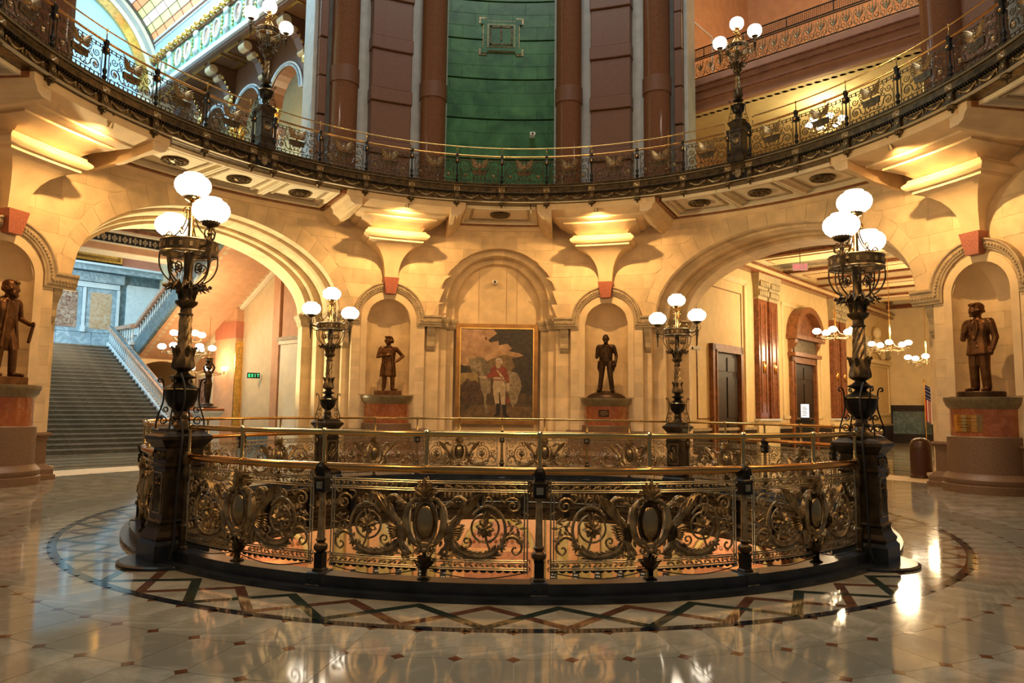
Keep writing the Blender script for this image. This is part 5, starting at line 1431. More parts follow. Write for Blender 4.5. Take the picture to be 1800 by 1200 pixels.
# chandeliers
def chandelier(loc, rz, label, rod_top, R_=.5, n=6, gr=.13, tiers=1, drop=.75, grp='hanging chandeliers'):
    t = thing('chandelier', label, 'chandelier', loc, rz, grp)
    mb = MB(); mb.lathe([(.03,.0),(.05,.05),(.03,.1),(.06,.18),(.03,.26),(.022,.5),(.035,drop*.8),(.02,drop)], 12); mb.tube([(0,0,drop),(0,0,rod_top-loc[2])], .011, 6); mb.lathe([(.07,rod_top-loc[2]-.05),(.02,rod_top-loc[2]-.12)], 12)
    mb.build('stem', M['brass'], t, smooth=True)
    mb = MB(); mb.tube([(R_*.8*cos(2*pi*i/30), R_*.8*sin(2*pi*i/30), .08) for i in range(30)], .022, 6, closed=True); mb.tube([(R_*.8*cos(2*pi*i/30), R_*.8*sin(2*pi*i/30), .12) for i in range(30)], .010, 5, closed=True)
    for k in range(4):
        a = k*pi/2+.3; mb.tube([(.03*cos(a),.03*sin(a),.45),(R_*.35*cos(a),R_*.35*sin(a),.2),(R_*.8*cos(a),R_*.8*sin(a),.1)], .009, 5)
    mb.build('hoop', M['bronze_lit'], t, smooth=True)
    gl = MB(); s_ = gr/.188; gl.lathe([(r*s_, z*s_) for r, z in GPROF], 18); gm = gl.mesh('globe', M['globe_s'], 'all')
    for ti in range(tiers):
        rr = R_*(1 if ti == 0 else .62); zz = .22+ti*.50; m_ = n if ti == 0 else n-2
        for k in range(m_):
            a = 2*pi*k/m_+.35+ti*.5; mb = MB()
            c = curve([(.03*cos(a),.03*sin(a),zz-.10),(rr*.4*cos(a),rr*.4*sin(a),zz-.20),(rr*.8*cos(a),rr*.8*sin(a),zz-.17),(rr*cos(a),rr*sin(a),zz-.05)], 4); mb.tube(c, .011, 5)
            mb.lathe([(.0,-.2),(.012,-.17),(.02,-.1),(.012,-.07),(.045,-.045),(.05,-.03)], 10, (rr*cos(a), rr*sin(a), zz)); mb.tube(spiral(0,0,.05,0,1.2,.01,10) if False else [(rr*.5*cos(a),rr*.5*sin(a),zz-.22),(rr*.6*cos(a),rr*.6*sin(a),zz-.30),(rr*.7*cos(a),rr*.7*sin(a),zz-.25)], .008, 4)
            ar = mb.build('arm', M['bronze_lit'], t, smooth=True)
            link('globe', gm, t, (rr*cos(a), rr*sin(a), zz+.08))
    return t
def exit_sign(loc, rz, label, mt_face, mt_txt, grp, rod=0):
    t = thing('exit_sign', label, 'exit sign', loc, rz, grp)
    MB().box(-.24,.24,-.04,.04,0,.22).build('housing', M['black'] if mt_face == 'black' else M['exit_p'], t)
    # letters E X I T as bars, both faces
    for y in (-.045, .045):
        for k, ch in enumerate('EXIT'):
            mb = MB(); x = (-.165+.11*k)*(1 if y < 0 else -1); h0, h1 = .05, .17; w_ = .035; d = .018
            def b_(x0, x1, z0, z1): mb.box(x0, x1, y-.004, y+.004, z0, z1)
            if ch == 'E':
                sg = 1 if y < 0 else -1
                b_(min(x-sg*w_, x-sg*(w_-d)), max(x-sg*w_, x-sg*(w_-d)), h0, h1)
                for z in (h0, (h0+h1)/2-d/2, h1-d): b_(x-w_, x+w_, z, z+d)
            elif ch == 'X':
                for s in (-1, 1): mb.tube([(x-s*w_*.9, y, h0+.005), (x+s*w_*.9, y, h1-.005)], .010, 5)
            elif ch == 'I': b_(x-d/2, x+d/2, h0, h1)
            else: b_(x-d/2, x+d/2, h0, h1); b_(x-w_, x+w_, h1-d, h1)
            mb.build('letter', M[mt_txt], t)
    if rod:
        mb = MB(); mb.tube([(0,0,.22),(0,0,rod)], .012, 6); mb.build('rod', M['bronze'], t)
    return t
# ------------------------------------------------ stair hall
VW = 6.0
fh = MB(); fh.box(-7, 7, 11.9, 31, -.12, -.006); fl2 = tag(struct(S('floor_stair_hall', fh, M['floor'])), 'cream marble floor of the stair hall behind the left arch')
for k, (u0, u1) in enumerate(((13.2,13.35),(14.4,14.5),(15.6,15.7),(16.8,16.9),(17.6,17.75))): S('inlay_stripe', MB().box(-6, 6, u0, u1, -.006, -.002), M['fl_green' if k % 2 else 'fl_brown'], fl2)
st_ = thing('staircase', 'broad grey marble staircase rising behind the left arch', 'staircase', LW(-45, 0, 18.5, 0), 45*D2R)
NS, RISE, RUN = 27, 4.2/27, .33
sm = MB().box(-2.85, 2.85, -.03, RUN+.02, 0, RISE-.045).mesh('step', M['step']); tm = MB().box(-2.85, 2.85, -.06, RUN+.02, RISE-.045, RISE).mesh('tread', M['tread'])
for k in range(NS):
    s0 = link('step', sm, st_, (0, k*RUN, k*RISE)); link('tread', tm, s0)
mb = MB(); mb.prism([(0, -.02), (NS*RUN, 4.1), (NS*RUN, -.02)], -2.8, 2.8); mb.xf(lambda x, y, z: (y, x, z)); mb.build('carriage', M['step'], st_)
def baluster_mesh(h=.62):
    mb = MB(); mb.frustum([(.055,.055,0),(.055,.055,.05)]); mb.lathe([(.03,.05),(.04,.07),(.025,.10),(.03,.13),(.062,.22),(.058,.28),(.03,.42),(.024,.46),(.04,.48),(.03,.50),(.03,h-.05)], 10); mb.frustum([(.05,.05,h-.05),(.05,.05,h)])
    return mb.mesh('baluster', M['wmarble'], True)
BM = baluster_mesh()
def flight_rail(name, x, y0, z0, y1, z1, n, label, zl=.12, par=None):
    t = thing(name, label, 'balustrade', LW(-45, x, y0, z0), 45*D2R, 'marble stair balustrades')
    L = y1-y0; H_ = z1-z0; nv = 12
    mb = MB(); mb.prism([(0, 0), (L, H_), (L, H_+.16), (0, .16)], -.12, .12); mb.xf(lambda a, b, c: (b, a, c)); mb.build('stringer', M['wmarble'], t)
    mb = MB(); mb.prism([(-.05, .76), (L, H_+.78), (L, H_+.90), (-.05, .90)], -.15, .15); mb.xf(lambda a, b, c: (b, a, c)); r_ = mb.build('coping', M['pink'], t)
    mb = MB(); mb.prism([(-.05, .90), (L, H_+.90), (L, H_+.925), (-.05, .925)], -.05, .09); mb.xf(lambda a, b, c: (b, a, c)); mb.build('coping_band', M['darkmarble'], r_)
    for k in range(n):
        f = (k+.5)/n; link('baluster', BM, t, (0, L*f, H_*f+.16))
    return t
M['pink'] = mat('pink_marble_rail', (0.50, 0.30, 0.20), 0.2, var=.15, vscale=6)
flight_rail('stair_balustrade', 2.98, 18.4, .0, 27.4, 4.24, 44, 'pale marble balustrade on the right of the staircase')
flight_rail('stair_balustrade', -2.98, 18.4, .0, 27.4, 4.24, 44, 'pale marble balustrade on the left of the staircase')
# landing and its rail
ld = MB().box(-VW, VW, 27.4, 30, 3.85, 4.2); ld.box(3.2, VW, 25.4, 27.4, 3.85, 4.2)
land = tag(struct(S('floor_landing', ld, M['bluemarble'])), 'marble half-landing at the head of the stairs')
tt = thing('landing_balustrade', 'short level marble balustrade joining the two stair flights at the landing', 'balustrade', LW(-45, 3.1, 25.3, 4.2), 45*D2R, 'marble stair balustrades')
MB().box(.02,.26,.0,2.2,0,.12).build('stringer', M['wmarble'], tt); r_ = MB().box(-.02,.30,-.05,2.25,.74,.90).build('coping', M['pink'], tt); MB().box(.10,.2,-.05,2.25,.90,.925).build('coping_band', M['darkmarble'], r_)
for k in range(8): link('baluster', BM, tt, (.14, .15+.27*k, .12))
# upper flight returning towards the rotunda
def yflip(mb): return mb
uf = thing('upper_flight', 'upper stair flight climbing right over the hall with orange plaster underside', 'staircase', LW(-45, 3.4, 25.3, 4.2), 45*D2R)
UR_, UZ = 11.6, 5.8
sm2 = MB().box(.12, 2.55, -.36, 0, 0, .16).mesh('step', M['step'])
for k in range(36): link('step', sm2, uf, (0, -k*.322, k*.161))
pr = [(0,-.62),(0,-.10),(-UR_,UZ-.10),(-UR_,UZ-.62)]
mb = MB(); mb.prism(pr, .02, 2.58); mb.xf(lambda a, b, c: (b, a, c)); mb.build('soffit_slab', M['orange'], uf)
mb = MB(); mb.prism([(0,-.60),(0,.12),(-UR_,UZ+.12),(-UR_,UZ-.60)], -.12, .12); mb.xf(lambda a, b, c: (b, a, c)); mb.build('stringer', M['darkmarble'], uf)
mb = MB(); mb.prism([(.05,.74),(.05,.90),(-UR_,UZ+.90),(-UR_,UZ+.74)], -.15, .15); mb.xf(lambda a, b, c: (b, a, c)); mb.build('coping', M['pink'], uf)
for k in range(48):
    f = (k+.5)/48; link('baluster', BM, uf, (0, -UR_*f, UZ*f+.12))
# stencilled border along the underside
mb = MB()
for s, x in ((1, .22), (-1, 2.38)):
    for k in range(40):
        f = (k+.5)/40; y, z = -UR_*f, UZ*f-.628
        mb.add([(x-.07, y-.10, z+.05), (x+.07, y-.10, z+.05), (x+.07+.05*s*(k % 2), y, z), (x+.07, y+.10, z-.05), (x-.07, y+.10, z-.05)], [(4,3,2,1,0)])
stuff(mb.build('stencil_border', M['tan'], uf))
mb = MB(); mb.prism([(0,-.75),(0,-.60),(-UR_,UZ-.60),(-UR_,UZ-.75)], 2.42, 2.58); mb.xf(lambda a, b, c: (b, a, c)); mb.build('wall_moulding', M['plaster'], uf)
# right wall of the hall
rw = MB().box(VW, VW+.3, 12.0, 30.3, 0, 9.2); rwall = tag(struct(S('wall_stair_right', rw, M['tan'])), 'tan and terracotta plaster wall on the right of the stair hall')
def rw_box(nm, u0, u1, z0, z1, d, mt, parent=None): return S(nm, MB().box(VW-d, VW+.02, u0, u1, z0, z1), M[mt], parent or rwall)
rw_box('pilaster', 20.9, 22.7, 0, 5.7, .30, 'orange'); rw_box('pilaster_band', 20.86, 22.74, 4.45, 5.15, .34, 'red_wall')
rw_box('pilaster', 17.7, 18.2, 0, 9, .16, 'orange'); rw_box('gilt_strip', 20.84, 20.90, .6, 4.3, .32, 'gold')
rw_box('panel', 22.75, 27.5, 0, 4, .04, 'orange'); rw_box('panel', 16.9, 17.6, .6, 3.9, .06, 'olive')
rw_box('pilaster', 16.3, 17.65, 0, 4.15, .10, 'plaster'); rw_box('capital', 16.1, 17.8, 4.15, 4.28, .22, 'stone_dark'); rw_box('capital', 16.2, 17.7, 4.0, 4.15, .16, 'plaster'); rw_box('panel', 16.2, 17.7, 4.3, 8, .05, 'orange')
rw_box('panel_edge', 18.35, 18.42, .4, 6.2, .03, 'plaster'); rw_box('dado', 12.2, 27.5, 0, .5, .08, 'darkmarble')
dr = S('door_1', MB().box(VW-.10, VW, 23.3, 24.9, 0, 3.1), M['plaster'], None); struct(dr); tag(dr, 'marble doorway with pale frame in the stair hall'); S('door_leaf', MB().box(VW-.14, VW-.09, 23.6, 24.6, .1, 2.8), M['jasper'], dr)
exit_sign(LW(-45, VW-.32, 19.25, 2.72), 45*D2R-.3, 'green lit exit sign on the tan wall of the stair hall', 'black', 'exit_g', 'green exit signs')
# side passage under the landing with a yellow vault
vb = MB().box(3.0, VW, 29.2, 29.5, 0, 3.9); vw = tag(struct(S('wall_passage', vb, M['orange'])), 'orange end wall of the passage below the landing')
mb = MB(); mb.grid(lambda a, b: (4.5-1.5*cos(a*pi), 25.2+4.0*b, 2.2+1.35*sin(a*pi)), 16, 1); S('vault', mb, M['yellow'], vw, True)
mb = MB()
for i in range(16):
    t0, t1 = pi*i/16, pi*(i+1)/16
    mb.add([(4.5-1.5*cos(t0), 25.2, 2.2+1.35*sin(t0)), (4.5-1.5*cos(t1), 25.2, 2.2+1.35*sin(t1)), (4.5-1.5*cos(t1), 25.2, 3.9), (4.5-1.5*cos(t0), 25.2, 3.9)], [(0,1,2,3)])
S('arch_face', mb, M['yellow2'], vw)
for k in range(3):
    t0 = .35+k*.5
    mb = MB(); mb.tube([(4.5-1.48*cos(t0+.12*j), 25.18, 2.2+1.33*sin(t0+.12*j)) for j in range(4)], .02, 4); S('stencil', mb, M['redbrown'], vw)
exit_sign(LW(-45, 3.75, 25.0, 2.55), 45*D2R, 'small green exit sign hanging under the stair landing', 'black', 'exit_g', 'green exit signs', .35)
# back wall with marble panels
UBK = 30.0
bw = MB().box(-VW, VW+.3, UBK, UBK+.3, 4.2, 8.15); bwall = tag(struct(S('wall_stair_back', bw, M['darkmarble'])), 'blue grey marble wall behind the stair landing')
def bk(nm, v0, v1, z0, z1, d, mt, parent=None): return S(nm, MB().box(v0, v1, UBK-d, UBK+.02, z0, z1), M[mt], parent or bwall)
for k in range(8): bk('dado_slab', -6+1.5*k+.01, -6+1.5*(k+1)-.01, 4.2, 5.0, .05, 'bluemarble')
for v0 in (-4.2, -2.7, -1.2, .3, 1.22, 2.70):
    if v0 == .3: v0 = -.05
    if v0 in (1.22, 2.70, -.05, -1.2, -2.7):
        bk('panel_border', v0, v0+1.28, 5.02, 7.15, .05, 'bluemarble'); bk('jasper_panel', v0+.17, v0+1.10, 5.2, 6.95, .06, 'jasper' if v0 == 1.22 else 'jasper2'); bk('white_pilaster', v0+1.30, v0+1.44, 5.02, 7.15, .10, 'wmarble'); bk('pilaster_base', v0+1.28, v0+1.46, 5.02, 5.30, .13, 'wmarble')
bk('white_lintel', -4.5, 4.12, 7.17, 7.42, .09, 'wmarble'); bk('blue_band', -6, 4.3, 7.45, 7.9, .14, 'bluemarble')
bk('white_panel', 4.45, 6.1, 5.05, 7.5, .05, 'wmarble'); bk('cornice', -6, 6.2, 7.95, 8.25, .40, 'bluemarble'); bk('cornice', -6, 6.2, 8.22, 8.32, .48, 'wmarble')
ur = MB().box(-VW, VW+.3, UBK, UBK+.3, 8.15, 12.2); uwall = tag(struct(S('wall_stair_upper_back', ur, M['red_wall'])), 'brick red plaster wall above the stair landing')
pt = thing('painting', 'dark landscape painting in a wide gilt frame on the red wall above the stairs', 'painting', LW(-45, 1.6, UBK, 8.45), 45*D2R)
W_, H_ = 5.0, 3.2
fr = MB()
for (x0, x1, z0, z1) in ((-W_/2, W_/2, 0, .36), (-W_/2, W_/2, H_-.36, H_), (-W_/2, -W_/2+.36, .36, H_-.36), (W_/2-.36, W_/2, .36, H_-.36)): fr.box(x0, x1, -.22, -.02, z0, z1)
fo = fr.build('frame', M['gold'], pt)
fr = MB()
for (x0, x1, z0, z1) in ((-W_/2+.1, W_/2-.1, .1, .22), (-W_/2+.1, W_/2-.1, H_-.22, H_-.1), (-W_/2+.1, -W_/2+.22, .1, H_-.1), (W_/2-.22, W_/2-.1, .1, H_-.1)): fr.box(x0, x1, -.29, -.2, z0, z1)
fr.build('frame_moulding', M['brass'], fo); MB().box(-W_/2+.34, W_/2-.34, -.12, -.03, .34, H_-.34).build('canvas', mat('dark_landscape', (0.012, 0.016, 0.008), .4, col2=(0.10, 0.06, 0.02), vscale=1.6), pt); MB().box(-W_/2-.06, W_/2+.06, -.05, -.01, -.06, H_+.06).build('shadow_board', M['wood'], pt)
pt.location = LW(-45, 1.6, UBK-.02, 8.45)
# beam with stencilled frieze across the hall
bm_ = MB().box(-VW, VW, 20.0, 21.0, 7.10, 8.3); beam = tag(struct(S('trim_beam', bm_, M['plaster'])), 'painted beam with dark stencilled frieze across the stair hall')
for nm, z0, z1, d, mt in (('moulding', 7.10, 7.32, .14, 'orange'), ('moulding', 7.32, 7.38, .18, 'plaster'), ('frieze', 7.40, 7.74, .04, 'wood'), ('moulding', 7.76, 7.86, .16, 'plaster'), ('moulding', 7.86, 7.98, .22, 'wood_red'), ('moulding', 8.12, 8.3, .34, 'plaster')): S(nm, MB().box(-VW, VW, 20-d, 20.02, z0, z1), M[mt], beam)
mb = MB()
for k in range(34):
    x = -5.8+.35*k
    mb.tube([(x+.075*cos(2*pi*i/10), 19.945, 7.57+.075*sin(2*pi*i/10)) for i in range(10)], .018, 4, closed=True); mb.tube([(x, 19.945, 7.43), (x, 19.945, 7.71)], .016, 4); mb.cbox((x+.175, 19.95, 7.57), (.07, .02, .20)); mb.tube([(x-.1, 19.945, 7.57), (x+.1, 19.945, 7.57)], .016, 4)
stuff(S('stencil_frieze', mb, M['tan'], beam))
for k in range(12): S('gilt_leaf', MB().ball((-5.5+.95*k, 19.72, 8.05), (.13,.07,.07), 8, 5), M['gold'], beam)
chandelier(LW(-45, 2.9, 19.0, 3.45), 0, 'two-tier brass chandelier with white globes beside the stairs', 7.1, .85, 6, .15, 2, 1.3)
chandelier(LW(-45, 5.0, 21.8, 2.86), 0, 'small globe chandelier on a long rod under the sloping orange soffit', 5.55, .62, 4, .13, 1, .8)
# torch-bearing figure on a pedestal at the stair foot
tb = thing('torch_statue', 'bronze figure of a woman with raised arms holding a lamp, beside the stair foot', 'statue', LW(-45, 3.75, 19.0, 0), 45*D2R)
mb = MB(); mb.frustum([(.42,.42,0),(.42,.42,.14),(.36,.36,.2),(.34,.34,1.2),(.40,.40,1.28),(.45,.45,1.36),(.45,.45,1.42)]); mb.build('pedestal', M['wmarble'], tb)
mb = MB(); mb.frustum([(.46,.46,1.42),(.46,.46,1.50),(.40,.40,1.52)]); mb.build('pedestal_cap', M['redmarble'], tb)
mb = MB(); mb.lathe([(.38,1.52),(.38,1.56),(.24,1.62),(.22,1.68),(.0,1.70)], 20); mb.build('foot_disc', M['bronze_black'], tb, smooth=True)
# ------------------------------------------------ upper part of the stair hall: arcade, frieze, glass vault
VF = 5.0
aw = MB()
US = [14.4, 17.6, 20.8, 24.0, 27.2, 30.0]
for i in range(len(US)-1):
    a, b = US[i], US[i+1]; c = (a+b)/2; r = (b-a)/2-.32; n = 14
    for k in range(n):
        t0, t1 = pi*k/n, pi*(k+1)/n
        x0, z0, x1, z1 = c-r*cos(t0), 14.7+r*sin(t0), c-r*cos(t1), 14.7+r*sin(t1)
        aw.add([(6.5,x0,z0),(6.5,x1,z1),(6.5,x1,17.3),(6.5,x0,17.3)], [(0,1,2,3)]); aw.add([(6.5,x0,z0),(6.5,x1,z1),(7.1,x1,z1),(7.1,x0,z0)], [(0,1,2,3)])
    for (y0, y1) in ((a, c-r), (c+r, b)): aw.add([(6.5,y0,14.7),(6.5,y1,14.7),(6.5,y1,17.3),(6.5,y0,17.3)], [(0,1,2,3)])
arc = tag(struct(S('wall_arcade', aw, M['granite'])), 'brown arcade wall high in the stair hall')
S('wall_behind', MB().box(8.6, 8.8, 12, 30.3, 9.2, 17.5), M['yellow'], arc)
for i in range(len(US)-1):
    a, b = US[i], US[i+1]; c = (a+b)/2; r = (b-a)/2-.32
    for rr, d, mt in ((r+.02, .10, 'bluemarble'), (r+.14, .06, 'wmarble')):
        mb = MB(); mb.tube([(6.5-d, c-rr*cos(pi*k/16), 14.7+rr*sin(pi*k/16)) for k in range(17)], .05, 6); S('arch_moulding', mb, M[mt], arc)
    mb = MB(); mb.lathe([(.09,9.2),(.27,9.2),(.27,9.5),(.235,9.6),(.22,9.7),(.20,14.0)], 20, (6.8, a, 0)); S('arcade_column', mb, M['granite'], arc, True)
    mb = MB(); mb.lathe([(.21,13.98),(.24,14.0),(.21,14.06),(.24,14.3),(.34,14.55),(.38,14.6),(.38,14.7)], 20, (6.8, a, 0))
    for k in range(10):
        t = k*pi/5
        for z, q in ((14.2, .26), (14.42, .33)): mb.ball((6.8+q*cos(t+z), a+q*sin(t+z), z), (.06,.06,.09), 6, 4)
    S('gilt_capital', mb, M['gold'], arc, True)
    # console bracket with scroll
    pr = [(6.5,15.9),(6.45,15.9),(6.2,16.1),(6.0,16.5),(5.6,16.8),(5.3,16.9),(5.25,17.25),(6.5,17.25)]
    mb = MB(); mb.prism(pr, a-.22, a+.22); cb = S('console', mb, M['granite'], arc)
    mb = MB(); mb.tube([(5.42, a-.25, 17.0), (5.42, a+.25, 17.0)], .20, 14); mb.tube([(5.75, a-.24, 16.72), (5.75, a+.24, 16.72)], .13, 12); mb.tube([(6.3, a-.23, 16.0), (6.3, a+.23, 16.0)], .12, 12); S('console_scroll', mb, M['tan'], arc, True)
    mb = MB()
    for k in range(5): mb.ball((5.9+.12*k, a-.24, 16.75-.2*k), (.07,.04,.09), 6, 4)
    mb.ball((6.35, a-.1, 15.75), (.12,.2,.22), 8, 6); S('console_leaf', mb, M['gold'], arc, True)
sfm = MB().box(VF, 6.6, 12.5, 30, 17.28, 17.5); cf = tag(struct(S('ceiling_coffers', sfm, M['granite'])), 'dark coffered overhang under the green frieze')
for k in range(10):
    u0 = 14.5+1.6*k
    mb = MB()
    for (x0, x1, y0, y1) in ((5.2,6.4,u0+.15,u0+.25),(5.2,6.4,u0+1.35,u0+1.45),(5.2,5.3,u0+.25,u0+1.35),(6.3,6.4,u0+.25,u0+1.35)): mb.box(x0, x1, y0, y1, 17.22, 17.30)
    S('coffer_frame', mb, M['gold'], cf)
fz = MB().box(VF-.02, VF+.3, 12.5, 30, 17.5, 19.1); M['fgreen'] = mat('green_frieze_paint', (0.22, 0.42, 0.27), .6, var=.1); frz = tag(struct(S('trim_frieze', fz, M['fgreen'])), 'green frieze with oval medallions and gilt garlands under the glass vault')
S('frieze_edge', MB().box(VF-.14, VF+.02, 12.5, 30, 17.42, 17.62), M['wmarble'], frz); S('frieze_edge', MB().box(VF-.10, VF+.02, 12.5, 30, 17.62, 17.70), M['bluemarble'], frz); S('frieze_edge', MB().box(VF-.12, VF+.02, 12.5, 30, 18.9, 19.0), M['redbrown'], frz)
for k in range(17):
    u = 13.6+1.0*k
    if k % 3 == 2:
        mb = MB(); mb.box(VF-.10, VF, u-.14, u+.14, 17.8, 18.9); mb.ball((VF-.12, u, 18.75), (.1,.22,.16)); mb.ball((VF-.12, u, 17.95), (.1,.24,.14)); S('gilt_herm', mb, M['wmarble'], frz, True)
    else:
        mb = MB(); mb.tube([(VF-.06, u+.30*cos(2*pi*i/20), 18.32+.42*sin(2*pi*i/20)) for i in range(20)], .06, 6, closed=True); md = S('oval_frame', mb, M['wmarble'], frz, True)
        mb = MB(); mb.lathe([(.0,.03),(.28,.0)], 20); mb.xf(lambda x, y, z: (VF-.03-z, u+x, 18.32+y*1.4)); S('oval_field', mb, M['pink'], frz)
    mb = MB()
    for j in range(5): mb.ball((VF-.06, u+.5, 17.95+.18*j), (.05,.06+.03*(j % 2),.07), 6, 4)
    S('gilt_spray', mb, M['gold'], frz, True)
mb = MB()
for k in range(110): mb.ball((VF-.20+.05*(k % 2), 12.6+.16*k, 19.10+.07*(k % 3-1)), (.12,.10,.10), 6, 4)
stuff(S('gilt_garland', mb, M['gold'], frz, True))
ck = MB()
for (v0, v1, z0, z1) in ((4.95,5.3,19.15,19.3),(4.90,5.3,19.3,19.42)): ck.box(v0, v1, 12.5, 30, z0, z1)
S('cornice', ck, M['plaster'], frz)
mb = MB(); mb.add([(4.95,12.5,19.42),(4.95,30,19.42),(4.92,30,19.95),(4.92,12.5,19.95)], [(0,1,2,3)]); S('cove', mb, M['skyblue'] if 'skyblue' in M else mat('pale_blue_cove', (0.42, 0.58, 0.68), .6), frz)
for z, x, mt in ((19.95, 4.88, 'wmarble'), (20.03, 4.86, 'redbrown'), (20.11, 4.83, 'wmarble')): S('cove_fillet', MB().box(x, x+.14, 12.5, 30, z-.06, z+.06), M[mt], frz)
# glass vault: panes as separate coloured strips with ribs
RV, CZV = 5.55, 17.5
GC = {'orange': emis('orange_glass', (1.0, .36, .16), .9, (.6,.25,.12)), 'lime': emis('lime_glass', (.62, .85, .30), 1.0, (.4,.5,.2)), 'milk': emis('milk_glass', (.95, .97, .92), 1.7, (.8,.8,.8)), 'lilac': emis('lilac_glass', (.66, .76, .92), 1.15, (.5,.55,.65))}
gv = link('glass_vault', None, None, (0,0,0), 45*D2R); tag(gv, 'stained glass barrel vault of orange, green and white panes over the stair hall', 'glass vault')
bands_ = [(28, 32, 'orange'), (32, 36, 'lime'), (36, 40, 'milk'), (40, 44, 'lime'), (44, 48, 'orange')]+[(48+5*i, 53+5*i, 'lilac') for i in range(9)]
for (e0, e1, cn) in bands_:
    mb0 = MB(); w_ = 1.0
    f = lambda e, y: (RV*cos(e*D2R), y, CZV+RV*sin(e*D2R))
    me = MB().add([f(e0+.2, .03), f(e0+.2, .97), f(e1-.2, .97), f(e1-.2, .03)], [(0,1,2,3)]).mesh('pane', GC[cn])
    for k in range(13): link('pane', me, gv, (0, 17+k, 0))
mb = MB()
for k in range(14): mb.tube([f(27.5+65*i/16, 17+k) for i in range(17)], .025, 4)
for e in [b[0] for b in bands_]+[92]: mb.tube([f(e, 17), f(e, 30)], .025, 4)
rb = mb.build('glazing_bars', M['wood_red'], gv)
mb = MB(); mb.grid(lambda a, b: (RV*1.02*cos((27+126*a)*D2R), 12.5+17.5*b, CZV+RV*1.02*sin((27+126*a)*D2R)), 24, 1); mb.build('vault_shell', M['white'], gv)
# end wall with pale blue lunette and leaf border
M['skyblue'] = mat('pale_blue_lunette', (0.42, 0.62, 0.80), .6, var=.06, vscale=.7)
lw = MB().box(-6.2, 6.2, UBK, UBK+.3, 12.0, 24); lun = tag(struct(S('wall_lunette', lw, M['plaster'])), 'end wall of the upper stair hall with pale blue lunette and leaf border')
def lring(r0, r1, d, mt, nm):
    mb = MB(); n = 40
    for k in range(n):
        t0, t1 = pi*k/n, pi*(k+1)/n
        mb.add([(r*cos(t), UBK-dd, 17.5+r*sin(t)) for t, r, dd in ((t0,r0,d),(t1,r0,d),(t1,r1,d),(t0,r1,d))], [(0,1,2,3)])
        mb.add([(r0*cos(t0), UBK-d, 17.5+r0*sin(t0)), (r0*cos(t1), UBK-d, 17.5+r0*sin(t1)), (r0*cos(t1), UBK, 17.5+r0*sin(t1)), (r0*cos(t0), UBK, 17.5+r0*sin(t0))], [(0,1,2,3)])
    return S(nm, mb, mt, lun)
mb = MB(); mb.add([(4.35*cos(pi*k/40), UBK-.04, 17.5+4.35*sin(pi*k/40)) for k in range(41)]+[(-4.35, UBK-.04, 12.6), (4.35, UBK-.04, 12.6)], [tuple(range(43))]); S('lunette_field', mb, M['skyblue'], lun)
lring(4.35, 4.80, .25, M['gold'], 'gilt_moulding'); lring(4.80, 5.02, .32, M['plaster'], 'moulding'); lring(5.02, 5.22, .36, M['grey'], 'moulding'); lring(5.22, 5.40, .40, M['plaster'], 'moulding'); lf = lring(5.40, 6.1, .44, mat('dark_leaf_band', (.10, .08, .05), .6), 'leaf_band')
mb = MB()
for k in range(36):
    t = pi*(k+.5)/36; cx, cz = 5.72*cos(t), 17.5+5.72*sin(t)
    for j in range(5): mb.leaf((cx, UBK-.45, cz), t+(j-2)*.9, .20, .09, .01)
stuff(mb.xf(lambda x, y, z: (x, y, z)) and S('leaf_border', mb, M['tan'], lun))
# left wall, plain, closes the hall
lwl = MB().box(-VW-.3, -VW, 12.0, 30.3, 0, 20); struct(S('wall_stair_left', lwl, M['tan']))

# ------------------------------------------------ corridor
VL, VR, UE = -4.0, 4.6, 36.5
fc = MB().box(-5.2, 5.6, 11.9, 37, -.12, -.006); fl3 = tag(struct(C('floor_corridor', fc, M['floor'])), 'polished floor of the corridor behind the right arch')
for k, (u0, u1) in enumerate(((13.0,13.12),(14.2,14.3),(15.4,15.5),(16.6,16.7),(18,18.1),(20,20.1),(22,22.1),(25,25.1))): C('inlay_stripe', MB().box(-4, 4.6, u0, u1, -.006, -.002), M['fl_green' if k % 2 else 'fl_brown'], fl3)
cw = MB().box(VL-.3, VL, 12.0, UE, 0, 9); cwl = tag(struct(C('wall_corridor_left', cw, M['yellow'])), 'yellow panelled plaster wall along the left of the corridor')
def cl(nm, u0, u1, z0, z1, d, mt, parent=None): return C(nm, MB().box(VL-.02, VL+d, u0, u1, z0, z1), M[mt], parent or cwl)
cl('dado', 12.2, UE, 0, .95, .06, 'wood'); cl('dado_cap', 12.2, UE, .95, 1.05, .10, 'stone_dark')
def panel_frame(u0, u1, z0, z1, mt='redbrown', w_=.03, d=.025):
    for a, b, c, e in ((u0,u1,z0,z0+w_),(u0,u1,z1-w_,z1),(u0,u0+w_,z0,z1),(u1-w_,u1,z0,z1)): cl('panel_line', a, b, c, e, d, mt)
panel_frame(13.6, 17.1, 1.35, 6.05); cl('panel_edge', 17.3, 17.5, 1.1, 6.5, .07, 'yellow2'); cl('panel_edge', 12.6, 17.5, 6.4, 6.6, .07, 'yellow2')
panel_frame(20.9, 25.4, 1.35, 6.2, 'yellow2', .12, .05); panel_frame(28.6, 36.2, 1.5, 4.3, 'yellow2', .14, .06)
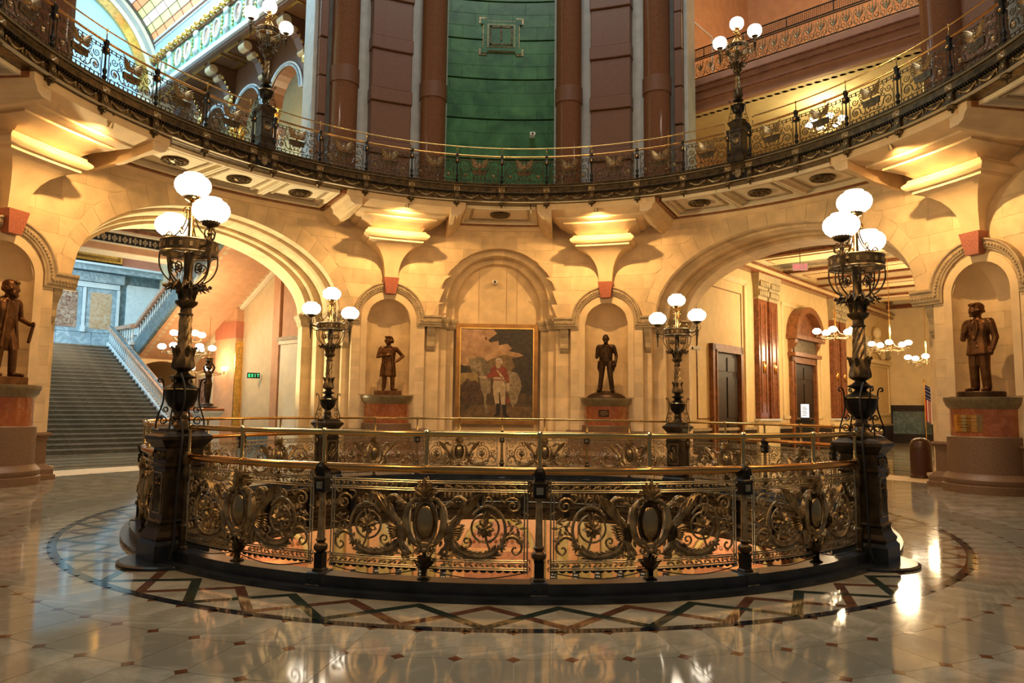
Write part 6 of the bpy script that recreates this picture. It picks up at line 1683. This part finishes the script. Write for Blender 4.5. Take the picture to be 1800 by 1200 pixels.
def door(n, u0, u1, h, label, pediment):
    d = struct(C('door_%d' % n, MB().box(VL-.02, VL+.05, u0+.2, u1-.2, 0, h), M['wood'])); tag(d, label)
    for a, b, z0, z1 in ((u0, u0+.24, 0, h+.22), (u1-.24, u1, 0, h+.22), (u0, u1, h, h+.24)): C('door_frame', MB().box(VL, VL+.16, a, b, z0, z1), M['wood_red'], d)
    for a, b, z0, z1 in ((u0+.2, u0+.27, 0, h+.03), (u1-.27, u1-.2, 0, h+.03), (u0+.2, u1-.2, h-.04, h+.03)): C('frame_bead', MB().box(VL, VL+.20, a, b, z0, z1), M['wood_red'], d)
    w2 = (u1-u0)/2
    for k in range(2):
        for z0, z1 in ((.3, 1.2), (1.4, h-.9), (h-.7, h-.2)): C('door_panel', MB().box(VL+.05, VL+.08, u0+.3+k*(w2-.25), u0+w2-.1+k*(w2-.25), z0, z1), M['wood'], d)
    if pediment:
        C('lintel', MB().box(VL, VL+.34, u0-.1, u1+.1, h+.24, h+.40), M['wood_red'], d); C('frieze', MB().box(VL, VL+.2, u0+.15, u1-.15, h+.40, h+.95), M['bronze'], d)
        for a in (u0-.05, u1-.25): console_l = C('door_console', MB().prism([(0,0),(.34,0),(.30,-.2),(.16,-.45),(.14,-.7),(0,-.9)], a, a+.3).xf(lambda x, y, z: (VL+x, y, z+h+1.0)), M['wood_red'], d)
        C('pediment_shelf', MB().box(VL, VL+.46, u0-.25, u1+.25, h+.95, h+1.12), M['wood_red'], d)
        cu = (u0+u1)/2; r = (u1-u0)/2+.2; mb = MB(); n = 20
        for r0, r1, dd in ((r*.80, r, .46), (r*.0, r*.80, .12)):
            for k in range(n):
                t0, t1 = pi*k/n, pi*(k+1)/n
                q = lambda t, rr, x: (VL+x, cu-rr*cos(t), h+1.1+rr*.80*sin(t))
                mb.add([q(t0,r0,dd), q(t1,r0,dd), q(t1,r1,dd), q(t0,r1,dd)], [(0,1,2,3)])
                if dd > .2: mb.add([q(t0,r1,dd), q(t1,r1,dd), q(t1,r1,0), q(t0,r1,0)], [(0,1,2,3)]); mb.add([q(t0,r0,dd), q(t1,r0,dd), q(t1,r0,.12), q(t0,r0,.12)], [(0,1,2,3)])
        C('pediment', mb, M['wood_red'], d)
    return d
door(2, 14.5, 16.9, 3.75, 'dark wooden doorway with mahogany frame, nearest in the corridor', False)
door(3, 21.6, 24.5, 3.75, 'mahogany doorway with rounded pediment further down the corridor', True)
def pilaster_pair(u, label):
    t = thing('marble_pilasters', label, 'pilaster', LW(45, VL, u, 0), -45*D2R, 'paired red-brown marble pilasters')
    MB().box(0, .16, -1.0, 1.0, 0, 1.28).build('base', M['yellow2'], t); MB().box(0, .24, -1.05, 1.05, 1.28, 1.36).build('base_cap', M['wmarble'], t)
    for k, y in enumerate((-.52, .52)):
        MB().box(0, .20, y-.40, y+.40, 1.36, 6.0).build('shaft', M['redbrown'], t)
        MB().box(.2, .225, y-.26, y-.18, 1.6, 5.8).build('bead', M['wood_red'], t); MB().box(.2, .225, y+.18, y+.26, 1.6, 5.8).build('bead', M['wood_red'], t)
        mb = MB(); mb.ball((.22, y, 3.35), (.07, .14, .24), 12, 8); mb.build('oval_boss', M['copper'], t, smooth=True)
        mb = MB(); mb.frustum([(.22,.42,6.0),(.24,.44,6.08),(.22,.40,6.12),(.26,.44,6.5),(.34,.54,6.85),(.36,.56,7.0)])
        for q in range(5):
            for z in (6.25, 6.6): mb.ball((.28+.05*(z > 6.4), -.36+.18*q, z), (.09,.09,.14), 6, 4)
        mb.xf(lambda a, b, c: (a*.9, b+y, c)); mb.build('capital', M['olive'], t, smooth=True)
pilaster_pair(19.15, 'paired red-brown marble pilasters with leafy capitals between the two corridor doors'); pilaster_pair(27.5, 'paired red-brown marble pilasters beyond the pedimented corridor door')
for z0, z1, d, mt in ((7.0, 7.10, .50, 'redbrown'), (7.10, 7.22, .58, 'yellow'), (7.22, 7.30, .66, 'redbrown'), (7.9, 8.05, .5, 'redbrown')): cl('cornice', 12.2, UE, z0, z1, d*.6, mt)
cr = MB().box(VR, VR+.3, 12.0, UE, 0, 9); struct(C('wall_corridor_right', cr, M['yellow']))
ce = MB().box(VL-.3, VR+.3, UE, UE+.3, 0, 9.5); cend = tag(struct(C('wall_corridor_end', ce, M['yellow2'])), 'pale plaster end wall of the corridor above a dark marble dado')
C('dado', MB().box(VL, VR, UE-.08, UE, 0, 2.0), M['wood'], cend); C('dado_slab', MB().box(VL+.1, -1.95, UE-.12, UE, .5, 1.75), M['darkmarble'], cend); C('dado_slab', MB().box(-1.9, 4, UE-.12, UE, .5, 1.75), M['darkmarble'], cend); C('dado_cap', MB().box(VL, VR, UE-.18, UE, 1.95, 2.1), M['wood'], cend)
C('end_cornice', MB().box(VL, VR, UE-.3, UE, 7.6, 7.8), M['redbrown'], cend); C('end_cornice', MB().box(VL, VR, UE-.4, UE, 8.2, 8.35), M['redbrown'], cend)
cc = MB().box(VL-.3, VR+.3, 12.3, UE+.3, 8.5, 8.7); ceil = tag(struct(C('ceiling_corridor', cc, M['yellow2'])), 'cream corridor ceiling with heavy beams and brown mouldings')
for k, u in enumerate((17.5, 21.3, 25.4, 30.0)):
    bmm = C('beam', MB().box(VL, VR, u, u+1.3, 7.35, 8.52), M['yellow2'], ceil)
    for z0, d, mt in ((7.42, .07, 'redbrown'), (7.75, .16, 'redbrown'), (8.1, .28, 'yellow'), (8.36, .42, 'redbrown')): C('beam_moulding', MB().box(VL, VR, u-d, u+1.3+d, z0, z0+.09), M[mt], bmm)
    mb = MB()
    for j in range(40): mb.box(VL+.1+.21*j, VL+.22+.21*j, u-.34, u, 8.2, 8.33)
    stuff(C('dentils', mb, M['wood_red'], bmm))
    C('underside_panel', MB().box(VL+.8, VR-.8, u+.25, u+1.05, 7.32, 7.36), M['yellow'], bmm); C('underside_edge', MB().box(VL+.7, VR-.7, u+.18, u+1.12, 7.335, 7.37), M['redbrown'], bmm)
for u0, u1 in ((13, 17.4), (18.9, 21.2), (22.7, 25.3), (26.8, 29.9), (31.4, 36.4)):
    mb = MB()
    for (x0, x1, y0, y1) in ((VL+.9,VR-.9,u0+.3,u0+.38),(VL+.9,VR-.9,u1-.38,u1-.3),(VL+.9,VL+.98,u0+.3,u1-.3),(VR-.98,VR-.9,u0+.3,u1-.3)): mb.box(x0, x1, y0, y1, 8.42, 8.5)
    C('ceiling_panel_frame', mb, M['redbrown'], ceil)
chandelier(LW(45, -1.0, 18.3, 4.25), 0, 'nearest corridor chandelier with white globes below a brass cone', 7.9, .62, 5, .15, 1, 1.15)
chandelier(LW(45, .35, 20.0, 3.85), 0, 'second corridor chandelier, seen right of the near right lamp post', 8.4, .62, 5, .13, 1, .9)
chandelier(LW(45, 1.05, 22.0, 3.45), 0, 'furthest corridor chandelier, half hidden behind the right pier', 8.4, .62, 5, .13, 1, .9)
exit_sign(LW(45, -1.3, 15.9, 6.45), -45*D2R+.5, 'red lit exit sign hanging from the corridor ceiling', 'exit', 'exit_r', 'red exit signs', 2.05)
# door surround statue group high on corridor wall, sign stand, bollard, flag
t = thing('wall_ornament', 'pale scrolled plaster ornament with a bust on the far corridor wall', 'ornament', LW(45, VL+.02, 33.3, 4.4), -45*D2R)
mb = MB(); mb.ball((.25,0,1.55), (.22,.25,.32)); loft_e(mb, [(.25,0,.5,.25,.4),(.25,0,1.0,.28,.45),(.25,0,1.25,.15,.2)], 12); mb.build('bust', M['yellow2'], t, smooth=True)
for s in (-1, 1):
    mb = MB(); mb.tube(curve([(.15,s*.3,.9),(.15,s*.9,.5),(.15,s*1.3,.25),(.15,s*1.5,.5),(.15,s*1.3,.65)], 5), .11, 6); mb.build('scroll', M['yellow2'], t, smooth=True)
    mb = MB(); mb.lathe([(.05,0),(.2,.1),(.1,.3),(.25,.9),(.2,1.0)], 10, (.2, s*2.0, .2)); mb.build('urn', M['olive'], t, smooth=True)
MB().box(0, .3, -2.4, 2.4, -.1, .1).build('shelf', M['yellow2'], t)
t = thing('information_kiosk', 'dark kiosk with a small lit screen before the corridor door', 'kiosk', LW(45, -3.0, 20.6, 0), -45*D2R+.2)
MB().frustum([(.36,.3,0),(.36,.3,.1),(.32,.26,.12),(.32,.26,1.25),(.36,.30,1.30)]).build('cabinet', M['black'], t)
sc = MB(); sc.box(-.15,.15,-.03,.0,1.42,1.95); sc.build('screen', emis('screen', (.75, .85, .95), .9), t)
sc = MB(); sc.box(-.17,.17,.0,.05,1.28,1.97); sc.build('screen_back', M['black'], t)
ln = MB()
for k in range(5): ln.box(-.10, .06+.03*(k % 2), -.034, -.03, 1.50+.08*k, 1.53+.08*k)
stuff(ln.build('screen_text', M['bluemarble'], t))
t = thing('bollard', 'dark brown domed bollard bin beside the right pier', 'bollard', P3(58.8, 12.55, 0), 0)
mb = MB(); mb.lathe([(.27,0),(.27,.06),(.25,.08),(.25,.78),(.24,.86),(.20,.94),(.12,.99),(.0,1.01)], 24); mb.build('shell', M['bollard'] if 'bollard' in M else mat('dark_maroon', (.05,.018,.012), .3), t, smooth=True)
mb = MB(); mb.lathe([(.255,.72),(.258,.74),(.255,.76)], 24, caps=False); mb.lathe([(.26,.02),(.275,.03),(.26,.05)], 24, caps=False); mb.build('band', M['bronze'], t, smooth=True)
t = thing('flag', 'striped red and white flag with blue canton on a pole beside the right pier', 'flag', LW(45, -1.72, 34.0, 0), -45*D2R)
mb = MB(); mb.tube([(0,0,0),(0,0,3.3)], .03, 8); mb.ball((0,0,3.36), .06); mb.lathe([(.28,0),(.28,.04),(.06,.1)], 16); mb.build('pole', M['brass'], t, smooth=True)
for k in range(7):
    def fl_(u, v, k=k): x = (k+v)/7*.62; return (x*.55+.03, .10*sin(9*x)-.02, 3.2-1.9*u-.5*x)
    mb = MB(); mb.grid(fl_, 8, 2); mb.build('stripe', mat('flag_red', (.42,.02,.03), .8) if k == 0 else None, t) if False else None
FR = mat('flag_red', (.42,.02,.03), .8); FWT = mat('flag_white', (.7,.66,.6), .8); FB = mat('flag_blue', (.02,.025,.12), .8)
for k in range(9):
    def fl_(u, v, k=k): x = (k+v)/9*.75; return (x*.6+.03, .08*sin(11*x), 3.15-1.9*u-.35*x)
    if k < 9:
        mb = MB(); mb.grid(fl_, 8, 2); mb.build('stripe', FR if k % 2 == 0 else FWT, t)
def fc_(u, v): x = v*.75*.6; return (x*.6+.03, .08*sin(11*x)-.012, 3.15-.75*u-.35*x)
mb = MB(); mb.grid(fc_, 6, 6); ca = mb.build('canton', FB, t)
mb = MB()
for i in range(4):
    for j in range(4):
        x, y, z = fc_((i+.5)/4, (j+.5)/4); mb.ball((x, y-.012, z), .022, 5, 4)
stuff(mb.build('stars', FWT, ca))
# cameras on the walls
def seccam(loc, rz, label):
    t = thing('security_camera', label, 'camera', loc, rz, 'white wall cameras')
    MB().box(-.03,.03,-.02,.12,.02,.06).build('bracket', M['grey'], t); MB().frustum([(.07,.13,-.05),(.085,.15,-.03),(.085,.15,.04),(.07,.13,.06)]).build('body', M['white'], t)
    mb = MB(); mb.lathe([(.0,0),(.04,0)], 12, caps=False); mb.xf(lambda x, y, z: (x, -.152, y)); mb.build('lens', M['black'], t)
seccam((-.10, 11.55, 5.70), 0, 'white camera on the wall above the painting'); seccam(P3(5.36, 11.42, 10.62), 0, 'white camera on the marble wall with painted green light'); seccam(P3(30.6, 12.0, 3.55), -.9, 'white camera on the right arch jamb')
# ------------------------------------------------ upper right gallery
mz = MB(); prof = [(13.0,11.75),(13.0,11.95),(12.86,12.0),(12.86,12.25),(12.74,12.30),(12.74,12.42),(12.66,12.46),(12.66,12.66),(12.7,12.70),(13.2,12.70),(13.2,11.75)]
mz.prism(prof, -4.6, 5.5); mz.xf(lambda x, y, z: (y, x, z)); gal = tag(struct(C('floor_gallery', mz, M['galpink'] if 'galpink' in M else mat('rose_plaster', (.42,.22,.14), .7, var=.06))), 'rose plaster gallery beam in the upper right opening')
for z, u in ((12.02, 12.84), (12.27, 12.72), (12.44, 12.64)): C('gilt_line', MB().box(-4.6, 5.5, u-.015, u+.03, z-.02, z+.02), M['redbrown'], gal)
cg = MB().box(-5.2, 8, 13.2, 22, 11.75, 12.0); gce = tag(struct(C('ceiling_gallery', cg, M['yellow2'])), 'yellow ceiling under the upper right gallery')
mb = MB()
for k in range(40): mb.leaf((-4.8+.25*k, 13.5, 11.74), pi/2*0+.3, .2, .14, .004)
mb.xf(lambda x, y, z: (x, 13.42+(z-11.74), 11.745)); stuff(C('stencil_border', mb, M['orange'], gce))
wg = MB().box(-5.6, -5.2, 11.6, 24, 7.9, 25); wgl = tag(struct(C('wall_gallery_left', wg, M['orange'])), 'terracotta wall of the upper right gallery'); C('wall_gallery_back', MB().box(-5.4, 9, 21.0, 21.3, 7.9, 25), M['orange'], wgl)
for u0, u1, z0, z1 in ((14.0, 17.5, 14.0, 16.8), (13.3, 13.5, 8, 18)):
    for a, b, c, e in ((u0,u1,z0,z0+.06),(u0,u1,z1-.06,z1),(u0,u0+.06,z0,z1),(u1-.06,u1,z0,z1)): C('panel_line', MB().box(-5.2, -5.15, a, b, c, e), M['wmarble'], wgl)
for a, b, c, e in ((-3.2,5,13.6,13.68),(-3.2,-3.12,13.6,17)): C('panel_line', MB().box(a, b, 20.93, 21.0, c, e), M['wmarble'], wgl)
mb = MB(); mb.lathe([(.0,0),(.35,0)], 16, caps=False); C('wall_niche', MB().prism([(-5.0,13.0),(-4.0,13.0),(-4.0,14.2),(-4.2,14.6),(-4.5,14.72),(-4.8,14.6),(-5.0,14.2)], 20.9, 21.0), M['wood_red'], wgl)
C('floor_upper', MB().box(-5.6, 6, 10.9, 21, 7.6, 7.9), M['floor'], wgl)
gr = thing('gallery_railing', 'dark scrolled iron railing with mesh top along the upper right gallery', 'railing', LW(45, .4, 12.85, 12.70), -45*D2R)
mb = MB()
for z in (.02, .10, .74, .80): mb.box(-5, 5.1, -.02, .02, z, z+.025)
mb.build('rails', M['bronze_black'], gr)
mod = MB()
mod.tube(curve([(0,0,.10),(0,0,.4),(0,0,.74)], 3), .012, 5)
for s in (-1, 1):
    mod.tube(curve([(0,0,.12),(s*.10,0,.18),(s*.16,0,.40),(s*.13,0,.60),(s*.08,0,.58),(s*.09,0,.52)], 4), .012, 5); mod.tube(curve([(0,0,.3),(s*.05,0,.5),(s*.10,0,.70)], 4), .010, 5); mod.tube([(s*.10+.06*cos(2*pi*i/12), 0, .26+.06*sin(2*pi*i/12)) for i in range(12)], .010, 4, closed=True)
    mod.leaf((0,0,.34), pi/2+s*.55, .22, .06, .01)
mod.leaf((0,0,.34), pi/2, .28, .07, .01); mm = mod.mesh('scroll_unit', M['bronze_lit'], True)
for k in range(28): link('scroll_unit', mm, gr, (-4.8+.36*k, 0, 0))
mb = MB()
for k in range(170): mb.box(-4.98+.06*k, -4.972+.06*k, -.004, .004, .82, 1.12)
for k in range(6): mb.box(-5, 5.1, -.004, .004, .84+.055*k, .848+.055*k)
stuff(mb.build('wire_mesh', M['bronze_black'], gr)); mb = MB().box(-5, 5.1, -.02, .02, 1.12, 1.15)
for k in range(8): mb.box(-5+1.4*k, -4.97+1.4*k, -.015, .015, .8, 1.13)
mb.build('mesh_frame', M['bronze_black'], gr)
chandelier(LW(45, 0, 14.9, 10.72), 0, 'white globe chandelier glowing under the upper right gallery', 11.75, .50, 6, .12, 1, .6)
# ================================================================== PAINTING in the middle bay
pt = thing('painting', 'large framed painting of an officer in a red coat standing with a grey horse', 'painting', (0, 11.5, 1.13), 0)
PW_, PH_ = 1.31, 3.2
for (x0, x1, z0, z1) in ((-PW_, PW_, 0, .12), (-PW_, PW_, PH_-.12, PH_), (-PW_, -PW_+.12, .12, PH_-.12), (PW_-.12, PW_, .12, PH_-.12)): MB().box(x0, x1, -.10, .04, z0, z1).build('frame_bar', M['frame'] if 'frame' in M else M['copperframe'] if 'copperframe' in M else M.setdefault('frame', mat('bronze_gilt_frame', (.30,.15,.05), .35, .7, var=.2)), pt)
for (x0, x1, z0, z1) in ((-PW_+.10, PW_-.10, .10, .15), (-PW_+.10, PW_-.10, PH_-.15, PH_-.10), (-PW_+.10, -PW_+.15, .15, PH_-.15), (PW_-.15, PW_-.10, .15, PH_-.15)): MB().box(x0, x1, -.07, .04, z0, z1).build('frame_bead', M['gold'], pt)
def flat(nm, poly, z, mt):   # thin paint layer on the canvas; poly in 0..1 coordinates of the canvas, y down
    X = lambda a: -PW_+.12+a*(2*PW_-.24); Z = lambda b: PH_-.12-b*(PH_-.24)
    mb = MB(); mb.prism([(X(a), Z(b)) for a, b in poly], -.030-z*.0015, -.02); return mb.build(nm, mt, cv if nm != 'canvas' else pt)
PM = lambda n, c, c2=None, sc_=3: mat(n, tuple(x*.55 for x in c), .4, col2=tuple(x*.8 for x in c2), vscale=sc_*1.6, detail=9, contrast=(.3, .7))
cv = flat('canvas', [(0,0),(1,0),(1,1),(0,1)], 0, PM('canvas_brown', (.045,.028,.010), (.13,.075,.025), 4))
pk = PM('paint_sky', (.40,.20,.09), (.62,.38,.20), 2.2); pd = PM('paint_foliage', (.015,.012,.005), (.06,.035,.012), 6)
def blob(cx, cy, rx, ry, n=20, amp=.12, seed=0):
    rnd_ = random.Random(seed); return [(cx+rx*cos(2*pi*i/n)*(1+amp*rnd_.uniform(-1,1)), cy+ry*sin(2*pi*i/n)*(1+amp*rnd_.uniform(-1,1))) for i in range(n)]
flat('sky', [(0,0),(1,0),(1,.42),(.7,.36),(.5,.32),(.38,.38),(.2,.41),(0,.42)], 1, pk); flat('cloud', [(0,.02),(.1,.0),(.28,.03),(.36,.12),(.3,.19),(0,.20)], 2, PM('paint_cloud', (.50,.26,.13), (.66,.40,.24), 3)); flat('cloud', blob(.42,.09,.08,.09,18,.1,4), 2, PM('paint_cloud2', (.50,.26,.13), (.62,.37,.21), 3))
flat('hill', [(.30,.40),(.42,.34),(.6,.29),(.8,.32),(.8,.55),(.3,.55)], 3, PM('paint_hill', (.20,.12,.04), (.28,.17,.06), 4)); flat('meadow', [(0,.48),(.25,.5),(.25,.62),(0,.63)], 3, PM('paint_meadow', (.30,.19,.06), (.42,.29,.10), 3)); flat('hill', [(0,.40),(.08,.42),(.14,.45),(.2,.48),(0,.50)], 4, pd)
flat('tree', blob(.90,.20,.25,.30,26,.22,1), 5, pd) if False else flat('tree', [(1,0),(.45,.02),(.50,.06),(.38,.13),(.40,.16),(.52,.14),(.52,.19),(.64,.17),(.70,.22),(.66,.25),(.80,.27),(.86,.30),(.70,.33),(.74,.42),(.66,.50),(.80,.70),(1,.72)], 5, pd)
flat('bush', blob(.13,.70,.16,.13,22,.14,2), 5, PM('paint_bush', (.05,.022,.008), (.13,.06,.02), 7)); flat('path', [(0,.95),(.15,.86),(.3,.83),(1,.86),(1,1),(0,1)], 4, PM('paint_path', (.12,.065,.022), (.22,.13,.05), 4))
hr = PM('paint_horse', (.20,.14,.075), (.38,.29,.17), 7)
flat('horse', [(.55,.47),(.66,.465),(.78,.49),(.82,.56),(.84,.64),(.80,.72),(.78,.80),(.72,.86),(.68,.80),(.66,.70),(.55,.70)], 6, hr)
flat('horse', [(.13,.32),(.15,.345),(.18,.335),(.23,.32),(.31,.33),(.38,.37),(.42,.44),(.42,.70),(.37,.72),(.36,.80),(.40,.92),(.36,.93),(.34,.86),(.33,.74),(.29,.66),(.27,.56),(.26,.47),(.23,.49),(.20,.515),(.16,.48),(.135,.40),(.12,.35)], 7, hr); flat('mane', [(.22,.315),(.31,.325),(.38,.37),(.42,.44),(.40,.53),(.33,.52),(.30,.42),(.27,.36)], 8, PM('paint_mane', (.13,.09,.045), (.26,.19,.11), 10))
wt = PM('paint_buff', (.50,.36,.20), (.64,.49,.31), 5); rd = PM('paint_red_coat', (.22,.035,.015), (.33,.06,.025), 6); bk_ = PM('paint_black', (.008,.006,.004), (.02,.014,.01), 6); skn = PM('paint_face', (.55,.33,.19), (.62,.40,.25), 9)
flat('officer_breeches', [(.46,.56),(.58,.56),(.62,.62),(.62,.72),(.62,.83),(.57,.84),(.545,.70),(.53,.70),(.54,.83),(.49,.84),(.46,.72),(.45,.62)], 9, wt); flat('officer_boot', [(.495,.82),(.55,.82),(.555,.92),(.54,.95),(.46,.955),(.50,.92)], 10, bk_); flat('officer_boot', [(.575,.83),(.63,.83),(.635,.92),(.67,.965),(.63,.97),(.59,.94)], 10, bk_)
flat('officer_coat', [(.42,.44),(.47,.415),(.58,.415),(.63,.44),(.66,.53),(.67,.59),(.64,.60),(.61,.55),(.60,.57),(.45,.57),(.44,.53),(.37,.555),(.35,.53),(.41,.49)], 11, rd); flat('officer_sash', [(.49,.46),(.515,.455),(.59,.53),(.57,.55)], 12, wt); flat('officer_belt', [(.455,.535),(.60,.535),(.60,.56),(.455,.56)], 12, wt); flat('officer_glove', [(.25,.53),(.29,.525),(.37,.53),(.37,.555),(.29,.55)], 12, wt); flat('officer_glove', [(.635,.60),(.67,.60),(.68,.68),(.64,.68)], 12, wt); flat('officer_stock', [(.485,.40),(.555,.40),(.545,.44),(.50,.44)], 12, wt)
flat('officer_face', blob(.517,.375,.034,.036,16,.03,3), 13, skn); flat('officer_hair', [(.48,.365),(.485,.335),(.52,.322),(.565,.335),(.575,.37),(.57,.40),(.555,.39),(.545,.35),(.51,.342),(.49,.355)], 14, PM('paint_wig', (.55,.45,.34), (.65,.56,.44), 9)); flat('officer_hat', [(.63,.77),(.66,.74),(.68,.80),(.645,.84)], 12, rd)
# ================================================================== LOWER LEVEL seen through the well
RL = 10.6
wf = MB(); A = [360*i/120 for i in range(121)]
ring_prof(wf, [(5.06,0.0),(4.98,-.02),(4.98,-.08),(5.06,-.12),(5.06,-.52),(4.98,-.55),(4.98,-.60),(5.02,-.64),(5.02,-.76),(4.96,-.77),(4.96,-.80),(5.06,-.84),(5.10,-.88),(11.2,-.92)], A)
fasc = tag(struct(wf.build('trim_well_fascia', M['bronze'])), 'dark bronze panelled fascia lining the floor well')
for k in range(32):
    a = 11.25*k
    if 20 < (a % 360) < 340 and not (a < 80 or a > 280): continue
    mb = MB(); w_ = 4.2
    for z in (-.18, -.48):
        mb.tube([P3(a+w_*(2*i/6-1), 5.045, z) for i in range(7)], .008, 4)
    for s in (-1, 1): mb.tube([P3(a+s*w_, 5.045, -.18), P3(a+s*w_, 5.045, -.48)], .008, 4)
    mb.build('panel_moulding', M['bronze_edge'], fasc)
    mb = MB()
    for j in range(7):
        t = P3(a+(j-3)*1.1, 5.05, -.33); mb.ball(t, (.05,.05,.08), 6, 4)
    mb.build('panel_relief', M['bronze_lit'], fasc, smooth=True)
    mb = MB(); polar_box(mb, a+5.1, a+6.15, 4.94, 5.1, -.78, -.06); mb.build('fascia_pilaster', M['bronze_black'], fasc)
lf_ = MB(); lf_.lathe([(.01,-6.0),(11.2,-6.0)], 60, caps=False); struct(lf_.build('floor_lower', M['floor']))
lw_ = MB(); A2 = [-100+200*i/80 for i in range(81)]; ring_prof(lw_, [(RL,-6.0),(RL,-.92)], A2)
M['ochre'] = mat('ochre_marble', (.40,.27,.08), .35, col2=(.56,.41,.16), vscale=5); M['peach'] = mat('peach_marble', (.60,.26,.10), .35, col2=(.70,.36,.16), vscale=4)
lwall = tag(struct(lw_.build('wall_lower', M['ochre'])), 'ochre and peach marble wall of the floor below, seen through the well')
M['lred'] = mat('lower_red_panel', (.42,.16,.07), .5, var=.2, vscale=8)
a = -78
while a < 80:
    ph = ((a+90) % 45)
    mb = MB(); polar_box(mb, a, a+1.5, RL-.14, RL+.02, -6.0, -1.2); mb.build('pilaster', M['peach'], lwall)
    a += 3.6
for q in (-36, 0.5, 38):
    mb = MB(); polar_box(mb, q-7.5, q+7.5, RL-.30, RL, -6, -.92, 8); o = mb.build('arch_wall', M['peach'], lwall)
    mb = MB(); polar_box(mb, q-5.5, q+5.5, RL-.36, RL-.29, -6, -2.5, 8); mb.build('arch_opening', M['lred'], lwall)
    mb = MB(); n = 16
    for i in range(n):
        t0, t1 = pi*i/n, pi*(i+1)/n
        P_ = lambda t, r: P3(q-r*5.5*cos(t), RL-.37, -2.5+r*.85*sin(t))
        mb.add([P_(t0, 0), P_(t0, 1), P_(t1, 1)], [(0,1,2)])
    mb.build('tympanum', M['lred'], lwall)
    mb = MB(); mb.tube([P3(q-5.6*cos(pi*i/20), RL-.40, -2.5+.88*sin(pi*i/20)) for i in range(21)], .08, 6); mb.build('archivolt', M['ochre'], lwall)
    mb = MB(); polar_box(mb, q-5.8, q+5.8, RL-.46, RL-.3, -2.58, -2.46, 8); mb.build('transom', M['peach'], lwall)
    mb = MB()
    for j in range(24): mb.ball(P3(q-5+10*(j % 12)/11, RL-.38, -2.3+.2*(j//12)), (.06,.06,.06), 5, 4)
    stuff(mb.build('tympanum_relief', M['wood_red'], lwall))
# spotted dark inlays low between the pilasters
for k in range(16):
    a = -29+3.6*k+2.55
    if abs(a-.5) < 7: continue
    mb = MB()
    P_ = lambda x, d, z: P3(a+x/RL/D2R, RL-d, z)
    mb.add([P_(-.12,.16,-3.75),P_(.12,.16,-3.75),P_(.07,.16,-2.98),P_(-.07,.16,-2.98),P_(-.12,.0,-3.75),P_(.12,.0,-3.75),P_(.07,.0,-2.98),P_(-.07,.0,-2.98)], [(0,1,2,3),(1,5,6,2),(4,0,3,7),(3,2,6,7)])
    sp = mb.build('spotted_inlay', M['black'], lwall); mb = MB()
    for i in range(3):
        for j in range(8):
            x = (-.06+.06*i)*(1-.05*j); mb.ball(P_(x+.015*(j % 2), .165, -3.70+.09*j), (.018,.018,.022), 5, 4)
    stuff(mb.build('white_spots', M['white'], sp))
light('lower_lamps', 'AREA', (0, 5.6, -1.1), 260, WARM2, (0, 11, -2.8), 3, 1.0)
light('lower_lamps_b', 'POINT', (-5.5, 7.2, -1.8), 110, WARM2, None, .4); light('lower_lamps_c', 'POINT', (5.5, 7.2, -1.8), 110, WARM2, None, .4)
mb = MB()
leg(mb, (-.08,0,.90), (-.07,-.04,.48), (-.05,0,.09), (-.07,-.16,0), (.095,.068,.05)); leg(mb, (.08,0,.90), (.07,-.02,.48), (.06,.02,.09), (.11,-.12,0), (.095,.068,.05))
loft_e(mb, [(0,0,.78,.15,.12),(.01,0,.90,.175,.13),(.01,0,1.02,.14,.10),(0,0,1.15,.125,.095),(0,-.01,1.28,.15,.12),(0,0,1.40,.15,.09),(0,0,1.47,.07,.06)])
loft_e(mb, [(0,.02,.30,.14,.12),(0,.02,.6,.16,.13),(.01,.01,.9,.18,.135)], 14)
cap(mb, (0,0,1.45), (0,0,1.55), .045, .045)
for s in (-1, 1): arm(mb, (s*.16,0,1.41), (s*.24,-.02,1.62), (s*.09,-.02,1.86), (.046,.038,.03,.03)); hand(mb, (s*.09,-.02,1.86), (-s*.2,0,1), (-s,0,0), .5)
head(mb, (0,-.01,1.64), .4, .1, .8)
finish_statue(tb, mb, 'figure', M['statue_dk'], .86, .012, 1.66)
b2 = MB(); b2.lathe([(.03,3.20),(.10,3.24),(.14,3.30),(.13,3.36),(.16,3.40)], 16); b2.build('lamp_bowl', M['bronze'], tb, smooth=True)
